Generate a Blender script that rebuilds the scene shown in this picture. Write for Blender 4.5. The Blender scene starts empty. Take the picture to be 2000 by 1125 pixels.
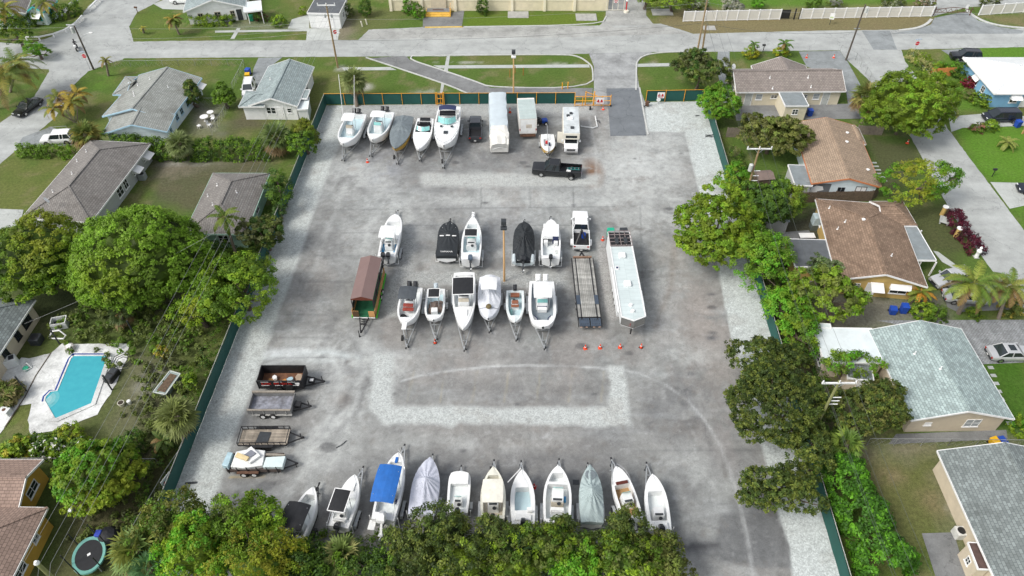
import bpy, math, random
import numpy as np
from mathutils import Vector, Matrix
R = math.radians
random.seed(7)
# ---------------- camera, sky, sun, exposure ----------------
F, TH, H = 1430.0, R(45.5), 60.7
sc = bpy.context.scene
cam = bpy.data.cameras.new('camera'); cam.sensor_width = 36; cam.lens = 36 * F / 2000; cam.clip_end = 6000; cam.clip_start = 0.5
co = bpy.data.objects.new('camera', cam); sc.collection.objects.link(co)
co.location = (0, 0, H); co.rotation_euler = (math.pi / 2 - TH, 0, 0); sc.camera = co
SUN_EL, SUN_AZ = R(48), R(-118)      # soft light from the left, a little behind the camera
w = bpy.data.worlds.new('World'); sc.world = w; w.use_nodes = True
nt = w.node_tree; bg = nt.nodes['Background']; sky = nt.nodes.new('ShaderNodeTexSky')
sky.sky_type = 'NISHITA'; sky.sun_disc = False; sky.sun_elevation = SUN_EL; sky.sun_rotation = SUN_AZ
sky.dust_density = 3.0; sky.air_density = 1.0; sky.ozone_density = 1.0
hs = nt.nodes.new('ShaderNodeHueSaturation'); hs.inputs['Saturation'].default_value = 0.32
nt.links.new(sky.outputs[0], hs.inputs['Color']); nt.links.new(hs.outputs[0], bg.inputs[0]); bg.inputs[1].default_value = 0.15
sl = bpy.data.lights.new('sun', 'SUN'); sl.energy = 1.5; sl.angle = R(18); sl.color = (1, 0.955, 0.88)
so = bpy.data.objects.new('sun', sl); sc.collection.objects.link(so)
sd = Vector((math.sin(SUN_AZ) * math.cos(SUN_EL), math.cos(SUN_AZ) * math.cos(SUN_EL), math.sin(SUN_EL)))
so.rotation_euler = sd.to_track_quat('Z', 'Y').to_euler(); so.location = (0, 60, 120)
sc.view_settings.view_transform = 'Standard'; sc.view_settings.look = 'None'; sc.view_settings.gamma = 1
sc.view_settings.exposure = 0.52
try: sc.cycles.max_bounces = 6; sc.cycles.transparent_max_bounces = 8
except Exception: pass
C = sc.collection.objects

# ---------------- measured positions: photo pixel -> point at height z ----------------
def G(px, py, z=0.0):
    u, v = px - 1000, py - 562.5
    dy = F * math.cos(TH) - v * math.sin(TH); dz = -(F * math.sin(TH) + v * math.cos(TH))
    t = (z - H) / dz
    return Vector((u * t, dy * t, z))
def ppm(py, z=0.0):          # photo pixels per metre at that row
    return (F * math.sin(TH) + (py - 562.5) * math.cos(TH)) / (H - z)
def GP(l, z=0.0): return [G(x, y, z) for x, y in l]

# ---------------- mesh builder ----------------
class B:
    def __init__(s, M=None): s.v = []; s.f = []; s.m = []; s.c = 0; s.M = M
    def add(s, vs, fs):
        n = len(s.v)
        s.v += [tuple(s.M @ Vector(p)) for p in vs] if s.M else [tuple(p) for p in vs]
        s.f += [tuple(i + n for i in f) for f in fs]; s.m += [s.c] * len(fs); return s
    def box(s, x0, x1, y0, y1, z0, z1, tx=0, ty=0):
        return s.add([(x0, y0, z0), (x1, y0, z0), (x1, y1, z0), (x0, y1, z0), (x0 + tx, y0 + ty, z1), (x1 - tx, y0 + ty, z1), (x1 - tx, y1 - ty, z1), (x0 + tx, y1 - ty, z1)],
              [(3, 2, 1, 0), (4, 5, 6, 7), (0, 1, 5, 4), (1, 2, 6, 5), (2, 3, 7, 6), (3, 0, 4, 7)])
    def rbox(s, x0, x1, y0, y1, z0, z1, r=.05):      # chamfered-corner box
        a = [(x0 + r, y0), (x1 - r, y0), (x1, y0 + r), (x1, y1 - r), (x1 - r, y1), (x0 + r, y1), (x0, y1 - r), (x0, y0 + r)]
        cx, cy = (x0 + x1) / 2, (y0 + y1) / 2; k = min(r, (z1 - z0) * .5)
        def ring(z, i): return [(x + (i if x < cx else -i), y + (i if y < cy else -i), z) for x, y in a]
        return s.loft([ring(z0, 0), ring(z1 - k * .6, 0), ring(z1, k * .6)], closed=True, caps=True)
    def prism(s, pts, z0, z1, top=None):
        n = len(pts); top = top or pts
        return s.add([(x, y, z0) for x, y in pts] + [(x, y, z1) for x, y in top],
              [tuple(range(n - 1, -1, -1)), tuple(range(n, 2 * n))] + [(i, (i + 1) % n, n + (i + 1) % n, n + i) for i in range(n)])
    def yprism(s, pts, y0, y1):                      # side profile (x,z) extruded along y
        n = len(pts)
        return s.add([(x, y0, z) for x, z in pts] + [(x, y1, z) for x, z in pts],
              [tuple(range(n)), tuple(range(2 * n - 1, n - 1, -1))] + [(i + n, (i + 1) % n + n, (i + 1) % n, i) for i in range(n)])
    def loft(s, rings, closed=False, caps=False):
        n = len(rings[0]); vs = [p for r in rings for p in r]; fs = []
        for j in range(len(rings) - 1):
            for i in range(n if closed else n - 1):
                a, b = j * n + i, j * n + (i + 1) % n; fs.append((a, b, b + n, a + n))
        if caps: fs += [tuple(range(n - 1, -1, -1)), tuple(range((len(rings) - 1) * n, len(rings) * n))]
        return s.add(vs, fs)
    def cyl(s, p0, p1, r0, r1=None, n=8, caps=True):
        p0, p1 = Vector(p0), Vector(p1); r1 = r0 if r1 is None else r1; d = (p1 - p0).normalized()
        a = d.orthogonal().normalized(); b = d.cross(a)
        rg = [[tuple(p + (a * math.cos(t) + b * math.sin(t)) * r) for t in [2 * math.pi * i / n for i in range(n)]] for p, r in ((p0, r0), (p1, r1))]
        return s.loft(rg, True, caps)
    def tube(s, pts, r, n=5):
        pts = [Vector(p) for p in pts]; rr = r if isinstance(r, (list, tuple)) else [r] * len(pts); rg = []
        for i, p in enumerate(pts):
            d = (pts[min(i + 1, len(pts) - 1)] - pts[max(i - 1, 0)]).normalized()
            a = d.cross(Vector((0, 0, 1))); a = a.normalized() if a.length > 1e-3 else Vector((1, 0, 0)); b = a.cross(d)
            rg.append([tuple(p + (a * math.cos(t) + b * math.sin(t)) * rr[i]) for t in [2 * math.pi * k / n for k in range(n)]])
        return s.loft(rg, True, True)
    def bar(s, p0, p1, w, h):                        # rectangular bar between two points
        p0, p1 = Vector(p0), Vector(p1); d = (p1 - p0).normalized()
        a = d.cross(Vector((0, 0, 1))); a = (a.normalized() if a.length > 1e-3 else Vector((1, 0, 0))); b = a.cross(d)
        return s.loft([[tuple(p + a * x * w / 2 + b * y * h / 2) for x, y in ((-1, -1), (1, -1), (1, 1), (-1, 1))] for p in (p0, p1)], True, True)
    def lathe(s, prof, n=16, c=(0, 0, 0)):
        return s.loft([[(c[0] + r * math.cos(2 * math.pi * i / n), c[1] + r * math.sin(2 * math.pi * i / n), c[2] + z) for i in range(n)] for r, z in prof], True, True)
    def obj(s, name, mats, parent=None, smooth=False, bevel=0):
        me = bpy.data.meshes.new(name); me.from_pydata(s.v, [], s.f)
        if not isinstance(mats, (list, tuple)): mats = [mats]
        for m in mats: me.materials.append(m)
        if len(mats) > 1: me.polygons.foreach_set('material_index', s.m)
        if smooth: me.polygons.foreach_set('use_smooth', [True] * len(me.polygons))
        me.update(); o = bpy.data.objects.new(name, me); C.link(o)
        if parent: o.parent = parent
        if smooth:
            md = o.modifiers.new('edge', 'EDGE_SPLIT'); md.split_angle = R(38)
        if bevel:
            md = o.modifiers.new('bevel', 'BEVEL'); md.width = bevel; md.segments = 2; md.limit_method = 'ANGLE'; md.angle_limit = R(40)
        return o
def tag(o, label=None, cat=None, group=None, kind=None):
    if label: o['label'] = label
    if cat: o['category'] = cat
    if group: o['group'] = group
    if kind: o['kind'] = kind
    return o
def empty(name, loc, rz=0, label=None, cat=None, group=None):
    o = bpy.data.objects.new(name, None); C.link(o); o.location = loc; o.rotation_euler = (0, 0, rz); o.empty_display_size = .3
    return tag(o, label, cat, group)
def copy_tree(o, parent=None):
    c = o.copy(); C.link(c); c.parent = parent
    for ch in list(o.children): copy_tree(ch, c)
    return c

# ---------------- materials ----------------
MC = {}
def N(nt, t, **kw):
    n = nt.nodes.new(t)
    for k, v in kw.items():
        if k.startswith('i_'): n.inputs[k[2:].replace('_', ' ')].default_value = v
        else: setattr(n, k, v)
    return n
def newmat(name):
    m = bpy.data.materials.new(name); m.use_nodes = True; nt = m.node_tree
    return m, nt, nt.nodes['Principled BSDF'], nt.links
def S(c): return tuple(((x / 255) / 12.92 if x <= 10 else ((x / 255 + .055) / 1.055) ** 2.4) for x in c)   # sRGB 0-255 -> linear
def mt(name, col, rough=.5, var=.15, sc=2.0, metal=0, coat=0, spec=.5, dirt=0, sc2=None):
    """plain surface with procedural wear: two noises modulate the colour, one breaks the gloss"""
    if name in MC: return MC[name]
    m, nt, p, L = newmat(name)
    tc = N(nt, 'ShaderNodeTexCoord'); n1 = N(nt, 'ShaderNodeTexNoise', i_Scale=sc, i_Detail=5.0, i_Roughness=.65)
    L.new(tc.outputs['Object'], n1.inputs['Vector'])
    r = N(nt, 'ShaderNodeMapRange'); r.inputs[1].default_value = .3; r.inputs[2].default_value = .7; r.inputs[3].default_value = 1 - var; r.inputs[4].default_value = 1 + var * .6
    L.new(n1.outputs[0], r.inputs[0]); mx = N(nt, 'ShaderNodeMix', data_type='RGBA', blend_type='MULTIPLY'); mx.inputs[0].default_value = 1
    mx.inputs[6].default_value = (*col, 1); L.new(r.outputs[0], mx.inputs[7]); out = mx.outputs[2]
    if dirt:
        n2 = N(nt, 'ShaderNodeTexNoise', i_Scale=sc2 or sc * .6, i_Detail=8.0, i_Roughness=.75); L.new(tc.outputs['Object'], n2.inputs['Vector'])
        r2 = N(nt, 'ShaderNodeMapRange'); r2.inputs[1].default_value = .48; r2.inputs[2].default_value = .75; r2.inputs[4].default_value = dirt; L.new(n2.outputs[0], r2.inputs[0])
        m2 = N(nt, 'ShaderNodeMix', data_type='RGBA'); L.new(r2.outputs[0], m2.inputs[0]); L.new(out, m2.inputs[6]); m2.inputs[7].default_value = (.11, .095, .075, 1); out = m2.outputs[2]
    L.new(out, p.inputs['Base Color']); p.inputs['Roughness'].default_value = rough; p.inputs['Metallic'].default_value = metal
    p.inputs['Coat Weight'].default_value = coat; p.inputs['Specular IOR Level'].default_value = spec
    MC[name] = m; return m
WH = mt('gelcoat_white', (.76, .77, .765), .3, .09, 1.2, dirt=.16)
WH2 = mt('worn_white', (.76, .77, .76), .45, .12, 1.5, dirt=.2)
DECK = mt('deck_white', (.70, .74, .74), .5, .1, 3, dirt=.15)
LBLUE = mt('cockpit_pale_blue', (.48, .62, .66), .5, .08, 3, dirt=.1)
CREAM = mt('cream', (.72, .69, .58), .5, .1, 2, dirt=.15)
BLK = mt('black_canvas', (.012, .013, .016), .75, .3, 3)
DGR = mt('dark_grey', (.035, .04, .045), .5, .3, 3)
RUB = mt('tyre_rubber', (.018, .018, .018), .8, .3, 4)
ALU = mt('galvanised_steel', (.42, .44, .45), .45, .2, 3, metal=.4)
BMET = mt('black_steel', (.018, .018, .02), .5, .4, 3)
GLS = mt('dark_glass', (.02, .028, .033), .08, .2, 1, spec=.8)
TEAL = mt('teal_windshield', (.22, .52, .50), .12, .2, 2, spec=.8)
CHR = mt('chrome', (.6, .6, .6), .2, .1, 3, metal=.9)
YEL = mt('yellow_paint', S((228, 160, 40)), .5, .15, 3)
ORG = mt('orange_plastic', S((225, 75, 40)), .5, .15, 3)
WOODP = mt('pole_wood', S((150, 128, 95)), .85, .25, 3)
REDP = mt('red_plastic', S((190, 30, 30)), .4, .1, 3)
BLUEP = mt('blue_plastic', S((25, 70, 165)), .45, .15, 3)
YELP = mt('bin_yellow', S((225, 175, 20)), .45, .15, 3)
CONC = mt('pale_concrete', (.38, .38, .36), .9, .25, 1.5, dirt=.3)
RUST = mt('rusty_steel', (.12, .06, .035), .8, .4, 3)

# ---------------- numpy noise and polygon masks ----------------
def vn(x, y, s, seed=0, octv=4, gain=.55):
    rs = np.random.RandomState(seed); out = 0; a = 1; tot = 0
    for o in range(octv):
        T = rs.rand(256, 256); X = x / s + 37.3 * o + 500; Y = y / s + 11.7 * o + 500
        xi = np.floor(X).astype(int); yi = np.floor(Y).astype(int); fx = X - xi; fy = Y - yi
        fx = fx * fx * (3 - 2 * fx); fy = fy * fy * (3 - 2 * fy)
        g = lambda i, j: T[(xi + i) % 256, (yi + j) % 256]
        out = out + a * ((g(0, 0) * (1 - fx) + g(1, 0) * fx) * (1 - fy) + (g(0, 1) * (1 - fx) + g(1, 1) * fx) * fy); tot += a; a *= gain; s = s / 2.03
    return out / tot
def segd(X, Y, a, b):
    dx, dy = b[0] - a[0], b[1] - a[1]; t = np.clip(((X - a[0]) * dx + (Y - a[1]) * dy) / (dx * dx + dy * dy + 1e-9), 0, 1)
    return np.hypot(X - a[0] - t * dx, Y - a[1] - t * dy)
def sdp(X, Y, poly):
    d = np.full(X.shape, 1e9); ins = np.zeros(X.shape, bool)
    for i in range(len(poly)):
        a, b = poly[i], poly[(i + 1) % len(poly)]; d = np.minimum(d, segd(X, Y, a, b))
        if abs(b[1] - a[1]) > 1e-9:
            c = ((a[1] > Y) != (b[1] > Y)) & (X < (b[0] - a[0]) * (Y - a[1]) / (b[1] - a[1]) + a[0]); ins ^= c
    return np.where(ins, d, -d)
class Paint:
    def __init__(s, X, Y, base):
        s.X, s.Y = X, Y; s.c = np.ones((X.size, 3)) * np.array(base); s.g = np.zeros(X.size)
        s.j = (vn(X, Y, 2.2, 91, 4) - .5) * 2
    def mix(s, m, col, g=None):
        m = np.clip(m, 0, 1)[:, None]; s.c = s.c * (1 - m) + np.array(col) * m
        if g is not None: s.g = s.g * (1 - m[:, 0]) + g * m[:, 0]
    def poly(s, px, col, a=1, soft=.3, jit=.5, g=None, world=False):
        P = [(p.x, p.y) for p in (px if world else GP(px))]; xs = [p[0] for p in P]; ys = [p[1] for p in P]; k = soft + jit + 1
        i = np.where((s.X > min(xs) - k) & (s.X < max(xs) + k) & (s.Y > min(ys) - k) & (s.Y < max(ys) + k))[0]
        if not len(i): return
        m = np.zeros(s.X.size); m[i] = np.clip((sdp(s.X[i], s.Y[i], P) + s.j[i] * jit) / soft * .5 + .5, 0, 1) * a
        s.mix(m, col, g)
    def blob(s, px, py, rx, ry, col, a=1, seed=0, thr=.45, ns=2.5, g=None):      # rx, ry in photo pixels
        c = G(px, py); ax = rx / ppm(py); e = G(px, py - ry) - G(px, py + ry); ay = abs(e.y) / 2
        d = np.hypot((s.X - c.x) / ax, (s.Y - c.y) / ay); nz = vn(s.X, s.Y, ns, seed + 13, 7, .7)
        m = np.clip(1.25 - d, 0, 1) * np.clip((nz - thr) / .15 + .32, 0, 1) * a; s.mix(m, col, g)
    def line(s, pts, w, col, a=1, jit=.5, soft=.15):
        P = [(p.x, p.y) for p in GP(pts)]; d = np.full(s.X.shape, 1e9)
        for i in range(len(P) - 1): d = np.minimum(d, segd(s.X, s.Y, P[i], P[i + 1]))
        s.mix(np.clip((w / 2 - d) / soft * .5 + .5, 0, 1) * a * np.clip(1 + s.j * jit, 0, 1.3), col)
def gridmesh(name, VX, VY, z, nx, ny, paint, m):
    me = bpy.data.meshes.new(name); n = VX.size
    me.vertices.add(n); cs = np.zeros((n, 3)); cs[:, 0] = VX; cs[:, 1] = VY; cs[:, 2] = z; me.vertices.foreach_set('co', cs.ravel())
    idx = np.arange(n).reshape(ny, nx); q = np.stack([idx[:-1, :-1], idx[:-1, 1:], idx[1:, 1:], idx[1:, :-1]], -1).reshape(-1, 4)
    me.loops.add(q.size); me.loops.foreach_set('vertex_index', q.ravel()); me.polygons.add(len(q)); me.polygons.foreach_set('loop_start', np.arange(len(q)) * 4)
    me.update(); a = me.color_attributes.new('Col', 'FLOAT_COLOR', 'POINT')
    a.data.foreach_set('color', np.concatenate([paint.c, paint.g[:, None]], 1).astype(np.float32).ravel()); me.validate()
    me.materials.append(m); o = bpy.data.objects.new(name, me); C.link(o); return tag(o, kind='structure')
# ---------------- ground materials ----------------
def ground_mat(name, grass=False):
    m, nt, p, L = newmat(name); at = N(nt, 'ShaderNodeAttribute', attribute_name='Col'); tc = N(nt, 'ShaderNodeTexCoord')
    n1 = N(nt, 'ShaderNodeTexNoise', i_Scale=3.0 if grass else 1.6, i_Detail=8.0, i_Roughness=.75); n2 = N(nt, 'ShaderNodeTexNoise', i_Scale=14.0 if grass else 9.0, i_Detail=3.0)
    vo = N(nt, 'ShaderNodeTexVoronoi', i_Scale=9.0)
    for n in (n1, n2, vo): L.new(tc.outputs['Object'], n.inputs['Vector'])
    def mr(src, a, b, lo, hi):
        r = N(nt, 'ShaderNodeMapRange'); r.inputs[1].default_value = a; r.inputs[2].default_value = b; r.inputs[3].default_value = lo; r.inputs[4].default_value = hi; L.new(src, r.inputs[0]); return r.outputs[0]
    def mul(a, b):
        x = N(nt, 'ShaderNodeMath', operation='MULTIPLY'); L.new(a, x.inputs[0]); L.new(b, x.inputs[1]); return x.outputs[0]
    k = mul(mr(n1.outputs[0], .3, .7, .62 if grass else .84, 1.4 if grass else 1.14), mr(n2.outputs[0], .3, .7, .8 if grass else .9, 1.2 if grass else 1.08))
    sp = N(nt, 'ShaderNodeSeparateColor'); L.new(vo.outputs['Color'], sp.inputs[0])
    gv = mr(sp.outputs[0], 0, 1, .74, 1.15)
    mg = N(nt, 'ShaderNodeMix', data_type='FLOAT'); L.new(at.outputs['Alpha'], mg.inputs[0]); mg.inputs[2].default_value = 1; L.new(gv, mg.inputs[3])
    if not grass:      # mottling, hairline cracks and loose grit of old asphalt
        n3 = N(nt, 'ShaderNodeTexNoise', i_Scale=.28, i_Detail=14.0, i_Roughness=.72, i_Distortion=.6); L.new(tc.outputs['Object'], n3.inputs['Vector']); n4 = N(nt, 'ShaderNodeTexNoise', i_Scale=.9, i_Detail=10.0, i_Roughness=.8); L.new(tc.outputs['Object'], n4.inputs['Vector'])
        wa = N(nt, 'ShaderNodeVectorMath', operation='MULTIPLY_ADD'); wa.inputs[1].default_value = (4, 4, 4); L.new(n3.outputs['Color'], wa.inputs[0]); L.new(tc.outputs['Object'], wa.inputs[2]); cr = N(nt, 'ShaderNodeTexVoronoi', feature='DISTANCE_TO_EDGE', i_Scale=.22); L.new(wa.outputs[0], cr.inputs['Vector'])
        v2 = N(nt, 'ShaderNodeTexVoronoi', i_Scale=1.3); L.new(tc.outputs['Object'], v2.inputs['Vector']); ag = mul(mul(mr(n3.outputs[0], .34, .66, .85, 1.17), mr(n4.outputs[0], .36, .66, .88, 1.13)), mul(mr(cr.outputs[0], 0, .008, .74, 1), mr(v2.outputs['Distance'], .0, .09, 1.3, 1)))
        ma = N(nt, 'ShaderNodeMix', data_type='FLOAT'); L.new(at.outputs['Alpha'], ma.inputs[0]); L.new(ag, ma.inputs[2]); ma.inputs[3].default_value = 1; k = mul(k, ma.outputs[0])
    kk = mul(k, mg.outputs[0]); mx = N(nt, 'ShaderNodeMix', data_type='RGBA', blend_type='MULTIPLY'); mx.inputs[0].default_value = 1
    L.new(at.outputs['Color'], mx.inputs[6]); L.new(kk, mx.inputs[7]); L.new(mx.outputs[2], p.inputs['Base Color']); p.inputs['Roughness'].default_value = .95; p.inputs['Specular IOR Level'].default_value = .15
    bp = N(nt, 'ShaderNodeBump', i_Strength=.6 if grass else .25, i_Distance=.15 if grass else .03); L.new(n2.outputs[0], bp.inputs['Height']); L.new(bp.outputs[0], p.inputs['Normal'])
    return m
GM, AM = ground_mat('grass_and_soil', True), ground_mat('worn_asphalt')
def road_mat(name, col, v=.18, patch=.12):
    m, nt, p, L = newmat(name); tc = N(nt, 'ShaderNodeTexCoord')
    mp = N(nt, 'ShaderNodeMapping'); mp.inputs['Scale'].default_value = (.05, .35, 1); L.new(tc.outputs['Object'], mp.inputs['Vector'])
    a = N(nt, 'ShaderNodeTexNoise', i_Scale=1.0, i_Detail=6.0, i_Roughness=.6); L.new(mp.outputs[0], a.inputs['Vector'])
    b = N(nt, 'ShaderNodeTexNoise', i_Scale=.35, i_Detail=8.0, i_Roughness=.75); c = N(nt, 'ShaderNodeTexNoise', i_Scale=9.0, i_Detail=3.0)
    cr = N(nt, 'ShaderNodeTexVoronoi', feature='DISTANCE_TO_EDGE', i_Scale=.16); wn = N(nt, 'ShaderNodeTexNoise', i_Scale=.5, i_Detail=6.0, i_Roughness=.7)
    wa = N(nt, 'ShaderNodeVectorMath', operation='MULTIPLY_ADD'); wa.inputs[1].default_value = (3, 3, 3)
    L.new(tc.outputs['Object'], wn.inputs['Vector']); L.new(wn.outputs['Color'], wa.inputs[0]); L.new(tc.outputs['Object'], wa.inputs[2]); L.new(wa.outputs[0], cr.inputs['Vector'])
    for n in (b, c): L.new(tc.outputs['Object'], n.inputs['Vector'])
    def mr(src, x, y, lo, hi):
        r = N(nt, 'ShaderNodeMapRange'); r.inputs[1].default_value = x; r.inputs[2].default_value = y; r.inputs[3].default_value = lo; r.inputs[4].default_value = hi; L.new(src, r.inputs[0]); return r.outputs[0]
    def mul(x, y):
        q = N(nt, 'ShaderNodeMath', operation='MULTIPLY'); L.new(x, q.inputs[0]); L.new(y, q.inputs[1]); return q.outputs[0]
    k = mul(mul(mr(a.outputs[0], .3, .7, 1 - v * .5, 1 + v * .5), mr(b.outputs[0], .35, .7, 1 - patch, 1 + patch)), mul(mr(c.outputs[0], .3, .7, .92, 1.08), mr(cr.outputs[0], 0, .009, .62, 1)))
    mx = N(nt, 'ShaderNodeMix', data_type='RGBA', blend_type='MULTIPLY'); mx.inputs[0].default_value = 1; mx.inputs[6].default_value = (*col, 1)
    L.new(k, mx.inputs[7]); L.new(mx.outputs[2], p.inputs['Base Color']); p.inputs['Roughness'].default_value = .9; p.inputs['Specular IOR Level'].default_value = .2
    return m
ROADM = road_mat('road_surface', (.37, .385, .375), .26, .17); ROAD2 = road_mat('old_road_surface', (.34, .345, .33), .3, .25); WALKM = road_mat('pavement_concrete', (.42, .44, .42), .1, .15)
DRVM = road_mat('driveway_grey', (.25, .27, .275), .2, .25); DKPAT = road_mat('fresh_asphalt', (.165, .18, .195), .12, .16); RAMPM = road_mat('ramp_asphalt', (.20, .205, .205), .2, .25)
WCON = road_mat('white_concrete', (.62, .63, .62), .2, .38)
KERBM = mt('kerb_concrete', (.5, .51, .49), .9, .2, 2)

def rough_edge(pts, step=.6, amp=.12, seed=0):
    rd = random.Random(seed); out = []
    for i in range(len(pts)):
        a, b = pts[i], pts[(i + 1) % len(pts)]; n = max(1, int((b - a).length / step))
        for k in range(n): out.append(a.lerp(b, k / n) + Vector((rd.uniform(-amp, amp), rd.uniform(-amp, amp), 0)))
    return out
def smoothp(pts, closed=True, it=2):
    for _ in range(it):
        o = [] if closed else [pts[0]]
        for i in range(len(pts) if closed else len(pts) - 1):
            a, b = pts[i], pts[(i + 1) % len(pts)]; o += [a.lerp(b, .25), a.lerp(b, .75)]
        if not closed: o.append(pts[-1])
        pts = o
    return pts
ZN = [0]
def sheet(name, px, m, z, jag=0, kind='structure', seed=0, world=False, smooth=0):
    ZN[0] += 1; z += .0004 * ZN[0]
    P = px if world else GP(px)
    if smooth: P = smoothp(P, True, smooth)
    if jag: P = rough_edge(P, .6, jag, seed)
    b = B(); b.add([(p.x, p.y, z) for p in P], [tuple(range(len(P)))]); o = b.obj(name, m)
    if o.data.polygons[0].normal.z < 0: o.data.flip_normals()
    return tag(o, kind=kind)
def strip(name, pts, wd, m, z, h=0, closed=False, world=False):      # ribbon (h=0) or kerb (h>0) along a line
    P = pts if world else GP(pts); L_, R_ = [], []
    for i, p in enumerate(P):
        d = (P[min(i + 1, len(P) - 1)] - P[max(i - 1, 0)]); d.z = 0; d.normalize(); n = Vector((-d.y, d.x, 0)); L_.append(p + n * wd / 2); R_.append(p - n * wd / 2)
    b = B()
    if h: b.loft([[(l.x, l.y, z), (l.x, l.y, z + h), (r.x, r.y, z + h), (r.x, r.y, z)] for l, r in zip(L_, R_)])
    else: b.loft([[(r.x, r.y, z), (l.x, l.y, z)] for l, r in zip(L_, R_)])
    return tag(b.obj(name, m), kind='structure')

# ---------------- one ground sheet (grass, soil, sand) ----------------
gx = np.concatenate([[-2500, -600, -200, -140], np.arange(-112, 112.1, .5), [140, 200, 600, 2500]]); gy = np.concatenate([[-800, -100, 0, 15], np.arange(22, 150.1, .5), [170, 250, 600, 4000]])
GX, GY = [a.ravel() for a in np.meshgrid(gx, gy)]
gp = Paint(GX, GY, (.085, .14, .028))
nz = vn(GX, GY, 9, 3, 5); gp.mix(np.clip((nz - .46) / .16, 0, 1) * .6, (.15, .15, .05)); nz = vn(GX, GY, 3.5, 5, 4); gp.mix(np.clip((nz - .52) / .16, 0, 1) * .5, (.075, .125, .022)); nz = vn(GX, GY, 1.6, 8, 3); gp.mix(np.clip((nz - .58) / .14, 0, 1) * .45, (.21, .18, .10))
DIRT, SOIL, SAND, DRY, LUSH = (.22, .19, .145), (.10, .088, .06), (.44, .43, .40), (.20, .165, .09), (.095, .215, .02)
for P_, c_, a_ in [
    ([(1860, 250), (2010, 235), (2010, 365), (1960, 360), (1925, 350)], LUSH, .85), ([(1840, 100), (1905, 95), (1960, 140), (1925, 215), (1870, 220)], LUSH, .7), ([(1900, 90), (2010, 88), (2010, 120), (1920, 122)], LUSH, .8), ([(1920, 700), (2010, 700), (2010, 880), (1960, 840)], (.05, .12, .012), .9), ([(1970, 400), (2010, 395), (2010, 450)], LUSH, .7),
    ([(1280, 40), (1330, 15), (1820, 5), (1830, 50), (1760, 62), (1340, 70), (1290, 50)], DRY, .85), ([(1900, 30), (2010, 30), (2010, 55), (1950, 45)], DRY, .8), ([(1340, -10), (1800, -10), (1800, 8), (1420, 20)], LUSH, .6),
    ([(905, 25), (1180, 25), (1175, 50), (905, 55)], (.11, .17, .02), .8), ([(255, 30), (330, 22), (350, 80), (260, 75)], (.11, .15, .03), .6),
    ([(300, 315), (530, 310), (530, 345), (400, 420), (300, 400), (290, 350)], SOIL, .75), ([(300, 310), (470, 312), (420, 330), (300, 345)], (.2, .18, .14), .6), ([(470, 210), (440, 260), (520, 250), (480, 200)], SOIL, .8),
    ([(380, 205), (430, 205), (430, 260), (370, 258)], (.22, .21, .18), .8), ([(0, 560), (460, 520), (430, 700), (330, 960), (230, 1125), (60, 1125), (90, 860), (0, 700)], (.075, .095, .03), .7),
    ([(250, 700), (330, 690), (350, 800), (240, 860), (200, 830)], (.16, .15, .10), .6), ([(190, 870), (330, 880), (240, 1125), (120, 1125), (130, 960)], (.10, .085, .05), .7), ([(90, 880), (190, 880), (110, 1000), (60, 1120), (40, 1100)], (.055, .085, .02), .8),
    ([(1410, 320), (1450, 330), (1560, 640), (1640, 640), (1700, 960), (1600, 960), (1500, 600)], SOIL, .7), ([(1690, 270), (1790, 290), (1800, 330), (1740, 380), (1700, 360)], (.08, .085, .04), .9), ([(1760, 410), (1850, 400), (1900, 470), (1860, 520), (1800, 480)], (.075, .085, .035), .9),
    ([(1510, 440), (1600, 400), (1620, 480), (1580, 560), (1520, 560)], (.07, .065, .05), .9), ([(1600, 570), (1850, 575), (1850, 625), (1720, 640), (1600, 660)], (.19, .18, .15), .9), ([(1680, 900), (1870, 890), (1880, 1010), (1700, 1125), (1690, 1000)], (.13, .13, .05), .7),
    ([(1690, 868), (1990, 860), (1990, 880), (1690, 890)], DIRT, .7), ([(1830, 930), (1860, 930), (1900, 1125), (1870, 1125)], DIRT, .6), ([(600, 20), (830, 15), (720, 70), (600, 50)], (.14, .14, .06), .6),
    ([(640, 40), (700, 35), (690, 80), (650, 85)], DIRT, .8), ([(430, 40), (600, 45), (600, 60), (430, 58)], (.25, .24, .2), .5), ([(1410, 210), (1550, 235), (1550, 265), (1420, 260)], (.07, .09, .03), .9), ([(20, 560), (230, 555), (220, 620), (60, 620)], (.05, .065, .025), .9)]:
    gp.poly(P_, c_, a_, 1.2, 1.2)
for x, y, rx, ry, c_, a_ in [(1430, 170, 20, 30, SAND, .3), (715, 170, 15, 8, SAND, .8), (665, 135, 12, 8, SAND, .6), (1210, 110, 30, 6, SAND, .5), (900, 122, 60, 3, SAND, .7), (1100, 125, 40, 4, SAND, .6), (840, 180, 40, 8, SAND, .5), (1290, 125, 30, 6, SAND, .5),
    (60, 640, 25, 15, DIRT, .8), (290, 750, 30, 30, SAND, .5), (330, 600, 40, 30, DIRT, .5), (150, 800, 50, 30, DIRT, .4), (260, 900, 30, 30, DIRT, .6), (1650, 650, 30, 20, DIRT, .6), (1740, 930, 40, 20, DRY, .9), (1820, 980, 30, 30, DRY, .7), (240, 330, 40, 15, SOIL, .4), (340, 340, 40, 20, DIRT, .5), (80, 300, 40, 8, DIRT, .5), (600, 60, 40, 6, DRY, .6), (1700, 60, 60, 8, DRY, .6), (730, 75, 20, 6, SAND, .5), (1860, 1000, 15, 15, SAND, .6), (360, 320, 60, 6, SAND, .5), (420, 180, 30, 20, LUSH, .4), (200, 160, 30, 20, LUSH, .5)]:
    gp.blob(x, y, rx, ry, c_, a_, int(x))
gridmesh('ground', GX, GY, 0, len(gx), len(gy), gp, GM)

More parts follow.
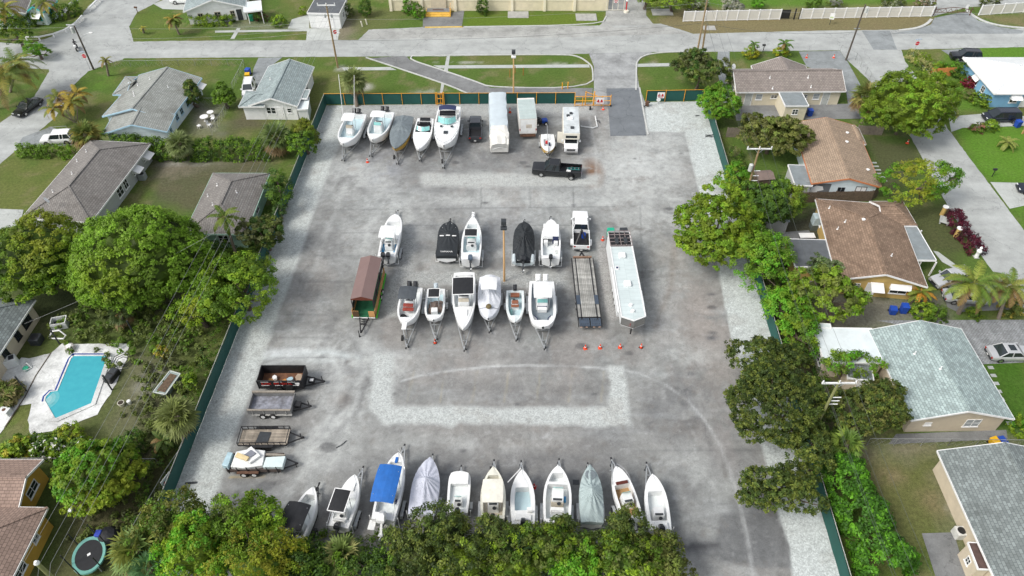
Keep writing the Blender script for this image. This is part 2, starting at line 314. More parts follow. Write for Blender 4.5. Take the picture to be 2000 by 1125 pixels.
# ---------------- the storage lot ----------------
TL, TR, BR, BL = G(637, 206), G(1375, 198), G(1682, 1270), G(217, 1270)
nu, nv = 300, 420; uu, vv = np.meshgrid(np.linspace(0, 1, nu), np.linspace(0, 1, nv)); uu = uu.ravel(); vv = vv.ravel()
bil = lambda k: (BL[k] * (1 - uu) + BR[k] * uu) * (1 - vv) + (TL[k] * (1 - uu) + TR[k] * uu) * vv
LX, LY = bil(0), bil(1); lp = Paint(LX, LY, (.242, .246, .239))
DUST, DARK, GRV, BRN, DK2 = (.425, .44, .43), (.11, .112, .118), (.46, .475, .47), (.235, .20, .17), (.165, .168, .17)
nz = vn(LX, LY, 14, 21, 8, .7); lp.mix(np.clip((nz - .49) / .12, 0, 1) * .42, DUST); nz = vn(LX, LY, 9, 31, 8, .7); lp.mix(np.clip((nz - .53) / .11, 0, 1) * .45, DK2)
nz = vn(LX * .5, LY, 4, 37, 7, .72); lp.mix(np.clip((nz - .53) / .11, 0, 1) * .35, (.31, .33, .325)); nz = vn(LX, LY, 1.8, 39, 4, .6); lp.mix(np.clip((nz - .56) / .1, 0, 1) * .3, DK2); nz = vn(LX, LY * .6, 6, 43, 6, .7); lp.mix(np.clip((nz - .56) / .08, 0, 1) * .3, (.25, .225, .205)); nz = vn(LX, LY, 20, 41, 4); lp.mix(np.clip((nz - .5) / .2, 0, 1) * .3, (.245, .225, .21))
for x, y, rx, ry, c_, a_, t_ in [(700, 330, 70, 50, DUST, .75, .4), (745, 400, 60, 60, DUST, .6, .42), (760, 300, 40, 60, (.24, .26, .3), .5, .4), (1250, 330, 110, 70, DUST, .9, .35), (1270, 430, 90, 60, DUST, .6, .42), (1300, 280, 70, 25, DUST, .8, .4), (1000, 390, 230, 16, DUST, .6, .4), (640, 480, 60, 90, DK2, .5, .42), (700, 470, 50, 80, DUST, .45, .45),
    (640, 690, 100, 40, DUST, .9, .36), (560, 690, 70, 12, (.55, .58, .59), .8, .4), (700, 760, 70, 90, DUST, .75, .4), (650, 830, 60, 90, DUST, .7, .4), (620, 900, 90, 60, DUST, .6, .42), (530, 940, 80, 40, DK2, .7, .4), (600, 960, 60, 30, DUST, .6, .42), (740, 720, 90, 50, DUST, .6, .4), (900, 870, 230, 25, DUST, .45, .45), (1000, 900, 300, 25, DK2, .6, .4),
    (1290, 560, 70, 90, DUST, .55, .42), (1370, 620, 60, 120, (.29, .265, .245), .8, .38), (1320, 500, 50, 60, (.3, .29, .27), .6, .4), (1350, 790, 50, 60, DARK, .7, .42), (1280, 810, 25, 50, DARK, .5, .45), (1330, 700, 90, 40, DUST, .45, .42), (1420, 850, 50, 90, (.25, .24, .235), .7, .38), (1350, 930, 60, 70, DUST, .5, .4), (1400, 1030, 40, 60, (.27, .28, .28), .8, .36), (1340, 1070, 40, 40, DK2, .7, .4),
    (1480, 1020, 55, 60, DARK, 1, .3), (1470, 1060, 50, 50, DARK, .8, .35), (950, 300, 200, 30, DK2, .7, .38), (740, 275, 60, 40, DK2, .7, .4), (950, 450, 150, 50, (.19, .2, .21), .6, .4), (1060, 520, 90, 20, DK2, .6, .4), (960, 640, 200, 30, DK2, .5, .42), (900, 940, 300, 60, DK2, .8, .35), (1150, 960, 200, 60, DK2, .7, .38), (980, 770, 180, 25, DK2, .5, .42),  # boat rows: dark asphalt, with the shade under the boats painted in
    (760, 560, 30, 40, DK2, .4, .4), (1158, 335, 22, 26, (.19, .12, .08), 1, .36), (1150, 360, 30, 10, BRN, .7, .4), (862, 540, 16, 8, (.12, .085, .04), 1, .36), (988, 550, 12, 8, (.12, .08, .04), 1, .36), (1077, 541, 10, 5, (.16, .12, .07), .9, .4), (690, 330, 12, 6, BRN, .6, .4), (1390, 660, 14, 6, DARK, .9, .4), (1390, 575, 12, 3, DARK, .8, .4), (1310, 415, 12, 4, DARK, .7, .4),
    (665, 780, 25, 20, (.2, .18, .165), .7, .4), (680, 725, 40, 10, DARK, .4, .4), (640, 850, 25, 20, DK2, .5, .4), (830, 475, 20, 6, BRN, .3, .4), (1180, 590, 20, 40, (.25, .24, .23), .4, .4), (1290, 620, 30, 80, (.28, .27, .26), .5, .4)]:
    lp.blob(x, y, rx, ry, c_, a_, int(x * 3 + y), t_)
for a_, b_ in [((640, 410), (1200, 404)), ((830, 362), (1160, 366)), ((640, 455), (760, 455)), ((620, 500), (740, 500)), ((585, 550), (690, 550)), ((560, 615), (640, 615)), ((540, 660), (640, 660)), ((520, 700), (700, 697)), ((940, 363), (940, 405)), ((1035, 363), (1035, 405)), ((1120, 363), (1120, 405)), ((1240, 880), (1500, 878)), ((1300, 1000), (1545, 1080)), ((700, 930), (1000, 925)), ((1400, 985), (1530, 985)), ((1250, 400), (1260, 700)), ((790, 440), (1110, 440))]:
    lp.line([a_, b_], .10, (.09, .095, .10), .6, 1.2, .12)
lp.line([(1150, 230), (1165, 300), (1163, 370), (1190, 400), (1215, 450)], .35, DUST, .4)
for i in range(7): x = 800 + i * 62; lp.line([(x + 8, 725), (x - 4 + i, 785)], .12, (.38, .33, .2), .3, 1.5, .1)
lp.line([(450, 932), (515, 930)], .12, (.45, .35, .15), .6, 1)
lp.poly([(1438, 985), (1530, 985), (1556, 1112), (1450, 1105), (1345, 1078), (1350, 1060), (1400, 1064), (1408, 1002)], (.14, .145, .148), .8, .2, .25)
for P_, w_, c_, a_ in [([(540, 1010), (590, 920), (640, 830), (668, 740), (640, 680), (560, 690)], .8, DUST, .55), ([(600, 1000), (650, 900), (690, 800), (720, 700), (700, 560), (720, 440), (760, 380)], .5, DUST, .5), ([(632, 840), (672, 790), (690, 740), (672, 690)], .3, DARK, .45), ([(645, 860), (700, 800), (715, 740), (690, 660), (640, 640)], .25, DARK, .4), ([(510, 700), (560, 690), (640, 688), (700, 700)], .7, (.52, .56, .56), .6), ([(520, 712), (580, 702), (650, 706)], .4, (.52, .56, .56), .5), ([(660, 640), (700, 660), (760, 690), (800, 700)], .5, DUST, .5), ([(700, 300), (680, 350), (650, 420), (610, 540)], .5, DUST, .4), ([(1170, 400), (1240, 380), (1330, 390)], .7, DUST, .5), ([(1190, 300), (1260, 310), (1340, 300)], .9, DUST, .6), ([(1300, 700), (1340, 760), (1380, 840), (1400, 930)], .3, DARK, .35), ([(1322, 920), (1336, 945), (1345, 975)], .25, DARK, .5), ([(1330, 915), (1346, 940), (1357, 970)], .25, DARK, .5), ([(1230, 640), (1260, 560), (1270, 460), (1290, 380)], .4, DARK, .25), ([(1280, 640), (1310, 560), (1320, 460)], .5, BRN, .4), ([(660, 610), (640, 660), (600, 700)], .3, DARK, .35), ([(1300, 1060), (1345, 1070), (1400, 1064)], .35, (.05, .05, .055), .7)]: lp.line(P_, w_, c_, a_, 1.1, .35)
def gravel(P, c=GRV, jit=.35, soft=.35, a=1, g=1): lp.poly(P, c, a, soft, jit, g)
gravel([(600, 200), (1160, 200), (1158, 222), (1040, 226), (900, 222), (700, 226), (640, 230), (600, 230)], (.40, .415, .41), .8, .8, .8)
gravel([(590, 206), (668, 206), (670, 262), (640, 337), (622, 388), (579, 516), (542, 616), (512, 704), (470, 816), (449, 880), (425, 955), (330, 1230), (100, 1260), (100, 980)], (.48, .51, .495), .25, .25)
gravel([(1259, 190), (1400, 190), (1430, 340), (1560, 800), (1750, 1290), (1585, 1290), (1548, 1124), (1544, 1070), (1520, 998), (1496, 905), (1463, 779), (1445, 710), (1428, 661), (1417, 602), (1408, 549), (1390, 460), (1364, 368), (1348, 306), (1338, 258), (1262, 257)], (.50, .535, .525), .12, .12)
gravel([(818, 340), (900, 338), (1168, 343), (1168, 362), (1000, 366), (830, 364)], (.42, .435, .42), .5, .5, .9, .8)
gravel([(782, 468), (814, 468), (808, 530), (850, 532), (990, 528), (1110, 530), (1112, 562), (1000, 560), (850, 556), (800, 560), (785, 575), (782, 620), (755, 622), (748, 590), (760, 560), (776, 530)], (.335, .345, .335), .35, .3)
gravel([(1166, 470), (1184, 468), (1196, 560), (1208, 618), (1196, 626), (1178, 600), (1168, 540)], (.34, .335, .325), .3, .3)
gravel([(728, 690), (768, 690), (766, 760), (770, 792), (900, 796), (1188, 796), (1194, 760), (1188, 716), (1218, 714), (1224, 770), (1230, 828), (1180, 834), (900, 826), (880, 836), (860, 828), (745, 830), (722, 800)], (.45, .475, .465), .45, .3)
gravel([(545, 1020), (575, 1000), (580, 1040), (545, 1060)], GRV, .3)
ARC = [(785, 744), (820, 734), (880, 724), (960, 716), (1020, 713.5), (1100, 715), (1200, 720), (1250, 730), (1300, 751), (1345, 784), (1378, 823), (1402, 862), (1420, 905), (1436, 950), (1448, 1000), (1460, 1050), (1470, 1120)]
lp.line(ARC, .06, (.55, .57, .57), .75, 1.1, .22); lp.line([(x + 3, y + 3) for x, y in ARC[9:]], .6, (.42, .43, .43), .2, .9, .5)
for x, y, r in [(1010, 790, .3), (770, 770, .25), (925, 320, .3), (948, 396, .3), (1240, 310, .3), (1306, 408, .5), (1330, 300, .3), (1120, 400, .3), (1390, 600, .5), (440, 860, .2), (1390, 650, .7), (1160, 770, .25), (905, 880, .3), (1350, 730, .3), (1080, 640, .3), (520, 948, .6), (640, 870, .9), (575, 790, .5), (1023, 318, .7), (1030, 326, .6), (1013, 325, .4), (890, 318, .6), (720, 575, .5), (1230, 690, .5), (1137, 677, .6)]:
    c = G(x, y); d = np.hypot(LX - c.x, (LY - c.y) * 1.6); lp.mix(np.clip((r - d + lp.j * 1.1 * r) / .3 + .5, 0, 1) * .6, (.07, .07, .075))
lp.mix(np.clip(vn(LX * .3, LY * 1.6, 2.5, 71, 5, .6) * 4 - 2.35, 0, 1) * .35 * (1 - lp.g), (.36, .38, .385))
lp.mix(np.clip((vn(LX, LY, 2.5, 83, 6, .7) - .56) / .06, 0, 1) * .4 * lp.g, (.36, .36, .34)); lp.mix(np.clip((vn(LX * 2, LY * .25, 2.5, 85, 5, .6) - .55) / .06, 0, 1) * .2 * lp.g, (.40, .42, .41)); lp.mix(np.clip((vn(LX, LY, .9, 87, 3, .6) - .69) / .06, 0, 1) * .2, (.15, .13, .11)); lp.mix(np.clip((vn(LX, LY, .7, 89, 3, .6) - .72) / .05, 0, 1) * .15, (.5, .52, .52))
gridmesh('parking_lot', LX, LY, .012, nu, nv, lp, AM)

# ---------------- roads, pavements, driveways ----------------
sheet('main_road', [(-400, 48), (60, 88), (150, 96), (250, 82), (330, 80), (700, 78), (720, 58), (850, 52), (1180, 50), (1290, 46), (1355, 66), (1600, 60), (1760, 58), (2000, 56), (2600, 50), (2600, 85), (2000, 92), (1760, 97), (1640, 98), (1420, 101), (1260, 102), (1150, 105), (860, 110), (600, 111), (240, 114), (170, 140), (0, 130), (-400, 100)], ROADM, .008, .05)
sheet('old_road_band', [(716, 64.5), (728, 57), (850, 55), (1170, 51), (1180, 40), (1200, 54), (1290, 50), (1345, 66), (1100, 73), (700, 77)], ROAD2, .012, .1)
sheet('side_street', [(230, -40), (175, 10), (150, 40), (100, 72), (58, 86), (95, 120), (96, 140), (60, 200), (0, 240), (-200, 345), (-200, 560), (0, 320), (110, 228), (145, 165), (178, 134), (240, 116), (262, 84), (252, 52), (268, 24), (300, 8), (330, -10), (345, -40)], ROADM, .012, .05)
sheet('east_street', [(1640, 98), (1760, 97), (1768, 120), (1790, 150), (1850, 250), (1925, 350), (2000, 450), (2200, 730), (2200, 900), (1990, 600), (1960, 560), (1880, 450), (1850, 400), (1780, 270), (1700, 160), (1650, 112)], ROADM, .012, .05)
sheet('entrance_road', [(1825, 35), (1890, 22), (1910, 40), (1950, 52), (2000, 60), (1995, 66), (1740, 66), (1795, 56), (1818, 48)], DRVM, .016); sheet('upper_lot_road', [(1740, -40), (2100, -40), (2100, 2), (1890, 14), (1822, 32), (1800, 5)], ROADM, .014)
sheet('road_repair', [(1683, 60), (1738, 60), (1752, 97), (1706, 97)], DRVM, .016)
sheet('gate_driveway', [(1150, 104), (1160, 130), (1160, 172), (1156, 205), (1262, 205), (1249, 172), (1242, 130), (1252, 112), (1275, 102)], road_mat('driveway_worn', (.31, .32, .32), .25, .3), .016)
sheet('fresh_asphalt_patch', [(1184, 173), (1249, 172), (1256, 215), (1262.5, 265), (1192, 266), (1188, 215)], DKPAT, .020, .03)
sheet('exit_ramp', [(790, 109), (720, 114), (770, 130), (880, 167), (920, 184), (960, 190), (1156, 191), (1158, 172), (960, 172), (930, 160), (860, 136), (800, 117), (795, 111)], RAMPM, .016)
sheet('north_driveway', [(1182, 50), (1184, 10), (1190, -40), (1270, -40), (1262, 5), (1262, 30), (1275, 46), (1290, 50)], ROAD2, .016)
for n_, P_ in [('pavement', [(668, 132), (762, 131), (775, 137), (672, 138)]), ('pavement', [(846, 128), (1150, 126), (1152, 132), (860, 134)]), ('pavement', [(1243, 125), (1330, 123), (1330, 129), (1242, 131)]), ('footpath', [(873, 108), (879, 108), (874, 143), (867, 138)]), ('footpath', [(862, 162), (868, 164), (864, 183), (859, 183)]),
    ('footpath', [(463, 55), (470, 55), (458, 76), (450, 76)]), ('footpath', [(420, 60), (600, 57), (600, 61), (420, 64)]), ('footpath', [(112, 30), (146, -5), (158, -5), (122, 32)]), ('apron', [(826, 35), (907, 20), (902, 53), (826, 54)]), ('apron', [(612, 52), (600, 80), (650, 80), (662, 52)]), ('patio', [(570, 38), (604, 28), (604, 58), (562, 56)]), ('patio', [(600, 56), (664, 52), (660, 79), (598, 80)])]:
    sheet(n_, P_, WALKM if n_ != 'apron' else RAMPM, .020)
for n_, P_, m_ in [('driveway', [(505, 113), (552, 112), (535, 125), (500, 175), (490, 180), (495, 135)], DRVM), ('driveway', [(0, 408), (46, 410), (40, 440), (-100, 470), (-100, 420)], WALKM), ('driveway', [(1560, 101), (1640, 99), (1655, 120), (1680, 165), (1690, 232), (1660, 232), (1650, 160), (1575, 130)], DRVM), ('driveway', [(1402, 101), (1425, 101), (1425, 135), (1440, 160), (1430, 205), (1412, 200), (1400, 130)], DRVM),
    ('rear_paving', [(1434, 205), (1665, 203), (1680, 232), (1438, 236)], RAMPM), ('driveway', [(1838, 98), (1892, 95), (1915, 118), (1920, 140), (1890, 138), (1870, 118)], DRVM), ('driveway', [(1852, 228), (1925, 222), (2010, 228), (2010, 246), (1880, 250), (1858, 258)], WALKM), ('driveway', [(1934, 356), (2010, 358), (2010, 400), (1972, 408)], WALKM), ('side_paving', [(1750, 848), (1965, 840), (1968, 858), (1735, 868)], RAMPM),
    ('driveway', [(100, 248), (45, 268), (30, 290), (140, 284), (150, 268)], DRVM), ('driveway', [(1835, 545), (1960, 560), (1975, 605), (1870, 610), (1850, 600)], RAMPM), ('driveway', [(318, 18), (372, 20), (370, 5), (345, -10), (300, 8)], WALKM), ('patio', [(1570, 490), (1610, 478), (1640, 530), (1560, 560)], RAMPM), ('patio', [(1800, 1042), (1862, 1040), (1890, 1130), (1828, 1130)], RAMPM),
    ('patio', [(1518, 455), (1580, 450), (1590, 470), (1560, 500), (1530, 500)], RAMPM), ('lawn_path', [(1822, 490), (1832, 492), (1870, 520), (1876, 524), (1866, 526), (1840, 512)], WALKM)]:
    sheet(n_, P_, m_, .024)
for a_ in ([(805, 110), (800, 117), (860, 136), (930, 160), (960, 172), (1158, 172), (1158, 135), (1152, 125), (1130, 110), (1100, 106.5), (805, 109.5)], [(715, 113), (770, 131), (880, 168), (915, 184)], [(1242, 205 - 28), (1243, 131), (1243, 122), (1254, 110), (1285, 103), (1350, 101)], [(1249, 172), (1256, 215), (1266, 300 - 36)], [(902, 53), (1175, 49), (1184, 32)], [(1755, 60), (1790, 56), (1810, 48), (1819, 38)], [(1892, 10), (1886, 18), (1898, 30), (1925, 44), (1960, 52), (2010, 56)], [(830, 54), (905, 53)]):
    strip('kerb', smoothp(GP(a_), False, 2), .22 if a_[0][0] < 1700 else .5, mt('yellow_kerb', S((225, 190, 90)), .8, .2, 2) if a_[0] == (830, 54) else KERBM, .0, .12, world=True)
# block paving of the pale-roofed house
def brick_mat(name, c1, c2, mortar, scale, w=.5, h=.25, rot=0, rough=.85, msize=.02, sq=1, ns=.8, nv=.15, dirt=0):
    m, nt, p, L = newmat(name); tc = N(nt, 'ShaderNodeTexCoord'); mp = N(nt, 'ShaderNodeMapping'); mp.inputs['Rotation'].default_value = (0, 0, rot); L.new(tc.outputs['Object'], mp.inputs['Vector'])
    b = N(nt, 'ShaderNodeTexBrick'); b.inputs['Color1'].default_value = (*c1, 1); b.inputs['Color2'].default_value = (*c2, 1); b.inputs['Mortar'].default_value = (*mortar, 1)
    b.inputs['Scale'].default_value = scale; b.inputs['Brick Width'].default_value = w; b.inputs['Row Height'].default_value = h; b.inputs['Mortar Size'].default_value = msize; b.inputs['Bias'].default_value = 0
    L.new(mp.outputs[0], b.inputs['Vector']); n1 = N(nt, 'ShaderNodeTexNoise', i_Scale=ns, i_Detail=7.0, i_Roughness=.7); L.new(tc.outputs['Object'], n1.inputs['Vector'])
    mp2 = N(nt, 'ShaderNodeMapping'); mp2.inputs['Scale'].default_value = (2.5, .25, 1); L.new(tc.outputs['Object'], mp2.inputs['Vector'])
    n2 = N(nt, 'ShaderNodeTexNoise', i_Scale=.6, i_Detail=5.0, i_Roughness=.6); L.new(mp2.outputs[0], n2.inputs['Vector'])
    def mr(src, lo, hi, a=.3, c=.7):
        r = N(nt, 'ShaderNodeMapRange'); r.inputs[1].default_value = a; r.inputs[2].default_value = c; r.inputs[3].default_value = lo; r.inputs[4].default_value = hi; L.new(src, r.inputs[0]); return r.outputs[0]
    q = N(nt, 'ShaderNodeMath', operation='MULTIPLY'); L.new(mr(n1.outputs[0], 1 - nv, 1 + nv), q.inputs[0]); L.new(mr(n2.outputs[0], 1 - nv, 1 + nv * .7), q.inputs[1])
    mx = N(nt, 'ShaderNodeMix', data_type='RGBA', blend_type='MULTIPLY'); mx.inputs[0].default_value = 1; L.new(b.outputs['Color'], mx.inputs[6]); L.new(q.outputs[0], mx.inputs[7]); out = mx.outputs[2]
    if dirt:
        n3 = N(nt, 'ShaderNodeTexNoise', i_Scale=.35, i_Detail=8.0, i_Roughness=.65); L.new(tc.outputs['Object'], n3.inputs['Vector'])
        m2 = N(nt, 'ShaderNodeMix', data_type='RGBA'); L.new(mr(n3.outputs[0], 0, dirt, .5, .68), m2.inputs[0]); L.new(out, m2.inputs[6]); m2.inputs[7].default_value = (c2[0] * .45, c2[1] * .42, c2[2] * .4, 1); out = m2.outputs[2]
    L.new(out, p.inputs['Base Color']); p.inputs['Roughness'].default_value = rough; p.inputs['Specular IOR Level'].default_value = .25
    bp = N(nt, 'ShaderNodeBump', i_Strength=.4, i_Distance=.03); L.new(b.outputs['Fac'], bp.inputs['Height']); bp.invert = True; L.new(bp.outputs[0], p.inputs['Normal'])
    return m
sheet('block_paving', [(1712, 626), (2010, 625), (2010, 708), (1916, 712), (1880, 660)], brick_mat('block_paving', (.33, .35, .36), (.26, .27, .28), (.12, .12, .12), 1, .35, .18, 0, nv=.25), .024)
for x, y in [(1716, 0)] and [(1943, 718 + i * 15.5) for i in range(8)]:
    k = (y - 718) / 124; p = G(1935 + k * 42 - 0, y); b = B(); b.box(p.x - .28, p.x + .28, p.y - .2, p.y + .2, 0, .03); tag(b.obj('stepping_stone', WALKM), kind='structure')
for i in range(6):
    p = G(1708 + i * 4, 318 + i * 7); b = B(); b.box(p.x - .5, p.x + .3, p.y - .16, p.y + .16, 0, .03); tag(b.obj('stepping_stone', WALKM), kind='structure')
for x, y, w_, d_ in [(1012, 29, 1.9, 1.3), (1145, 34, 1.9, 1.4), (1293, 24, 1.9, 1.3), (1385, 55, 1.1, .8)]:
    p = G(x, y); b = B(); b.box(p.x - w_, p.x + w_, p.y - d_, p.y + d_, 0, .08); tag(b.obj('concrete_pad', CONC), kind='structure')
# ---------------- houses ----------------
def shingle(name, c, v=.2, dirt=.35):
    k = tuple(x * (1 - v) for x in c); return brick_mat(name, c, k, tuple(x * .45 for x in c), 1, .42, .26, 0, .9, .022, nv=.1, dirt=dirt)
SH_G = shingle('shingle_weathered_grey', (.35, .365, .34), .2, .6); SH_B = shingle('shingle_pale_blue_grey', (.34, .405, .405), .28, .15); SH_D = shingle('shingle_warm_grey', (.25, .235, .22), .22, .45)
SH_T = shingle('shingle_taupe', (.30, .262, .238), .2, .3); SH_R = shingle('shingle_tan_brown', (.39, .295, .215), .22, .2); SH_R2 = shingle('shingle_red_brown', (.30, .21, .15), .35, .5)
SH_M = shingle('shingle_mint_grey', (.40, .49, .48), .38, .0); SH_S = shingle('shingle_stone_grey', (.255, .29, .285), .4, .35); SH_BR = shingle('shingle_dull_brown', (.34, .245, .20), .22, .25)
FLATG = mt('rolled_roofing', (.22, .25, .26), .85, .2, 1.2, dirt=.3); FLATD = mt('dark_rolled_roofing', (.105, .115, .125), .85, .25, .8, dirt=.3); FLATW = mt('white_membrane_roof', (.66, .72, .73), .6, .1, .8, dirt=.22)
def stucco(n, c): return mt('stucco_' + n, c, .9, .1, 1.0, dirt=.16)
W_W, W_C, W_BL, W_Y, W_G = stucco('white', (.76, .77, .76)), stucco('cream', (.66, .60, .46)), stucco('pale_blue_white', (.66, .75, .78)), stucco('ochre', (.52, .36, .12)), stucco('grey', (.42, .43, .42))
W_OR, W_SKY, W_MINT, W_SAND = stucco('orange_yellow', (.55, .33, .05)), stucco('sky_blue', (.20, .42, .62)), stucco('mint', (.38, .58, .48)), stucco('sand', (.60, .52, .40))
TRW = mt('trim_white', (.8, .8, .79), .5, .08, 2); TRB = mt('trim_pale_blue', (.42, .62, .75), .5, .1, 2); CURT = mt('window_curtain', (.35, .38, .4), .3, .3, 2)
METR = brick_mat('white_metal_roof', (.80, .82, .82), (.76, .78, .79), (.45, .48, .5), 1, 30, .42, math.pi / 2, .35, .03, nv=.05)
class House:
    def __init__(s, name, label, cat, c):
        c = [G(x, y, z) for (x, y, z) in c]; m = (c[0] + c[2]) / 2; d = (c[2] - c[1]); s.rz = math.atan2(d.y, d.x)
        s.o = empty(name, (m.x, m.y, 0), s.rz, label, cat); s.W = Matrix.Translation((m.x, m.y, 0)) @ Matrix.Rotation(s.rz, 4, 'Z'); s.I = s.W.inverted(); s.blk = []
    def block(s, px, ze=2.6, zr=4.0, typ='gable', hips=(0, 0), wall=W_W, roof=SH_G, trim=TRW, ov=.45, gable_wall=None, wallname='wall', th=.16, world=None):
        """px: four eave corners in the photo (one may be None); the ridge runs from mid(0,1) to mid(2,3)"""
        P = world or [G(x, y, ze) if q else None for q in px for (x, y) in [q or (0, 0)]]
        for i in range(4):
            if P[i] is None: P[i] = P[(i + 1) % 4] + P[(i + 3) % 4] - P[(i + 2) % 4]
        # frame of this block: x along the ridge
        d = ((P[2] + P[3]) - (P[0] + P[1])) / 2; L_ = d.length; a = math.atan2(d.y, d.x); cen = (P[0] + P[1] + P[2] + P[3]) / 4; wd = ((P[1] - P[0]).length + (P[2] - P[3]).length) / 2
        Wb = Matrix.Translation((cen.x, cen.y, 0)) @ Matrix.Rotation(a, 4, 'Z'); side = 1 if (Wb.inverted() @ P[1]).y > 0 else -1
        loc = s.I @ Wb; hx, hy = L_ / 2, wd / 2; b = B()
        def put(o): o.parent = s.o; o.matrix_local = loc; return o
        if typ in ('gable', 'hip'):
            r0, r1 = -hx + hips[0] * hy, hx - hips[1] * hy
            top = [(-hx, -hy, ze), (hx, -hy, ze), (hx, hy, ze), (-hx, hy, ze), (r0, 0, zr), (r1, 0, zr)]
            n = 6; vs = top + [(x, y, z - th) for x, y, z in top]
            fs = [(0, 1, 5, 4), (2, 3, 4, 5), (3, 0, 4), (1, 2, 5)]
            if not hips[0]: fs.remove((3, 0, 4))
            if not hips[1]: fs.remove((1, 2, 5))
            fs += [tuple(i + n for i in reversed(f)) for f in fs]
            b.add(vs, fs); ro = put(b.obj('roof', roof)); t = B()   # fascia boards round the edge
            ed = [(0, 1), (2, 3)] + ([(3, 0)] if hips[0] else [(3, 4), (4, 0)]) + ([(1, 2)] if hips[1] else [(1, 5), (5, 2)])
            for i, j in ed:
                p, q = Vector(top[i]), Vector(top[j]); k = Vector((0, 0, -th * .5 - .02)); t.bar(p + k, q + k, .06, th + .05)
            f = t.obj('fascia', trim); f.parent = ro
            caps = B(); zz = Vector((0, 0, .03)); caps.bar(Vector(top[4]) + zz, Vector(top[5]) + zz, .3, .05)
            if hips[0]: [caps.bar(Vector(top[i]) + zz, Vector(top[4]) + zz, .25, .05) for i in (0, 3)]
            if hips[1]: [caps.bar(Vector(top[i]) + zz, Vector(top[5]) + zz, .25, .05) for i in (1, 2)]
            cp = caps.obj('ridge_cap', roof); cp.parent = ro
            wz = ze - th; wx, wy = hx - ov, hy - ov; sl = (zr - ze) / hy; zw = zr - th - .04 - 0.0
            w_ = B(); w_.box(-wx, wx, -wy, wy, 0, wz + .08)
            for sgn, h in ((-1, hips[0]), (1, hips[1])):
                if not h: w_.prism([(0, 0)] * 0 or [(sgn * wx - .05, -wy), (sgn * wx + .05, -wy), (sgn * wx + .05, wy), (sgn * wx - .05, wy)], wz, zr - th - .05, [(sgn * wx - .05, -.03), (sgn * wx + .05, -.03), (sgn * wx + .05, .03), (sgn * wx - .05, .03)])
        else:
            z1 = zr if typ == 'shed' else ze
            top = [(-hx, -hy, ze), (hx, -hy, z1), (hx, hy, z1), (-hx, hy, ze)]; b.add(top + [(x, y, z - th) for x, y, z in top], [(0, 1, 2, 3), (7, 6, 5, 4), (0, 4, 5, 1), (1, 5, 6, 2), (2, 6, 7, 3), (3, 7, 4, 0)])
            ro = put(b.obj('roof', roof)); t = B()
            for i in range(4):
                p, q = Vector(top[i]), Vector(top[(i + 1) % 4]); k = Vector((0, 0, -th * .5 + .02)); t.bar(p + k, q + k, .08, th + .06)
            f = t.obj('fascia', trim); f.parent = ro
            wx, wy = hx - ov, hy - ov; w_ = B(); w_.add([(-wx, -wy, 0), (wx, -wy, 0), (wx, wy, 0), (-wx, wy, 0), (-wx, -wy, ze - th), (wx, -wy, z1 - th), (wx, wy, z1 - th), (-wx, wy, ze - th)], [(3, 2, 1, 0), (4, 5, 6, 7), (0, 1, 5, 4), (1, 2, 6, 5), (2, 3, 7, 6), (3, 0, 4, 7)])
        wo = put(w_.obj(wallname, wall)) if wall else None
        bk = dict(loc=loc, wx=wx, wy=wy, side=side, ro=ro, wo=wo, hx=hx, hy=hy, ze=ze, zr=zr, hips=hips); s.blk.append(bk); return bk
    def _wf(s, bk, side, t):      # wall frame: matrix with x along the wall, y outwards
        wx, wy, sd = bk['wx'], bk['wy'], bk['side']
        # corner order 0..3 in block frame
        cs = [(-wx, -wy * sd), (-wx, wy * sd), (wx, wy * sd), (wx, -wy * sd)]
        a, b = Vector((*cs[side], 0)), Vector((*cs[(side + 1) % 4], 0)); p = a.lerp(b, t); m = p.copy(); n = Vector((b.y - a.y, a.x - b.x, 0)).normalized()
        if n.dot(p) < 0: n = -n
        x = n.cross(Vector((0, 0, 1))) * -1
        M = Matrix(((x.x, n.x, 0, p.x), (x.y, n.y, 0, p.y), (0, 0, 1, 0), (0, 0, 0, 1))); return bk['loc'] @ M
    def window(s, bk, side, t, z=1.0, w=1.2, h=1.1, frame=TRW, glass=GLS, bars=1, awning=0, aw_mat=None, hb=1):
        M = s._wf(bk, side, t); fr = B()
        for a in ((-w / 2, -w / 2 + .07, 0, .05, z, z + h), (w / 2 - .07, w / 2, 0, .05, z, z + h), (-w / 2 + .07, w / 2 - .07, 0, .05, z, z + .07), (-w / 2 + .07, w / 2 - .07, 0, .05, z + h - .07, z + h)): fr.box(*a)
        for i in range(bars): k = -w / 2 + w * (i + 1) / (bars + 1); fr.box(k - .025, k + .025, 0, .045, z + .07, z + h - .07)
        if hb: fr.box(-w / 2 + .07, w / 2 - .07, 0, .04, z + h / 2 - .02, z + h / 2 + .02)
        fr.box(-w / 2 - .06, w / 2 + .06, 0, .1, z - .07, z - .003)
        o = fr.obj('window', frame); o.parent = s.o; o.matrix_local = M
        g = B(); g.box(-w / 2 + .03, w / 2 - .03, .005, .02, z + .03, z + h - .03); go = g.obj('pane', glass); go.parent = o
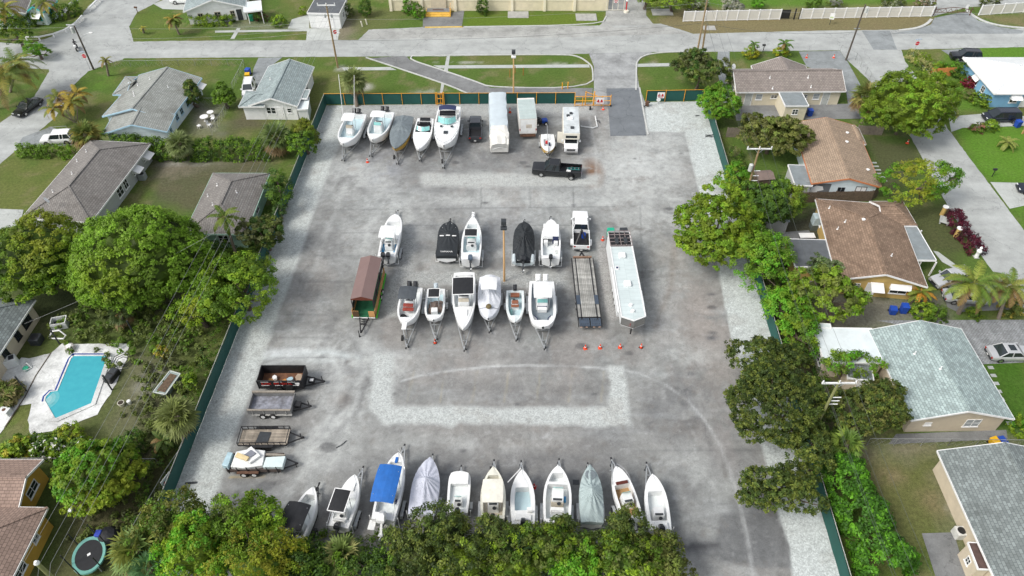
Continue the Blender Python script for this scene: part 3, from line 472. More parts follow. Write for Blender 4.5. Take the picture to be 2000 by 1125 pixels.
        if awning:
            A = B(); A.add([(-w / 2 - .2, .02, z + h + .25), (w / 2 + .2, .02, z + h + .25), (w / 2 + .2, awning, z + h - .25), (-w / 2 - .2, awning, z + h - .25)] + [(-w / 2 - .2, .02, z + h + .21), (w / 2 + .2, .02, z + h + .21), (w / 2 + .2, awning, z + h - .29), (-w / 2 - .2, awning, z + h - .29)], [(0, 1, 2, 3), (7, 6, 5, 4), (0, 4, 5, 1), (1, 5, 6, 2), (2, 6, 7, 3), (3, 7, 4, 0)])
            A.add([(-w / 2 - .2, .02, z + h + .2), (-w / 2 - .2, awning, z + h - .3), (-w / 2 - .2, .02, z + h - .4), (-w / 2 - .19, .02, z + h + .2), (-w / 2 - .19, awning, z + h - .3), (-w / 2 - .19, .02, z + h - .4)], [(0, 1, 2), (5, 4, 3), (0, 3, 4, 1)])
            ao = A.obj('awning', aw_mat or TRW); ao.parent = s.o; ao.matrix_local = M
        return o
    def door(s, bk, side, t, w=.95, h=2.05, m=TRW, frame=None):
        M = s._wf(bk, side, t); b = B(); b.box(-w / 2, w / 2, 0, .05, .05, h); b.c = 0
        for zz in (.25, 1.15): b.box(-w / 2 + .15, w / 2 - .15, .05, .065, zz, zz + .7)
        o = b.obj('door', m); o.parent = s.o; o.matrix_local = M
        f = B(); f.box(-w / 2 - .1, -w / 2 - .003, 0, .07, 0, h + .1); f.box(w / 2 + .003, w / 2 + .1, 0, .07, 0, h + .1); f.box(-w / 2, w / 2, 0, .07, h + .003, h + .1); fo = f.obj('door_frame', frame or TRW); fo.parent = o
        k = B(); k.cyl((w / 2 - .1, .05, 1), (w / 2 - .1, .12, 1), .04); ko = k.obj('handle', BMET); ko.parent = o
        return o
    def on_roof(s, bk, kind, u, v):      # u along the ridge -1..1, v across -1..1
        hx, hy = bk['hx'], bk['hy']; x, y = u * hx, v * hy; z = bk['zr'] - abs(v) * (bk['zr'] - bk['ze']) if bk['zr'] > bk['ze'] else bk['ze']; b = B()
        if kind == 'vent_pipe': b.cyl((x, y, z - .1), (x, y, z + .35), .06, n=8); b.cyl((x, y, z - .05), (x, y, z + .06), .16, .07, 8); m = TRW
        elif kind == 'vent_cap': b.cyl((x, y, z - .1), (x, y, z + .12), .16, .16, 10); b.cyl((x, y, z + .12), (x, y, z + .2), .24, .1, 10); m = TRW
        elif kind == 'satellite_dish':
            b.cyl((x, y, z - .1), (x, y, z + .6), .03, n=6); d = Vector((.5, -.75, .5)).normalized(); c = Vector((x, y, z + .65)); b.cyl(c, c + d * .06, .15, .42, 18); b.cyl(c + d * .05, c + d * .45, .015, .03, 5); m = TRW
        else: b.box(x - .3, x + .3, y - .3, y + .3, z - .1, z + .25); m = TRW
        o = b.obj(kind, m); o.parent = bk['ro']; return o

h = House('house', 'pale blue white house with a long weathered grey roof and patio set', 'house', [(197, 228, 2.6), (337, 238, 2.6), (396, 150, 2.6)])
a = h.block([(197, 230), (333, 232), (396, 150), None], 2.6, 4.2, wall=W_BL, roof=SH_G, trim=TRB); b_ = h.block([(201, 259), (325, 260), (341, 226), None], 2.55, 3.9, wall=W_BL, roof=SH_G, trim=TRB)
h.window(b_, 0, .35, .7, 1.9, 1.2, bars=0, glass=CURT); c_ = h.block([(229, 184), (236, 150), (262, 150), None], 2.6, 3.3, 'hip', (1, 0), wall=W_BL, roof=SH_G, trim=TRB)
for t in (.2, .35, .55, .75): h.window(a, 1, t, .9, .9, 1.0, frame=TRB)
h.window(b_, 1, .5, .9, .8, .8, frame=TRB); h.window(a, 1, .92, 1.2, 1.2, .9, awning=1.2, frame=TRB)
for u, v in ((-.3, .35), (-.1, .5), (.3, .6), (.2, -.4), (.5, .3)): h.on_roof(a, 'vent_pipe', u, v)

h = House('house', 'small white gabled house with pale blue grey shingles by the green fence corner', 'house', [(484, 207, 2.6), (580, 207, 2.6), (614, 130, 2.6)])
a = h.block([(484, 207), (581, 207), (614, 130), None], 2.6, 3.9, wall=W_W, roof=SH_B); b_ = h.block([(477, 178), (469, 208), (520, 208), None], 2.5, 3.3, 'hip', (1, 0), wall=W_W, roof=SH_B)
h.window(a, 0, .36, 1.0, .75, 1.1, frame=TRW, bars=0); h.window(a, 0, .46, 1.0, .75, 1.1, frame=TRW, bars=0); h.door(a, 0, .62); h.window(a, 0, .84, 1.2, .7, .8, bars=0)
h.window(a, 1, .62, 1.0, 1.0, 1.1); h.window(a, 1, .4, 1.2, .6, .6, bars=0); h.on_roof(a, 'vent_pipe', .1, .5)
c_ = h.block([(580, 214), (601, 214), (604, 190), None], 2.1, 2.3, 'flat', wall=W_W, roof=FLATW, ov=.1); h.block([(600, 176), (606, 192), (587, 192), None], 2.5, 2.6, 'flat', wall=None, roof=SH_B)

h = House('house', 'grey hip roofed house with white window awnings between the hedge and the round mango tree', 'house', [(40, 427, 2.6), (178, 433, 2.6), (295, 279, 2.6)])
a = h.block([(40, 427), (178, 433), (295, 279), None], 2.6, 4.4, 'hip', (1, 1), wall=W_G, roof=SH_D)
h.window(a, 1, .92, 1.0, 1.2, .9, awning=1.1); h.window(a, 1, .72, 1.0, 1.0, .9, awning=1.1); h.window(a, 1, .45, .7, 1.4, 1.4); h.window(a, 1, .55, .7, 1.0, 1.4); h.on_roof(a, 'satellite_dish', -.86, .2)
for u, v in ((.3, .6), (.55, .55), (-.1, .3), (-.5, .5)): h.on_roof(a, 'vent_pipe', u, v)

h = House('house', 'mint green house under a dark grey hip roof behind the leaning coconut palm', 'house', [(358, 457, 2.6), (480, 457, 2.6), (527, 338, 2.6)])
a = h.block([(358, 457), (480, 457), (527, 338), None], 2.6, 4.1, 'hip', (1, 1), wall=W_MINT, roof=SH_D, trim=W_MINT); h.window(a, 0, .6, 1, 1.2, 1); h.window(a, 1, .5, 1, 1.2, 1)
for u, v in ((.1, -.3), (.1, .7), (-.3, .3), (.4, .5)): h.on_roof(a, 'vent_pipe', u, v)

h = House('house', 'cream house with grey shingles at the left edge beside the swimming pool', 'house', [(-60, 780, 2.6), None or (3, 684, 2.6), (70, 584, 2.6)][:1] + [(3, 684, 2.6), (70, 584, 2.6)])
a = h.block([(-190, 780), (-60, 780), (70, 584), None], 2.6, 4.2, 'hip', (1, 1), wall=W_SAND, roof=SH_S)
for t, w_ in ((.86, 1.5), (.7, .9), (.5, .9), (.28, 1.4)): h.window(a, 1, t, .9, w_, 1.2, frame=BMET)
h = House('house', 'ochre walled house with brown shingles and a satellite dish at the lower left corner', 'house', [(37, 987, 2.6), (86, 897, 2.6), (-90, 897, 2.6)])
a = h.block([(86, 897), (35, 992), (-160, 992), None], 2.6, 3.6, 'gable', (0, 0), wall=W_OR, roof=SH_BR); h.window(a, 0, .5, 1.0, 1.6, 1.0, bars=1)
a = h.block([(-180, 1260), (-42, 1260), (94, 990), None], 2.6, 3.9, 'hip', (1, 1), wall=W_OR, roof=SH_BR); h.window(a, 1, .55, 1.0, 1.6, 1.0); h.window(a, 1, .82, 1.2, .8, .6)
h.on_roof(a, 'satellite_dish', .48, .52)

h = House('house', 'cream duplex with a taupe gable roof and a small flat roofed annex', 'house', [(1652, 178, 2.6), (1437, 180, 2.6), (1430, 126, 2.6)])
p0, p1 = G(1437, 180, 2.6), G(1652, 178, 2.6); dv = Vector((0, 6.9, 0))
a = h.block(None, 2.6, 4.2, 'gable', (0, 0), wall=W_C, roof=SH_T, world=[p0 + dv, p0, p1, p1 + dv]); q0, q1 = G(1467, 128, 2.6), G(1573, 128, 2.6); dn = Vector((0, 4.5, 0))
b_ = h.block(None, 2.6, 4.15, 'gable', (0, 0), wall=W_C, roof=SH_T, world=[q1, q0, q0 - dn, q1 - dn])
c_ = h.block([(1522, 176), (1531, 207), (1577, 207), None], 2.5, 2.5, 'flat', wall=W_C, roof=FLATG, ov=.12)
for t in (.115, .865): h.door(a, 1, t, m=mt('door_grey', (.5, .52, .5), .5))
for t, z, w_, h_ in ((.215, 1, 1.0, 1.0), (.36, 1.2, 1.0, .6), (.655, 1.2, .9, .6), (.77, 1, 1.0, 1.0)): h.window(a, 1, t, z, w_, h_, bars=1 if z > 1.1 else 0, glass=GLS if z > 1.1 else CURT)
h.window(c_, 1, .5, 1.0, .9, .9); h.window(a, 0, .6, 1.0, 1.0, 1.0)
for u, v in ((-.35, -.35), (-.33, -.85), (.35, -.35), (.37, -.8)): h.on_roof(a, 'vent_pipe', u, v)
h.on_roof(a, 'satellite_dish', -.97, .3)

h = House('house', 'house with tan brown roof and a dark grey mural on its white gable', 'house', [(1587, 362, 2.6), (1721, 362, 2.6), (1670, 242, 2.6)])
a = h.block([(1587, 362), (1721, 362), (1670, 242), None], 2.6, 3.7, 'gable', (0, 0), wall=W_BL, roof=SH_R, trim=mt('trim_orange_brown', S((190, 120, 80)), .6)); h.block([(1668, 281), (1692, 281), (1677, 250), None], 2.4, 2.9, 'hip', (.6, 0), wall=None, roof=SH_R)
h.block([(1554, 364), (1586, 361), (1571, 321), None], 2.3, 2.3, 'flat', wall=W_G, roof=FLATG, ov=.12); h.window(a, 0, .77, .7, 1.4, 1.5, frame=BMET, glass=TRW); h.window(a, 0, .43, 1.3, .4, .6, bars=0, frame=BMET, hb=0); h.window(a, 0, .49, 1.3, .4, .6, bars=0, frame=BMET, hb=0)
M = h._wf(a, 0, .13); mu = B(); mu.box(-2.0, 1.2, 0, .03, .1, 2.35); mo = mu.obj('mural', mt('mural_grey', (.14, .15, .16), .7)); mo.parent = h.o; mo.matrix_local = M
mu = B(); sp_ = [(-1.1, .2), (-.35, .25), (-.3, 1.1), (.45, 1.35), (.2, 1.9), (-.6, 2.0), (-1.15, 1.6), (-1.3, .9)]; mu.add([(x, .04, z) for x, z in sp_] + [(x, .032, z) for x, z in sp_], [tuple(range(8)), tuple(range(15, 7, -1))]); m2 = mu.obj('mural_shape', TRW); m2.parent = mo
for u, v in ((.6, -.55), (.25, -.4)): h.on_roof(a, 'vent_cap', u, v)
h.on_roof(a, 'vent_cap', -.55, -.75)

h = House('house', 'ochre house with patchy red brown roof, a white gable trim and two white awnings', 'house', [(1808, 552, 2.6), (1638, 555, 2.6), (1595, 395, 2.6)][::-1])
a = h.block([(1638, 555), (1808, 552), None, (1595, 395)], 2.6, 4.0, 'hip', (0, 1), wall=W_Y, roof=SH_R2); b_ = h.block([(1790, 441), (1765, 393), (1700, 393), None], 2.6, 3.8, 'hip', (1, 0), wall=W_Y, roof=SH_R2)
c_ = h.block([(1782, 506), (1830, 511), (1790, 442), None], 2.35, 2.35, 'flat', wall=None, roof=FLATG); d_ = h.block([(1554, 523), (1656, 521), (1634, 467), None], 2.4, 2.4, 'flat', wall=W_Y, roof=FLATD, ov=.15)
po = B()
for x, y in ((1829, 512), (1800, 509), (1800, 450)):
    p = G(x, y, 2.2); po.box(p.x - .07, p.x + .07, p.y - .07, p.y + .07, 0, 2.2)
pp = po.obj('porch_posts', TRW); pp.parent = h.o; pp.matrix_parent_inverse = h.W.inverted()
h.window(a, 0, .24, 1.3, .7, .6); h.door(a, 0, .42); h.window(a, 0, .76, .8, 1.9, 1.2, awning=.5); M = h._wf(a, 0, .45); aw = B(); aw.add([(-.6, .05, 2.3), (.8, .05, 2.3), (.8, 1.3, 1.9), (-.6, 1.3, 1.9), (-.6, .05, 2.26), (.8, .05, 2.26), (.8, 1.3, 1.86), (-.6, 1.3, 1.86)], [(0, 1, 2, 3), (7, 6, 5, 4), (0, 4, 5, 1), (1, 5, 6, 2), (2, 6, 7, 3), (3, 7, 4, 0)]); ao = aw.obj('awning', TRW); ao.parent = h.o; ao.matrix_local = M
for t in (.2, .5, .8): h.window(a, 3, t, 1, 1, 1)
h.on_roof(a, 'vent_cap', .3, .1); [h.on_roof(a, 'vent_pipe', u, v) for u, v in ((.3, .5), (.15, .7), (.7, .75), (-.5, -.3))]

h = House('house', 'cream house with a big mint grey shingle roof and a white flat roofed extension', 'house', [(1780, 820, 2.6), (1983, 820, 2.6), (1878, 643, 2.6)])
a = h.block([(1780, 820), (1983, 820), (1878, 643), None], 2.6, 4.0, wall=W_SAND, roof=SH_M); b_ = h.block([(1611, 708), (1731, 709), (1702, 641), None], 2.6, 2.6, 'flat', wall=W_SAND, roof=FLATW, ov=.2)
h.block([(1596, 642), (1624, 642), (1621, 632), None], 2.62, 2.62, 'flat', wall=W_SAND, roof=FLATW, ov=.05); c_ = h.block([(1657, 742), (1706, 742), (1700, 710), None], 2.1, 2.1, 'flat', wall=W_SAND, roof=SH_S, ov=.1)
h.window(a, 0, .68, .8, 1.5, 1.2, glass=CURT); h.window(a, 0, .2, 1.1, .7, .5, glass=TRW); h.window(b_, 3, .4, .9, 1.2, 1.1); h.window(b_, 3, .75, .9, 1.2, 1.1); h.door(c_, 0, .7); h.on_roof(a, 'vent_pipe', -.1, .1); h.on_roof(a, 'vent_pipe', .3, .4); h.window(a, 1, .3, 1, 1.2, 1); h.window(a, 1, .7, 1, 1.2, 1)

h = House('house', 'cream house with streaked stone grey shingles at the lower right corner', 'house', [(1997, 1250, 2.6), (2190, 1250, 2.6), (2045, 880, 2.6)])
a = h.block([(1997, 1250), None, (2060, 880), (1832, 883)], 2.6, 4.1, 'gable', (0, 0), wall=W_SAND, roof=SH_S)
c_ = h.block([(1911, 1112), (1935, 1112), (1914, 1060), None], 2.2, 2.2, 'flat', wall=W_SAND, roof=mt('rust_brown_roof', (.10, .06, .05), .8, .3), ov=.05); h.window(a, 3, .72, 1, .8, .9); h.window(c_, 3, .5, .8, .6, .8); [h.on_roof(a, 'vent_pipe', u, v) for u, v in ((.55, -.6), (.3, -.3), (.1, -.5))]

h = House('house', 'sky blue house with a bright white standing seam metal roof', 'house', [(1879, 112, 2.6), (1938, 183, 2.6), (2060, 183, 2.6)])
p0, p1 = G(1879, 112, 2.6), G(1938, 183, 2.6); p1 = Vector((p0.x + .2, p1.y, 2.6)); E = Vector((13, 0, 0))
a = h.block(None, 2.6, 4.3, 'hip', (1, 0), wall=W_SKY, roof=METR, world=[p0, p1, p1 + E, p0 + E]); h.window(a, 0, .45, .8, 1.3, 1.0, awning=.5); h.door(a, 1, .42); h.window(a, 1, .27, .8, 1.2, 1.2, awning=1.0); h.window(a, 1, .6, .8, 1.4, 1.1, awning=1.0); h.window(a, 0, .7, .8, 1.0, 1.0)

h = House('house', 'long white house with pale roof and a white porch roof north of the road', 'house', [(362, 16, 2.6), (478, 18, 2.6), (478, -25, 2.6)])
a = h.block([(360, 18), (478, 18), (484, -34), None], 2.6, 4.3, wall=W_W, roof=SH_B); c_ = h.block([(476, 22), (511, 22), (509, 3), None], 2.5, 2.5, 'flat', wall=None, roof=FLATW)
for t, w_ in ((.22, .9), (.52, 1.1), (.78, .8)): h.window(a, 0, t, .8, w_, 1.1, frame=mt('window_surround_tan', (.5, .44, .34), .8))
h.door(a, 0, .9, m=DGR); po = B()
for x, y in ((510, 22), (508, 6), (482, 22)):
    p = G(x, y, 2.3); po.box(p.x - .05, p.x + .05, p.y - .05, p.y + .05, 0, 2.3)
pp = po.obj('porch_posts', TRW); pp.parent = h.o; pp.matrix_parent_inverse = h.W.inverted()
h = House('garage', 'white flat roofed garage with a wide white door beside the road', 'garage', [(599, 26, 2.6), (663, 26, 2.6), (679, -4, 2.6)])
a = h.block([(599, 26), (663, 26), (679, -6), None], 2.8, 2.8, 'flat', wall=W_W, roof=FLATD, ov=.12, th=.25); M = h._wf(a, 0, .5); b = B(); b.box(-1.6, 1.6, 0, .05, 0, 2.1)
for i in range(4): b.box(-1.5, 1.5, .05, .065, .1 + i * .5, .5 + i * .5)
o = b.obj('garage_door', TRW); o.parent = h.o; o.matrix_local = M; h.window(a, 1, .4, 1, 1, .9); h.window(a, 1, .7, 1, 1, .9)
h = House('house', 'white and turquoise clapboard house with dark roof behind palms at the top left', 'house', [(-20, 30, 2.6), (52, 30, 2.6), (70, 0, 2.6)])
a = h.block([(-40, 36), (50, 26), (60, 0), None], 2.6, 4.0, wall=stucco('white_teal', (.68, .78, .78)), roof=SH_D, trim=TRW); b_ = h.block([(52, 22), (84, 24), (112, 2), None], 2.6, 3.6, wall=stucco('white_teal', (.68, .78, .78)), roof=SH_D, trim=mt('turquoise_trim', S((70, 190, 190)), .5))
h.window(b_, 0, .4, .8, 1.2, 1.0, awning=1.0, frame=mt('turquoise_trim', (0, 0, 0))); h.window(a, 0, .6, .8, 1.2, 1.0, awning=1.0); h.window(b_, 1, .5, .8, 1.2, 1.0, frame=mt('turquoise_trim', (0, 0, 0)))

# large cream hall at the top edge
p0, p1 = G(766, 21), G(1187, 16); hb_ = empty('hall_building', ((p0.x + p1.x) / 2, p0.y, 0), 0, 'large cream hall with shallow pilasters and yellow edged entrance steps', 'building'); hw = (p1.x - p0.x) / 2
CR = stucco('hall_cream', (.74, .66, .48)); CR2 = mt('hall_cream_light', (.82, .75, .58), .8, .08); b = B(); b.box(-hw, hw - 2.6, 0, 22, 0, 5.5); o = b.obj('wall', CR, hb_); b = B(); b.box(-hw - .2, hw - 2.4, -.2, 22, 5.5, 5.9); b.obj('roof', FLATW, hb_)
b = B(); b.box(-hw, hw - 2.6, -.08, -.002, 1.9, 2.15)
for x in (765, 825, 890, 1000, 1063, 1121): k = G(x, 19).x - hb_.location.x; b.box(k - .25, k + .25, -.25, -.003, 0, 5.5)
b.obj('pilasters', CR2, hb_); b = B(); x0, x1 = G(834, 20).x - hb_.location.x, G(882, 20).x - hb_.location.x
for i in range(3): b.box(x0, x1, -1.9 - .35 * i, -.26, 0 if i == 2 else .45 - .2 * i + .001 - .19, .6 - .2 * i)
b.obj('entrance_steps', mt('step_yellow', S((215, 175, 80)), .8, .2), hb_); b = B(); b.box(x0 + .1, x1 - .1, -1.8, -.27, .604, .62); b.obj('landing', RAMPM, hb_); b = B(); b.box(x0 + 1.2, x0 + 3.2, -1.1, -.7, .624, .64); b.obj('doormat', mt('mat_brown', (.1, .05, .04), .9), hb_)
b = B()
for i in range(2): b.tube([(x1 - .1, -2.6 + i, 0), (x1 - .1, -2.6 + i, 1.4)], .04)
b.tube([(x1 - .1, -2.6, 1.35), (x1 - .1, -.5, 1.7)], .04); b.obj('handrail', YEL, hb_); b = B(); b.box(x0 + .9, x1 - .9, -.3, -.262, .6, 3.2); b.obj('door', mt('hall_door', (.6, .52, .38), .6), hb_)
b = B(); b.box(hw - 2.6, hw - .1, .003, .12, 0, 2.4); b.obj('side_wall', CR, hb_)
# ---------------- boats and their trailers ----------------
COV_L = mt('cover_lavender', (.50, .52, .60), .8, .1, 2); COV_W = mt('cover_off_white', (.62, .64, .68), .8, .1, 2); COV_G = mt('cover_slate_grey', (.16, .19, .205), .8, .2, 2); COV_S = mt('cover_sage_grey', (.34, .41, .41), .8, .12, 2)
COV_K = mt('cover_black', (.016, .02, .024), .7, .3, 3); NAVY = mt('canvas_navy', (.02, .03, .09), .75, .2, 3); RBLUE = mt('canvas_blue', (.012, .12, .42), .7, .15, 2); CHAR = mt('canvas_charcoal', (.06, .07, .08), .75, .2, 3)
TAN = mt('deck_tan', (.38, .23, .10), .7, .2, 4); GDECK = mt('deck_grey_foam', (.22, .26, .29), .8, .12, 3); BRS = mt('seat_brown', (.25, .09, .045), .6, .2, 4); REDS = mt('seat_red', (.28, .05, .035), .6, .2, 4); GOLD = mt('hull_gold', (.42, .26, .05), .3, .15, 3); HBLUE = mt('deck_blue', (.02, .22, .45), .5, .15, 3); MAH = mt('mahogany', (.10, .02, .012), .35, .2, 4); BEIGE = mt('beige_pad', (.50, .45, .36), .7, .15, 3)
def lerp1(pts, t):
    for (a, x), (b, y) in zip(pts, pts[1:]):
        if t <= b: return x + (y - x) * max(0, (t - a)) / (b - a + 1e-9)
    return pts[-1][1]
class Boat:
    def __init__(s, label, bow, stern, beam, zs=1.9, zk=.55, p=2.3, q=.75, cock=((.06, .78),), zf=None, floor=DECK, hull=WH, deck=WH, g=.2, group='boats parked on trailers', cabin=0, stern_w=.9, stripe=None, tuck=.42, name='motorboat'):
        a, b = G(*bow, zs), G(*stern, zs); d = a - b; s.L = d.length; s.rz = math.atan2(d.y, d.x); m = (a + b) / 2; s.beam = beam / ppm((bow[1] + stern[1]) / 2, zs) if beam > 8 else beam
        s.o = empty(name, (m.x, m.y, 0), s.rz, label, 'boat', group); s.W = Matrix.Translation((m.x, m.y, 0)) @ Matrix.Rotation(s.rz, 4, 'Z'); s.I = s.W.inverted()
        s.zs, s.zk, s.p, s.q, s.tuck, s.sw = zs, zk, p, q, tuck, stern_w; s.zf = zf if zf is not None else zs - .75; s.g = g
        ts = [0, .04, .12, .25, .4, .52, .62, .7, .77, .83, .88, .92, .955, .98, 1]; ring, inner, st = [], [], []
        for t in ts:
            x, hb = (t - .5) * s.L, s.hb(t); z1, z0 = s.sheer(t), s.keel(t); zc = z0 + (z1 - z0) * .3; cb = hb * (.9 - .25 * max(0, t - .6))
            ring.append([(x, -hb + .03, z1), (x, -hb, z1 - .08), (x, -cb, zc), (x, 0, z0), (x, cb, zc), (x, hb, z1 - .08), (x, hb - .03, z1)])
        hb_ = B(); hb_.loft(ring); r0 = ring[0]; hb_.add(r0, [tuple(range(7))]); s.hull = hb_.obj('hull', hull, s.o, smooth=True)
        if stripe:
            sb = B()
            for sg in (-1, 1):
                sb.loft([[(r[0][0], sg * (abs(r[1][1]) * .985 + .02), r[1][2] - .12), (r[0][0], sg * (abs(r[2][1] * .45 + r[1][1] * .55 * sg * -1 if 0 else abs(r[1][1]) * .55 + abs(r[2][1]) * .45) + .02), r[1][2] * .6 + r[2][2] * .4)] for r in ring])
            sb.obj('hull_stripe', stripe, s.o)
        # inner liner
        segs = [];
        for t in ts: segs.append((t, any(a_ < t < b_ for a_, b_ in cock)))
        for a_, b_ in cock:
            for t, f in ((a_ - 1e-4, False), (a_ + 1e-4, True), (b_ - 1e-4, True), (b_ + 1e-4, False)): segs.append((t, f))
        segs.sort(); rows = []
        for t, f in segs:
            x, hb = (t - .5) * s.L, s.hb(t) - .03; z1 = s.sheer(t) + .012; gi = max(hb - g, hb * .25); zf_ = (s.zf if f else z1 + .03 + (cabin if cabin and .45 < t < .9 else 0) * 0)
            rows.append([(x, -hb, z1), (x, -gi, z1), (x, -gi + .02, zf_), (x, 0, zf_ + (0 if f else .04)), (x, gi - .02, zf_), (x, gi, z1), (x, hb, z1)])
        db = B()
        n = 7
        vs = [p_ for r in rows for p_ in r]; db.v = vs
        for j in range(len(rows) - 1):
            fl = segs[j][1] and segs[j + 1][1]
            for i in range(6): db.f.append((j * n + i, (j + 1) * n + i, (j + 1) * n + i + 1, j * n + i + 1)); db.m.append(1 if fl and i in (2, 3) else 0)
        s.deck = db.obj('deck', [deck, floor], s.o); s.outb = 0
    def hb(s, t):
        k = s.beam / 2
        if t < s.tuck: return k * (s.sw + (1 - s.sw) * math.sin(t / s.tuck * math.pi / 2))
        return k * max(.012, (1 - ((t - s.tuck) / (1 - s.tuck)) ** s.p)) ** s.q
    def sheer(s, t): return s.zs - .12 + .34 * t * t
    def keel(s, t): return s.zk + max(0, (t - .72) / .28) ** 2 * (s.sheer(t) - s.zk) * .8
    def X(s, px, py, z): return (s.I @ G(px, py, z)).x
    def part(s, name, b, m, smooth=False, parent=None): return b.obj(name, m, parent or s.o, smooth)
    def ttop(s, px, z, l, w, m=WH, legs=True, arch=.06, name='hardtop', th=.07, frame=ALU, rim=None):
        x = s.X(*px, z); b = B(); rows = []
        for i in range(7):
            u = i / 6; xx = x - l / 2 + l * u; dz = -arch * (2 * u - 1) ** 2; k = 1 - .06 * (abs(2 * u - 1) ** 4)
            rows.append([(xx, w / 2 * k * v, z + dz - arch * v * v) for v in (-1, -.9, -.5, 0, .5, .9, 1)])
        b.loft(rows); b.loft([[(p_[0], p_[1], p_[2] - th) for p_ in reversed(r)] for r in rows])
        for r in (rows[0], rows[-1][::-1]): b.add(r + [(p_[0], p_[1], p_[2] - th) for p_ in r], [(i, i + 7, i + 8, i + 1) for i in range(6)])
        for k in (0, 6): r = [q_[k] for q_ in rows]; b.add(r + [(p_[0], p_[1], p_[2] - th) for p_ in r], [((i, i + 1, i + 8, i + 7) if k == 0 else (i, i + 7, i + 8, i + 1)) for i in range(6)])
        o = s.part(name, b, m)
        if rim:
            r = B(); pts = [(x - l / 2, -w / 2), (x + l / 2, -w / 2), (x + l / 2, w / 2), (x - l / 2, w / 2), (x - l / 2, -w / 2)]; [r.bar((a_[0], a_[1], z - arch * 1.5), (c_[0], c_[1], z - arch * 1.5), .07, .07) for a_, c_ in zip(pts, pts[1:])]; s.part('top_rim', r, rim, parent=o)
        if legs:
            f = B()
            for sx in (-.32, .32):
                for sy in (-1, 1): f.tube([(x + sx * l, sy * w * .4, z - th - arch * .6), (x + sx * l * .9, sy * w * .36, s.zf + .9), (x + sx * l * .9, sy * w * .34, s.zf)], .03)
            s.part('top_frame', f, frame)
        return o
    def console(s, px, z=None, l=1.0, w=.9, h=1.15, m=WH, glass=TEAL, seat=None, wind=True, dash=DGR):
        z = z or s.zf + h; x = s.X(*px, z); b = B(); zf = s.zf
        b.prism([(x - l / 2, -w / 2), (x + l / 2 - .1, -w / 2), (x + l / 2, -w / 2 + .15), (x + l / 2, w / 2 - .15), (x + l / 2 - .1, w / 2), (x - l / 2, w / 2)], zf + .002, zf + h, [(x - l / 2 + .12, -w / 2 + .06), (x + l / 2 - .25, -w / 2 + .06), (x + l / 2 - .18, -w / 2 + .15), (x + l / 2 - .18, w / 2 - .15), (x + l / 2 - .25, w / 2 - .06), (x - l / 2 + .12, w / 2 - .06)])
        o = s.part('console', b, m)
        if wind:
            g = B(); g.add([(x + l / 2 - .14, -w / 2 + .08, zf + h), (x + l / 2 - .14, w / 2 - .08, zf + h), (x + l / 2 - .3, w / 2 - .1, zf + h + .4), (x + l / 2 - .3, -w / 2 + .1, zf + h + .4), (x + l / 2 - .17, -w / 2 + .08, zf + h), (x + l / 2 - .17, w / 2 - .08, zf + h), (x + l / 2 - .33, w / 2 - .1, zf + h + .4), (x + l / 2 - .33, -w / 2 + .1, zf + h + .4)], [(0, 1, 2, 3), (7, 6, 5, 4), (0, 3, 7, 4), (1, 5, 6, 2), (3, 2, 6, 7)]); s.part('windshield', g, glass, parent=o)
        d = B(); d.box(x - l / 2 + .14, x - l / 2 + .34, -w / 2 + .15, w / 2 - .15, zf + h + .002, zf + h + .03); d.cyl((x - l / 2 - .02, -.12, zf + h * .8), (x - l / 2 - .06, -.12, zf + h * .8 + .02), .17, n=10); s.part('dashboard', d, dash, parent=o)
        if seat: s.seat(None, l=.5, w=w, h=.55, m=seat, x=x - l / 2 - .75)
        return x
    def seat(s, px, l=.5, w=.9, h=.5, m=WH2, x=None, back=True, y=0, name='seat'):
        x = s.X(*px, s.zf + h) if x is None else x; b = B(); b.rbox(x - l / 2, x + l / 2, y - w / 2, y + w / 2, s.zf + .002, s.zf + h, .06); o = s.part(name, b, m)
        if back: b = B(); b.rbox(x - l / 2 - .14, x - l / 2 - .003, y - w / 2, y + w / 2, s.zf + .2, s.zf + h + .35, .05); s.part('backrest', b, m, parent=o)
        return o
    def outboard(s, n=1, m=None, sc=1.0, up=True):
        m = m or mt('cowling_black', (.015, .017, .02), .25, .2, 2); zt = s.sheer(0)
        for i in range(n):
            y = (i - (n - 1) / 2) * .62 * sc; x = -s.L / 2 - .18; Mx = Matrix.Translation((x, y, zt + .15)) @ Matrix.Rotation(R(38 if up else 0), 4, 'Y') @ Matrix.Scale(sc, 4)
            b = B(Mx); b.loft([[(-.36 + .02, -.2, 0), (.25, -.2, 0), (.25, .2, 0), (-.34, .2, 0)], [(-.42, -.24, .2), (.28, -.22, .15), (.28, .22, .15), (-.42, .24, .2)], [(-.40, -.22, .48), (.24, -.2, .42), (.24, .2, .42), (-.40, .22, .48)], [(-.28, -.13, .6), (.15, -.13, .55), (.15, .13, .55), (-.28, .13, .6)]], True, True)
            o = b.obj('outboard_motor', m, s.o, bevel=.04); l = B(Mx); l.loft([[(-.14, -.07, z), (.14, -.07, z), (.14, .07, z), (-.14, .07, z)] for z in (-.004, -.75)], True, True); l.box(-.3, .12, -.13, .13, -.8, -.755); l.cyl((-.25, 0, -1.0), (.2, 0, -1.0), .09, .05, 8); l.loft([[(-.12, -.05, z), (.12, -.05, z), (.12, .05, z), (-.12, .05, z)] for z in (-.8, -1.15)], True, True)
            l.obj('lower_unit', m if m is WH else DGR, o); pr = B(Mx)
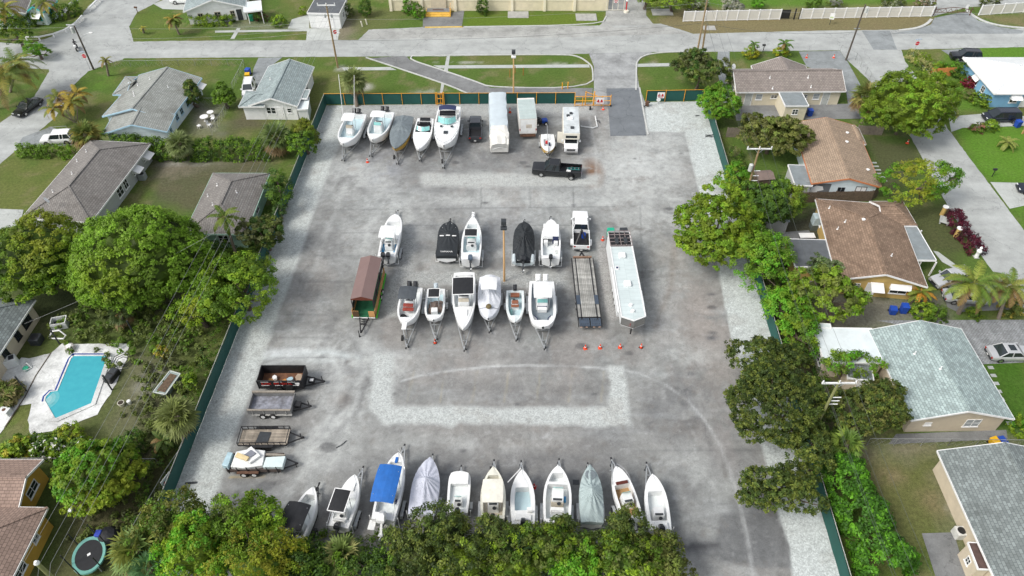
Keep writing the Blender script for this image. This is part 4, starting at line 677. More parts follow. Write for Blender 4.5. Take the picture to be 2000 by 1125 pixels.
            for k in range(3):
                a_ = k * 2.09; c_, sn = math.cos(a_), math.sin(a_); pr.add([(-.27, 0, -1.0), (-.30, c_ * .19 - sn * .07, -1.0 + sn * .19 + c_ * .07), (-.25, c_ * .19 + sn * .07, -1.0 + sn * .19 - c_ * .07), (-.24, 0.01, -1.0)], [(0, 1, 2, 3), (3, 2, 1, 0)])
            pr.cyl((-.25, 0, -1), (-.36, 0, -1), .05, .02, 6); pr.obj('propeller', ALU, o); mk = B(Mx); mk.box(-.1, .3, -.12, .12, -.3, -.05)
            mk.obj('motor_bracket', DGR, o)
    def cover(s, m, hs, drop=.32, wob=.03, name='boat_cover', seed=1, ropes=None):
        b = B(); rows = []; rd = random.Random(seed); nt_ = 56; tp_ = max(hs, key=lambda q: q[1])[0]
        vf = [-1] + [i / 11 for i in range(-11, 12)] + [1]
        for i in range(nt_ + 1):
            t = i / nt_; hbv = s.hb(t) + .035; z = s.sheer(t); hc = lerp1(hs, t); x = (t - .5) * s.L + (-.03 if i == 0 else 0) + (.05 if i == nt_ else 0); r = []
            for j, v in enumerate(vf):
                zz = z - drop * min(1, (1 - t) * 4 + .3) if j in (0, len(vf) - 1) else z + .03 + hc * (1 - abs(v) ** 1.25)
                dx_ = (t - tp_) * s.L; rr_ = math.hypot(dx_, v * hbv); wv = wob * (rd.uniform(-.35, .35) + 1.1 * math.sin(math.atan2(v * hbv, -dx_) * 17 + seed) * min(1, rr_) * math.exp(-max(0, rr_ - 1.6) / 1.5)) * (1 - abs(v) * .4); r.append((x, v * hbv + (.01 if v > 0 else -.01), zz + (wv if 0 < j < len(vf) - 1 else 0)))
            rows.append(r)
        b.loft(rows); r = rows[0]; c_ = [(p_[0] - .01, p_[1] * .98, s.zs - .45) for p_ in r]; b.loft([c_, r]); return s.part(name, b, m, smooth=False)
    def rail(s, t0=.6, h=.35, m=CHR, name='bow_rail', out=-.04):
        b = B(); ts = [t0 + (1 - t0) * i / 7 for i in range(8)]; pts = [((t - .5) * s.L, -(s.hb(t) + out), s.sheer(t) + h * min(1, .3 + i * .3)) for i, t in enumerate(ts)]; pts += [(x, -y, z) for x, y, z in reversed(pts)]
        pts = [p_ for i, p_ in enumerate(pts)]; b.tube(pts, .022, 5)
        for k in (1, 3, 5): [b.tube([pts[i], (pts[i][0], pts[i][1] * .98, s.sheer(ts[k]))], .018, 4) for i in (k, 15 - k)]
        return s.part(name, b, m)
    def windshield(s, px, w=1.6, h=.45, d=.6, m=TEAL, z=None, fr=CHR):
        z = z or s.sheer(.5); x = s.X(*px, z + h * .5); b = B(); a, c_ = [], []
        for i in range(9):
            v = -1 + i / 4; k = 1 - v * v; a.append((x + d * k * .6 + .15, v * w / 2, z)); c_.append((x + d * k * .5 - .25, v * w / 2 * .94, z + h))
        b.loft([a, c_]); b.loft([[(p_[0] - .02, p_[1], p_[2]) for p_ in reversed(r)] for r in (a, c_)]); o = s.part('windshield', b, m)
        f = B(); f.tube(c_, .025, 5); [f.tube([a[i], c_[i]], .02, 4) for i in (0, 3, 5, 8)]; s.part('windshield_frame', f, fr, parent=o); return x
    def box(s, name, px, z, l, w, h, m, y=0, parent=None, x=None):
        x = s.X(*px, z) if x is None else x; b = B(); b.rbox(x - l / 2, x + l / 2, y - w / 2, y + w / 2, z - h, z, min(.05, h * .4)); return s.part(name, b, m, parent=parent)
    def rod(s, name, pts, r=.02, m=CHR): b = B(); b.tube(pts, r); return s.part(name, b, m)
    def trailer(s, tongue, label, wheels=2, m=ALU, zt=.45, spare=0, wheel_t=.3):
        tp = s.I @ G(*tongue, .5); o = empty('boat_trailer', s.o.location, s.rz, label, 'boat trailer', 'trailers under the boats'); W2 = s.beam * .36; xf = (.62 - .5) * s.L; xb = -s.L * .47; f = B()
        for sg in (-1, 1): f.bar((xb, sg * W2, zt), (xf, sg * W2, zt), .1, .14); f.bar((xf, sg * W2, zt), (tp.x - .35, tp.y + sg * .06, zt), .1, .13)
        for k in range(5): x = xb + .1 + (xf - xb - .2) * k / 4; f.bar((x, -W2, zt - .05), (x, W2, zt - .05), .08, .08)
        for k in (.35, .7): x = xf + (tp.x - xf) * k; f.bar((x, -W2 * (1 - k), zt), (x, W2 * (1 - k), zt), .07, .07)
        f.bar((tp.x - .5, tp.y, zt), (tp.x, tp.y, zt), .1, .1); xs = (1 - .5) * s.L + .05; f.bar((min(xs, tp.x - .5), 0, zt), (min(xs, tp.x - .5) - .1, 0, min(s.zs, 1.4)), .08, .08)
        f.obj('frame', m, o); bk = B(); [bk.bar((xb, sg * s.beam * .24, zt + .2), (xf, sg * s.beam * .2, zt + .22), .1, .08) for sg in (-1, 1)]; bk.obj('bunks', DGR, o)
        j = B(); j.cyl((tp.x - .45, tp.y + .15, .05), (tp.x - .45, tp.y + .15, .85), .035, n=6); j.cyl((tp.x - .45, tp.y + .15, 0), (tp.x - .45, tp.y + .15, .14), .1, n=8); j.obj('jack', DGR, o); cp = B(); cp.box(tp.x - .04, tp.x + .16, tp.y - .07, tp.y + .07, zt - .03, zt + .09); cp.obj('coupler', BMET, o)
        yo = s.beam / 2 + .08; x0 = (wheel_t - .5) * s.L
        for sg in (-1, 1):
            for k in range(wheels):
                x = x0 + (k - (wheels - 1) / 2) * .85; wb = B(); wb.cyl((x, sg * yo - .1, .33), (x, sg * yo + .1, .33), .33, n=16); wo = wb.obj('wheel', RUB, o); rb = B(); rb.cyl((x, sg * (yo + .09), .33), (x, sg * (yo + .115), .33), .17, n=10); rb.obj('rim', CHR if wheels == 2 else WH2, wo)
            n_ = .45 + .43 * (wheels - 1); fd = B(); prof = [(x0 - n_, .42), (x0 - n_ + .12, .68), (x0 - n_ + .4, .76), (x0 + n_ - .4, .76), (x0 + n_ - .12, .68), (x0 + n_, .42)]; pr2 = [(x, z - .03) for x, z in prof]
            fd.loft([[(x, sg * yo - .14, z), (x, sg * yo + .14, z), (x2, sg * yo + .14, z2), (x2, sg * yo - .14, z2)] for (x, z), (x2, z2) in zip(prof, pr2)], True, True); fd.obj('fender', m, o)
            g_ = B(); g_.tube([(xb + .1, sg * (W2 + .0), zt), (xb + .1, sg * (yo + .02), zt), (xb + .1, sg * (yo + .03), s.zs - .1)], .035, 5); g_.obj('guide_post', WH2, o)
        if spare: sp = B(); sp.cyl((tp.x - 1.1, spare * .28 - .1, .75), (tp.x - 1.1, spare * .28 + .1, .75), .32, n=14); sp.obj('spare_wheel', RUB, o)
        return o
BT = Boat
# back row, bows to the camera
b = BT('long white centre console boat with tall outrigger poles, first by the green corner fence', (670.5, 283), (697, 221), 44, 2.1, floor=LBLUE, p=2.6, q=.7, cock=((.05, .8),)); b.ttop((680, 227), 4.1, 2.0, 1.75, WH); b.console((680, 247), l=1.1, w=1.1, m=WH, glass=BEIGE, dash=DGR); b.box('console_seat', (679, 258), b.zf + .5, .5, .9, .5, WH2); b.outboard(2, WH2 if 0 else None, 1.1)
for sg in (-1, 1): b.rod('outrigger_pole', [(-.3, sg * .8, 4.1), (-2.4, sg * 1.1, 9.2)], .035, TRW)
b.trailer((668, 312), 'galvanised trailer under the outrigger boat nearest the fence corner', 3)
b = BT('white centre console boat with white hardtop, between the outrigger boat and the grey covered boat', (728, 275), (752, 217), 43, 2.1, floor=LBLUE, p=2.4, q=.75, cock=((.08, .8),)); b.ttop((734, 221), 4.0, 1.6, 2.0, WH); b.console((731, 240), l=1.4, w=1.2, h=1.3); b.box('console_seat', (731, 251), b.zf + .5, .5, .9, .5, WH2); b.outboard(2, None, 1.1); b.trailer((722, 304), 'galvanised trailer with open ladder tongue and a cone beside it', 2)
b = BT('boat in a slate grey cover with gold hull sides, bow towards the camera', (772, 293), (790, 227), 39, 1.9, hull=GOLD, p=2.0, q=.8); b.cover(COV_G, [(0, .25), (.3, .55), (.42, .5), (.46, .2), (1, .1)], drop=.14, seed=3); b.trailer((775, 319), 'galvanised trailer with a spare wheel under the slate grey covered boat', 2, spare=-1)
b = BT('slim white bowrider with teal windshield and open black cockpit', (818, 294), (831, 230), 37, 1.8, floor=BLK, p=2.0, q=.8, cock=((.1, .45),), zf=1.2); b.windshield((828, 250), 1.9, .45, .6); b.seat((831, 238), .5, 1.5, .4, BLK); b.box('engine_hatch', (833, 232), 1.95, .7, 1.5, .1, BLK); b.rod('arch_bar', [(-1.9, -1.0, 1.8), (-2.2, -.9, 2.3), (-2.2, .9, 2.3), (-1.9, 1.0, 1.8)], .05, BLK); b.trailer((819, 313), 'galvanised trailer under the slim white bowrider', 2)
b = BT('largest white cabin cruiser with navy canopy and pale teal windshield', (867, 286), (878, 207), 50, 2.5, p=2.6, q=.68, cock=((.08, .42),), floor=DECK); b.windshield((876, 232), 2.6, .7, 1.2, z=2.75); b.ttop((878, 207), 4.1, 1.2, 2.5, NAVY, arch=.15, name='canopy', th=.03, legs=False); f = B(); [f.tube([(-2.3 + k, -1.25, 2.5), (-2.9 + k * .5, -1.15, 3.9), (-2.9 + k * .5, 1.15, 3.9), (-2.3 + k, 1.25, 2.5)], .05) for k in (0, .7)]; b.part('radar_arch', f, TRW); b.box('folded_canvas', (877, 219), 3.1, .9, 2.4, .3, BLK); b.seat((878, 222), .6, 2.2, .6, WH2)
for x, y in ((862, 246), (880, 246), (870, 258)): b.box('deck_hatch', (x, y), 2.72, .4 if x != 870 else .7, .35 if x != 870 else .6, .05, GLS, y=(.75 if x == 862 else -.75 if x == 880 else 0))
b.rail(.6, .4); b.trailer((865, 327), 'heavy galvanised trailer with spare wheel under the largest cabin cruiser', 3, spare=-1)
# middle rows
b = BT('white boat with blue cockpit floor stripes and white hardtop, behind the brown roofed food trailer', (773, 421), (754, 500), 38, 2.0, floor=DECK, p=2.9, q=.55, cock=((.1, .42), (.5, .82)), tuck=.5); b.ttop((756.5, 451), 3.9, 2.1, 1.9, WH); b.console((759, 470), l=1.0, w=1.0, h=1.2); b.seat((758, 480), .6, .9, .5, WH2)
for sg in (-1, 1): b.box('floor_pad', (0, 0), b.zf + .03, 2.2, .35, .02, HBLUE, y=sg * .72, x=-1.9)
b.outboard(2); b.trailer((777, 412), 'galvanised trailer under the boat with blue floor stripes', 2)
b = BT('low runabout fully wrapped in a black cover with small white lettering on the stern', (878, 437), (871.5, 499), 40, 1.7, p=3.4, q=.5, stern_w=.95, tuck=.5); cv = b.cover(COV_K, [(0, .15), (.55, .3), (.62, .45), (.7, .15), (1, .05)], drop=.6, seed=5)
tx = bpy.data.curves.new('lettering', 'FONT'); tx.body = 'YAMAHA'; tx.size = .34; tx.align_x = 'CENTER'; tx.extrude = .008; to = bpy.data.objects.new('cover_lettering', tx); C.link(to); tx.materials.append(TRW); to.parent = cv; to.location = (-b.L * .5 + .35, 0, 1.90); to.rotation_euler = (0, 0, -math.pi / 2); TXT = [to]
b.trailer((880, 428), 'dark trailer under the black covered runabout', 1, m=BMET)
for y in (-.75, 0, .75): b.box('cover_strap', (0, 0), b.zs + .36 - abs(y) * .1, .16, .5, .03, TRW, y=y, x=b.L * .06)
b = BT('white centre console with black top and long pointed bow, left of the wooden light pole', (924, 424), (919, 506), 40, 2.0, floor=LBLUE, p=2.0, q=.8, cock=((.16, .8),)); b.ttop((920, 453), 3.8, 1.3, 1.5, BLK, rim=TRW); b.console((921, 470), l=1.2, w=1.1); b.seat((920, 480), .5, 1.2, .5); b.outboard(1, mt('cowling_blue_grey', (.07, .1, .14), .3), 1.15); b.rail(.62, .45); b.box('bow_pulpit', (0, 0), b.sheer(1) + .03, .9, .35, .08, WH, x=b.L / 2 + .3); b.trailer((925, 414), 'galvanised trailer under the boat left of the light pole', 2)
b = BT('inflatable hulled boat with pale grey tubes under a draped black cover', (1024, 437), (1022, 508), 41, 1.6, p=3.0, q=.55, hull=mt('hypalon_grey', (.5, .56, .58), .6), stern_w=.95, floor=DGR); b.cover(COV_K, [(0, .1), (.15, .35), (.4, 1.3), (.5, 1.5), (.62, 1.1), (.8, .5), (1, .2)], drop=.2, wob=.12, seed=8)
for sg in (-1, 1): t_ = B(); t_.cyl((-b.L / 2 - .35, sg * b.beam * .43, 1.45), (-b.L / 2 + 1.0, sg * b.beam * .43, 1.45), .24, n=12); b.part('inflatable_tube', t_, mt('hypalon_grey', (0, 0, 0)), smooth=True)
b.outboard(1, None, 1.2); b.trailer((1025, 430), 'galvanised trailer under the draped inflatable boat', 2)
b = BT('white walkaround boat with small cabin and navy helm seat, between covered boat and white truck', (1076.5, 431), (1075.5, 504), 39, 2.0, floor=DECK, p=2.6, q=.62, cock=((.08, .6),), cabin=.4); b.box('cabin_top', (1076, 449), 2.5, 2.3, 1.9, .45, WH); b.box('dashboard', (1064, 461), 2.2, .4, .7, .5, DGR, y=.55); b.seat((1083, 463), .5, .7, .9, NAVY, y=-.55); b.seat((1066, 470), .45, .5, .8, WH2, y=.6, back=False); b.seat((1084, 472), .45, .5, .8, WH2, y=-.6, back=False); b.box('cooler', (1082, 484), 1.9, .7, .5, .5, WH2, y=-.75); b.outboard(1); b.trailer((1076, 424), 'galvanised trailer under the walkaround boat', 2)
b = BT('white boat with charcoal canvas top, red cushions and twin black outboards', (791, 634), (806, 560), 45, 2.0, floor=DECK, p=2.5, q=.66, cock=((.04, .84),)); b.ttop((799, 569), 3.9, 1.9, 2.0, CHAR, arch=.12, name='canvas_top'); b.console((801, 589), l=.9, w=1.1, h=1.1, wind=False); b.box('cushion', (800, 595), b.zf + 1.16, .45, 1.1, .14, REDS); b.box('cushion', (801, 603), b.zf + .8, .45, 1.2, .16, REDS); b.outboard(2, None, 1.1); b.box('bow_pulpit', (0, 0), b.sheer(1) + .03, 1.0, .5, .1, WH, x=b.L / 2 + .35)
t_ = B(); t_.lathe([(0.3, 0), (.42, .15), (.3, .4), (.05, .5)], 9, (b.X(805, 618, 1.6), -.5, b.zf)); b.part('rubbish_bag', t_, BLK, smooth=True); b.trailer((793, 679), 'galvanised trailer with spare wheel under the charcoal topped boat', 2, spare=-1)
b = BT('small white boat with black square top and a brown tarp heaped in its cockpit', (847, 627), (851.5, 563), 40, 1.8, floor=LBLUE, p=3.0, q=.55, cock=((.06, .84),), tuck=.5); b.ttop((848, 571), 3.5, 1.3, 1.25, BLK, rim=TRW); t_ = B(); rd = random.Random(3); t_.loft([[(-.9 + i * .3 + rd.uniform(-.08, .08), -.7 + j * .25 + rd.uniform(-.1, .1), b.zf + .15 + .65 * math.exp(-((i - 3) ** 2 + (j - 3) ** 2) / 7) + rd.uniform(-.12, .12)) for j in range(7)] for i in range(7)]); b.part('tarp', t_, mt('tarp_brown', (.16, .12, .10), .8, .2)); b.box('console', (851, 604), b.zf + .9, .6, .7, .9, WH); b.outboard(1, mt('cowling_pale_blue', (.45, .52, .56), .4), 1.0); b.trailer((850, 664), 'single axle galvanised trailer with an orange cone under its coupler', 1)
b = BT('large white pointed boat with a big black hardtop, middle of the front row', (905.5, 645), (906.5, 531), 47, 2.2, floor=DECK, p=1.9, q=.8, cock=((.05, .62),)); b.ttop((904, 557), 4.2, 2.6, 2.3, BLK, rim=TRW); b.console((906, 583), l=1.3, w=1.3, h=1.2, glass=BEIGE); b.box('hatch', (906, 610), 2.42, .9, .8, .05, WH2); b.seat((906, 545), .5, 1.6, .5); b.trailer((906.5, 684), 'long galvanised trailer under the large pointed white boat', 2)
b = BT('boat shrouded in pale cover with white hardtop and a brown bag on its foredeck', (954, 624), (957, 541), 44, 2.1, p=2.2, q=.75); b.cover(COV_W, [(0, .5), (.35, 1.1), (.45, .9), (.6, .45), (1, .1)], drop=.75, wob=.04, seed=11); b.ttop((957, 551), 4.0, 1.9, 1.75, WH, arch=.1, legs=False); f = B(); [f.tube([(sx - .6, sy * .7, 3.8), (sx - .6, sy * .75, 2.3)], .03) for sx in (-1, .4) for sy in (-1, 1)]; b.part('top_frame', f, ALU); t_ = B(); t_.lathe([(.25, 0), (.33, .12), (.27, .32), (.1, .38)], 10, (b.X(955, 599, 2.6), 0, 2.48)); b.part('bag', t_, mt('bag_brown', (.14, .11, .05), .8)); b.rod('rope', [(1.8, -1.1, 2.2), (1.9, 0, 2.65), (1.8, 1.1, 2.2)], .02, DGR); b.trailer((955.5, 648), 'short tongued trailer under the shrouded boat', 2)
b = BT('small open skiff with three brown cushions and a black outboard', (1006, 631), (1006, 566), 37, 1.6, floor=LBLUE, p=2.2, q=.68, cock=((.07, .8),), stern_w=.96, g=.25, deck=mt('skiff_pale', (.66, .72, .72), .4)); b.box('cushion', (1006, 574), b.zf + .62, .7, 1.0, .2, BRS); b.console((1006, 590), l=1.0, w=.9, h=.75, wind=False); b.box('cushion', (1006, 589), b.zf + .93, .45, .75, .14, BRS); b.box('cushion', (1006, 596), b.zf + .7, .4, .85, .14, BRS); b.box('bench_pad', (1010, 610), b.zf + .4, 1.1, .35, .4, mt('pad_teal', (.15, .3, .3), .7), y=-.45); b.outboard(1, None, 1.0); b.trailer((1008, 664), 'narrow galvanised trailer under the open skiff', 1)
b = BT('widest white centre console with grey deck and twin white outboards', (1060.5, 641), (1058, 548), 55, 2.2, floor=GDECK, p=3.1, q=.55, cock=((.05, .86),), g=.3, tuck=.5); b.ttop((1059, 564), 4.2, 2.4, 2.0, WH); b.console((1059, 584), l=1.4, w=1.3, h=1.1); b.box('console_seat', (1059, 600), b.zf + .55, .7, 1.0, .5, WH2); b.box('cushion', (1059, 597), b.zf + .62, .2, 1.1, .16, NAVY)
for sg in (-1, 1): t_ = B(); x0_ = b.L * .5 * .42; t_.prism([(x0_, sg * 1.15), (x0_ + 1.5, sg * .75), (x0_ + 1.5, sg * .4), (x0_ + .4, sg * .65), (x0_, sg * .95)][::sg], b.zf + .002, b.zf + .45); b.part('bow_seat', t_, WH2); t_ = B(); t_.tube([(x0_ + .02, sg * .9, b.zf + .5), (x0_ + .4, sg * .62, b.zf + .5), (x0_ + 1.5, sg * .38, b.zf + .5)], .06); b.part('cushion_roll', t_, NAVY)
b.outboard(2, WH, 1.35); b.trailer((1063, 681), 'galvanised trailer under the boat with twin white outboards', 3)
# front row, bows away from the camera
b = BT('white boat with black folding canopy, at the left end of the front row', (613, 953), (572, 1050), 46, 2.0, floor=DECK, p=2.2, q=.75, cock=((.06, .84),)); b.ttop((573, 1003), 3.9, 2.4, 2.1, BLK, arch=.2, name='canopy', th=.03); b.console((580, 1020), l=.9, w=1.0); b.outboard(1); b.trailer((623, 945), 'dark trailer under the boat with black folding canopy', 1, m=BMET)
b = BT('white flats boat with black rectangular top, second from the left in the front row', (694, 929), (660, 1028), 45, 1.8, floor=DECK, p=2.2, q=.7, cock=((.14, .55),), zf=1.35); b.ttop((662, 976), 3.8, 2.1, 1.45, BLK, rim=TRW); b.console((667, 995), l=.9, w=.9, h=1.0); b.seat((660, 1011), .5, 1.1, .5, WH2); b.outboard(1); b.box('bow_hatch', (684, 950), 2.05, .8, .7, .04, WH2); b.rod('push_pole', [(-2.6, .95, 1.9), (1.0, 1.1, 2.0)], .03, ALU); b.trailer((709, 913), 'galvanised trailer under the flats boat with black rectangular top', 2)
b = BT('big white walkaround boat with bright blue canopy and white outboard', (779, 886), (747, 1014), 50, 2.2, floor=DECK, p=2.5, q=.66, cock=((.1, .85),)); b.ttop((756, 941), 4.3, 3.6, 2.1, RBLUE, arch=.16, name='canopy', th=.03); b.console((765, 960), l=1.2, w=1.2, h=1.2); b.seat((762, 970), .5, 1.1, .6); b.outboard(1, WH, 1.5); b.rail(.66, .4); b.box('swim_platform', (727, 1025), 1.5, .9, .6, .08, WH2, y=.95); b.box('fender_float', (773, 978), 1.9, .3, .2, .3, NAVY, y=-.75); b.box('blue_towel', (776, 898), 2.5, .6, .25, .1, RBLUE); b.trailer((790, 870), 'galvanised trailer under the boat with bright blue canopy', 2)
b = BT('boat stretched under a pale lavender cover with radiating creases', (840, 897), (822, 1004), 53, 2.0, p=2.2, q=.75); b.cover(COV_L, [(0, .15), (.4, .75), (.56, 1.0), (.62, .45), (1, .08)], drop=.5, wob=.05, seed=21); b.trailer((845, 889), 'galvanised trailer under the lavender covered boat', 2)
b = BT('small white boat with squared off bow, right of the lavender cover', (899, 923), (893, 1000), 45, 1.6, floor=DECK, p=5, q=.25, cock=((.08, .7),), tuck=.5, zf=1.15); b.console((893, 975), l=.8, w=.8, h=.8); b.box('bow_deck_pad', (898, 934), 1.95, 1.1, 1.6, .06, WH2); b.outboard(1); b.trailer((901, 911), 'short trailer under the square bowed boat', 1)
b = BT('cream boat with a cream hardtop, left of the plain white cuddy boat', (964, 913), (962.5, 1012), 50, 1.9, floor=BEIGE, p=2.0, q=.78, cock=((.06, .82),), hull=CREAM, deck=mt('cream_deck', (.70, .69, .60), .4)); b.ttop((960, 957), 3.8, 2.2, 1.8, mt('cream_top', (.74, .72, .63), .4)); b.console((963, 980), l=.9, w=1.0); b.outboard(1); b.trailer((965, 900), 'galvanised trailer with a spare wheel at the cream boat bow', 2, spare=1)
b = BT('white boat with long closed foredeck and open pale blue well, fifth from the right end', (1019.5, 919), (1022, 1022), 49, 1.9, floor=LBLUE, p=2.1, q=.75, cock=((.24, .66),), g=.35); b.seat((1030, 995), .5, .5, .6, WH2, y=-.6); b.box('stern_well', (1022, 1010), 2.0, .5, 1.4, .2, WH2); b.outboard(1, None, 1.1); b.rod('anchor_pole', [(2.6, .1, 2.2), (1.2, 1.3, 2.2)], .05, TRW); b.trailer((1018, 902), 'galvanised trailer under the long foredeck boat', 2)
b = BT('widest white boat of the front row with cluttered centre console and blue towel', (1090, 911), (1088, 1020), 56, 2.0, floor=DECK, p=2.1, q=.72, cock=((.06, .66), (.7, .86))); b.console((1090, 965), l=1.5, w=1.1, h=1.2, dash=DGR); b.seat((1090, 978), .6, 1.1, .6, BEIGE); b.seat((1089, 995), .5, 1.2, .5, WH2); b.box('towel', (1101, 974), 2.0, .5, .2, .3, HBLUE, y=-.65); b.outboard(1); b.trailer((1092, 898), 'galvanised trailer under the widest boat of the front row', 2)
b = BT('boat under a sage grey cover with a puddle stain near its bow', (1152, 912), (1157, 1019), 45, 1.9, p=2.1, q=.75); b.cover(COV_S, [(0, .15), (.5, .95), (.58, .7), (.64, .4), (1, .1)], drop=.45, wob=.06, seed=31); t_ = B(); t_.lathe([(.5, 0), (.45, .012), (.1, .02)], 14, (b.X(1154, 928, 2.2), 0, 2.27)); b.part('puddle', t_, COV_G); b.trailer((1148, 906), 'galvanised trailer under the sage grey cover', 2)
b = BT('white boat with tan deck, mahogany hatch and bow rail, second from the right end', (1203, 913), (1239, 1016), 44, 2.0, floor=TAN, p=2.5, q=.66, cock=((.05, .66),)); b.console((1219, 972), l=1.2, w=1.0, h=1.1); b.box('mahogany_hatch', (1210, 943), 2.25, .3, 1.1, .06, MAH); b.box('mahogany_panel', (1236, 1002), 2.0, .8, .3, .05, MAH, y=-.55); b.outboard(1, WH, 1.1); b.rail(.68, .4); b.trailer((1194, 896), 'galvanised trailer with black jack under the tan decked boat', 2)
b = BT('plain white open boat at the right end of the front row, white outboard cowling', (1274, 928), (1291, 1034), 47, 1.9, floor=DECK, p=2.2, q=.7, cock=((.16, .68),), g=.28); b.console((1283, 998), l=1.1, w=1.0, h=1.0, wind=False); b.box('motor_well_lid', (1289, 1027), 2.1, .7, 1.2, .25, WH); b.outboard(1, None, 1.1); b.trailer((1263, 905), 'galvanised trailer at the right end of the front row', 2)
# small sailing dinghy in the back row
b = BT('small white sailing dinghy with gold lower hull and bare mast laid level', (1071, 299), (1069, 261), 29, 1.3, zk=.5, p=2.4, q=.7, hull=GOLD, cock=((.25, .68),), g=.45, zf=.85, name='sailing_dinghy', stripe=WH); b.rod('mast', [(-b.L / 2 - 1.6, 0, 1.75), (b.L / 2 + .3, 0, 1.65)], .05, ALU); b.box('cockpit_gear', (1072, 276), 1.3, .4, .35, .3, REDP, y=-.15); b.box('cockpit_gear', (1067, 280), 1.3, .6, .25, .25, NAVY, y=.25); b.trailer((1071, 309), 'small trailer under the sailing dinghy', 1, zt=.35)
# ---------------- lettering as real meshes ----------------
def text(name, s, size, m, parent, loc, rot, ext=.008, align='CENTER'):
    cu = bpy.data.curves.new(name, 'FONT'); cu.body = s; cu.size = size; cu.align_x = align; cu.extrude = ext; t = bpy.data.objects.new(name, cu); C.link(t)
    bpy.context.view_layer.update(); me = bpy.data.meshes.new_from_object(t.evaluated_get(bpy.context.evaluated_depsgraph_get())); bpy.data.objects.remove(t); me.materials.clear(); me.materials.append(m)
    o = bpy.data.objects.new(name, me); C.link(o); o.parent = parent; o.location = loc; o.rotation_euler = rot; return o
for t in TXT: p_, l_, r_ = t.parent, t.location.copy(), t.rotation_euler.copy(); bpy.data.objects.remove(t); text('cover_lettering', 'YAMAHA', .36, TRW, p_, l_, r_)
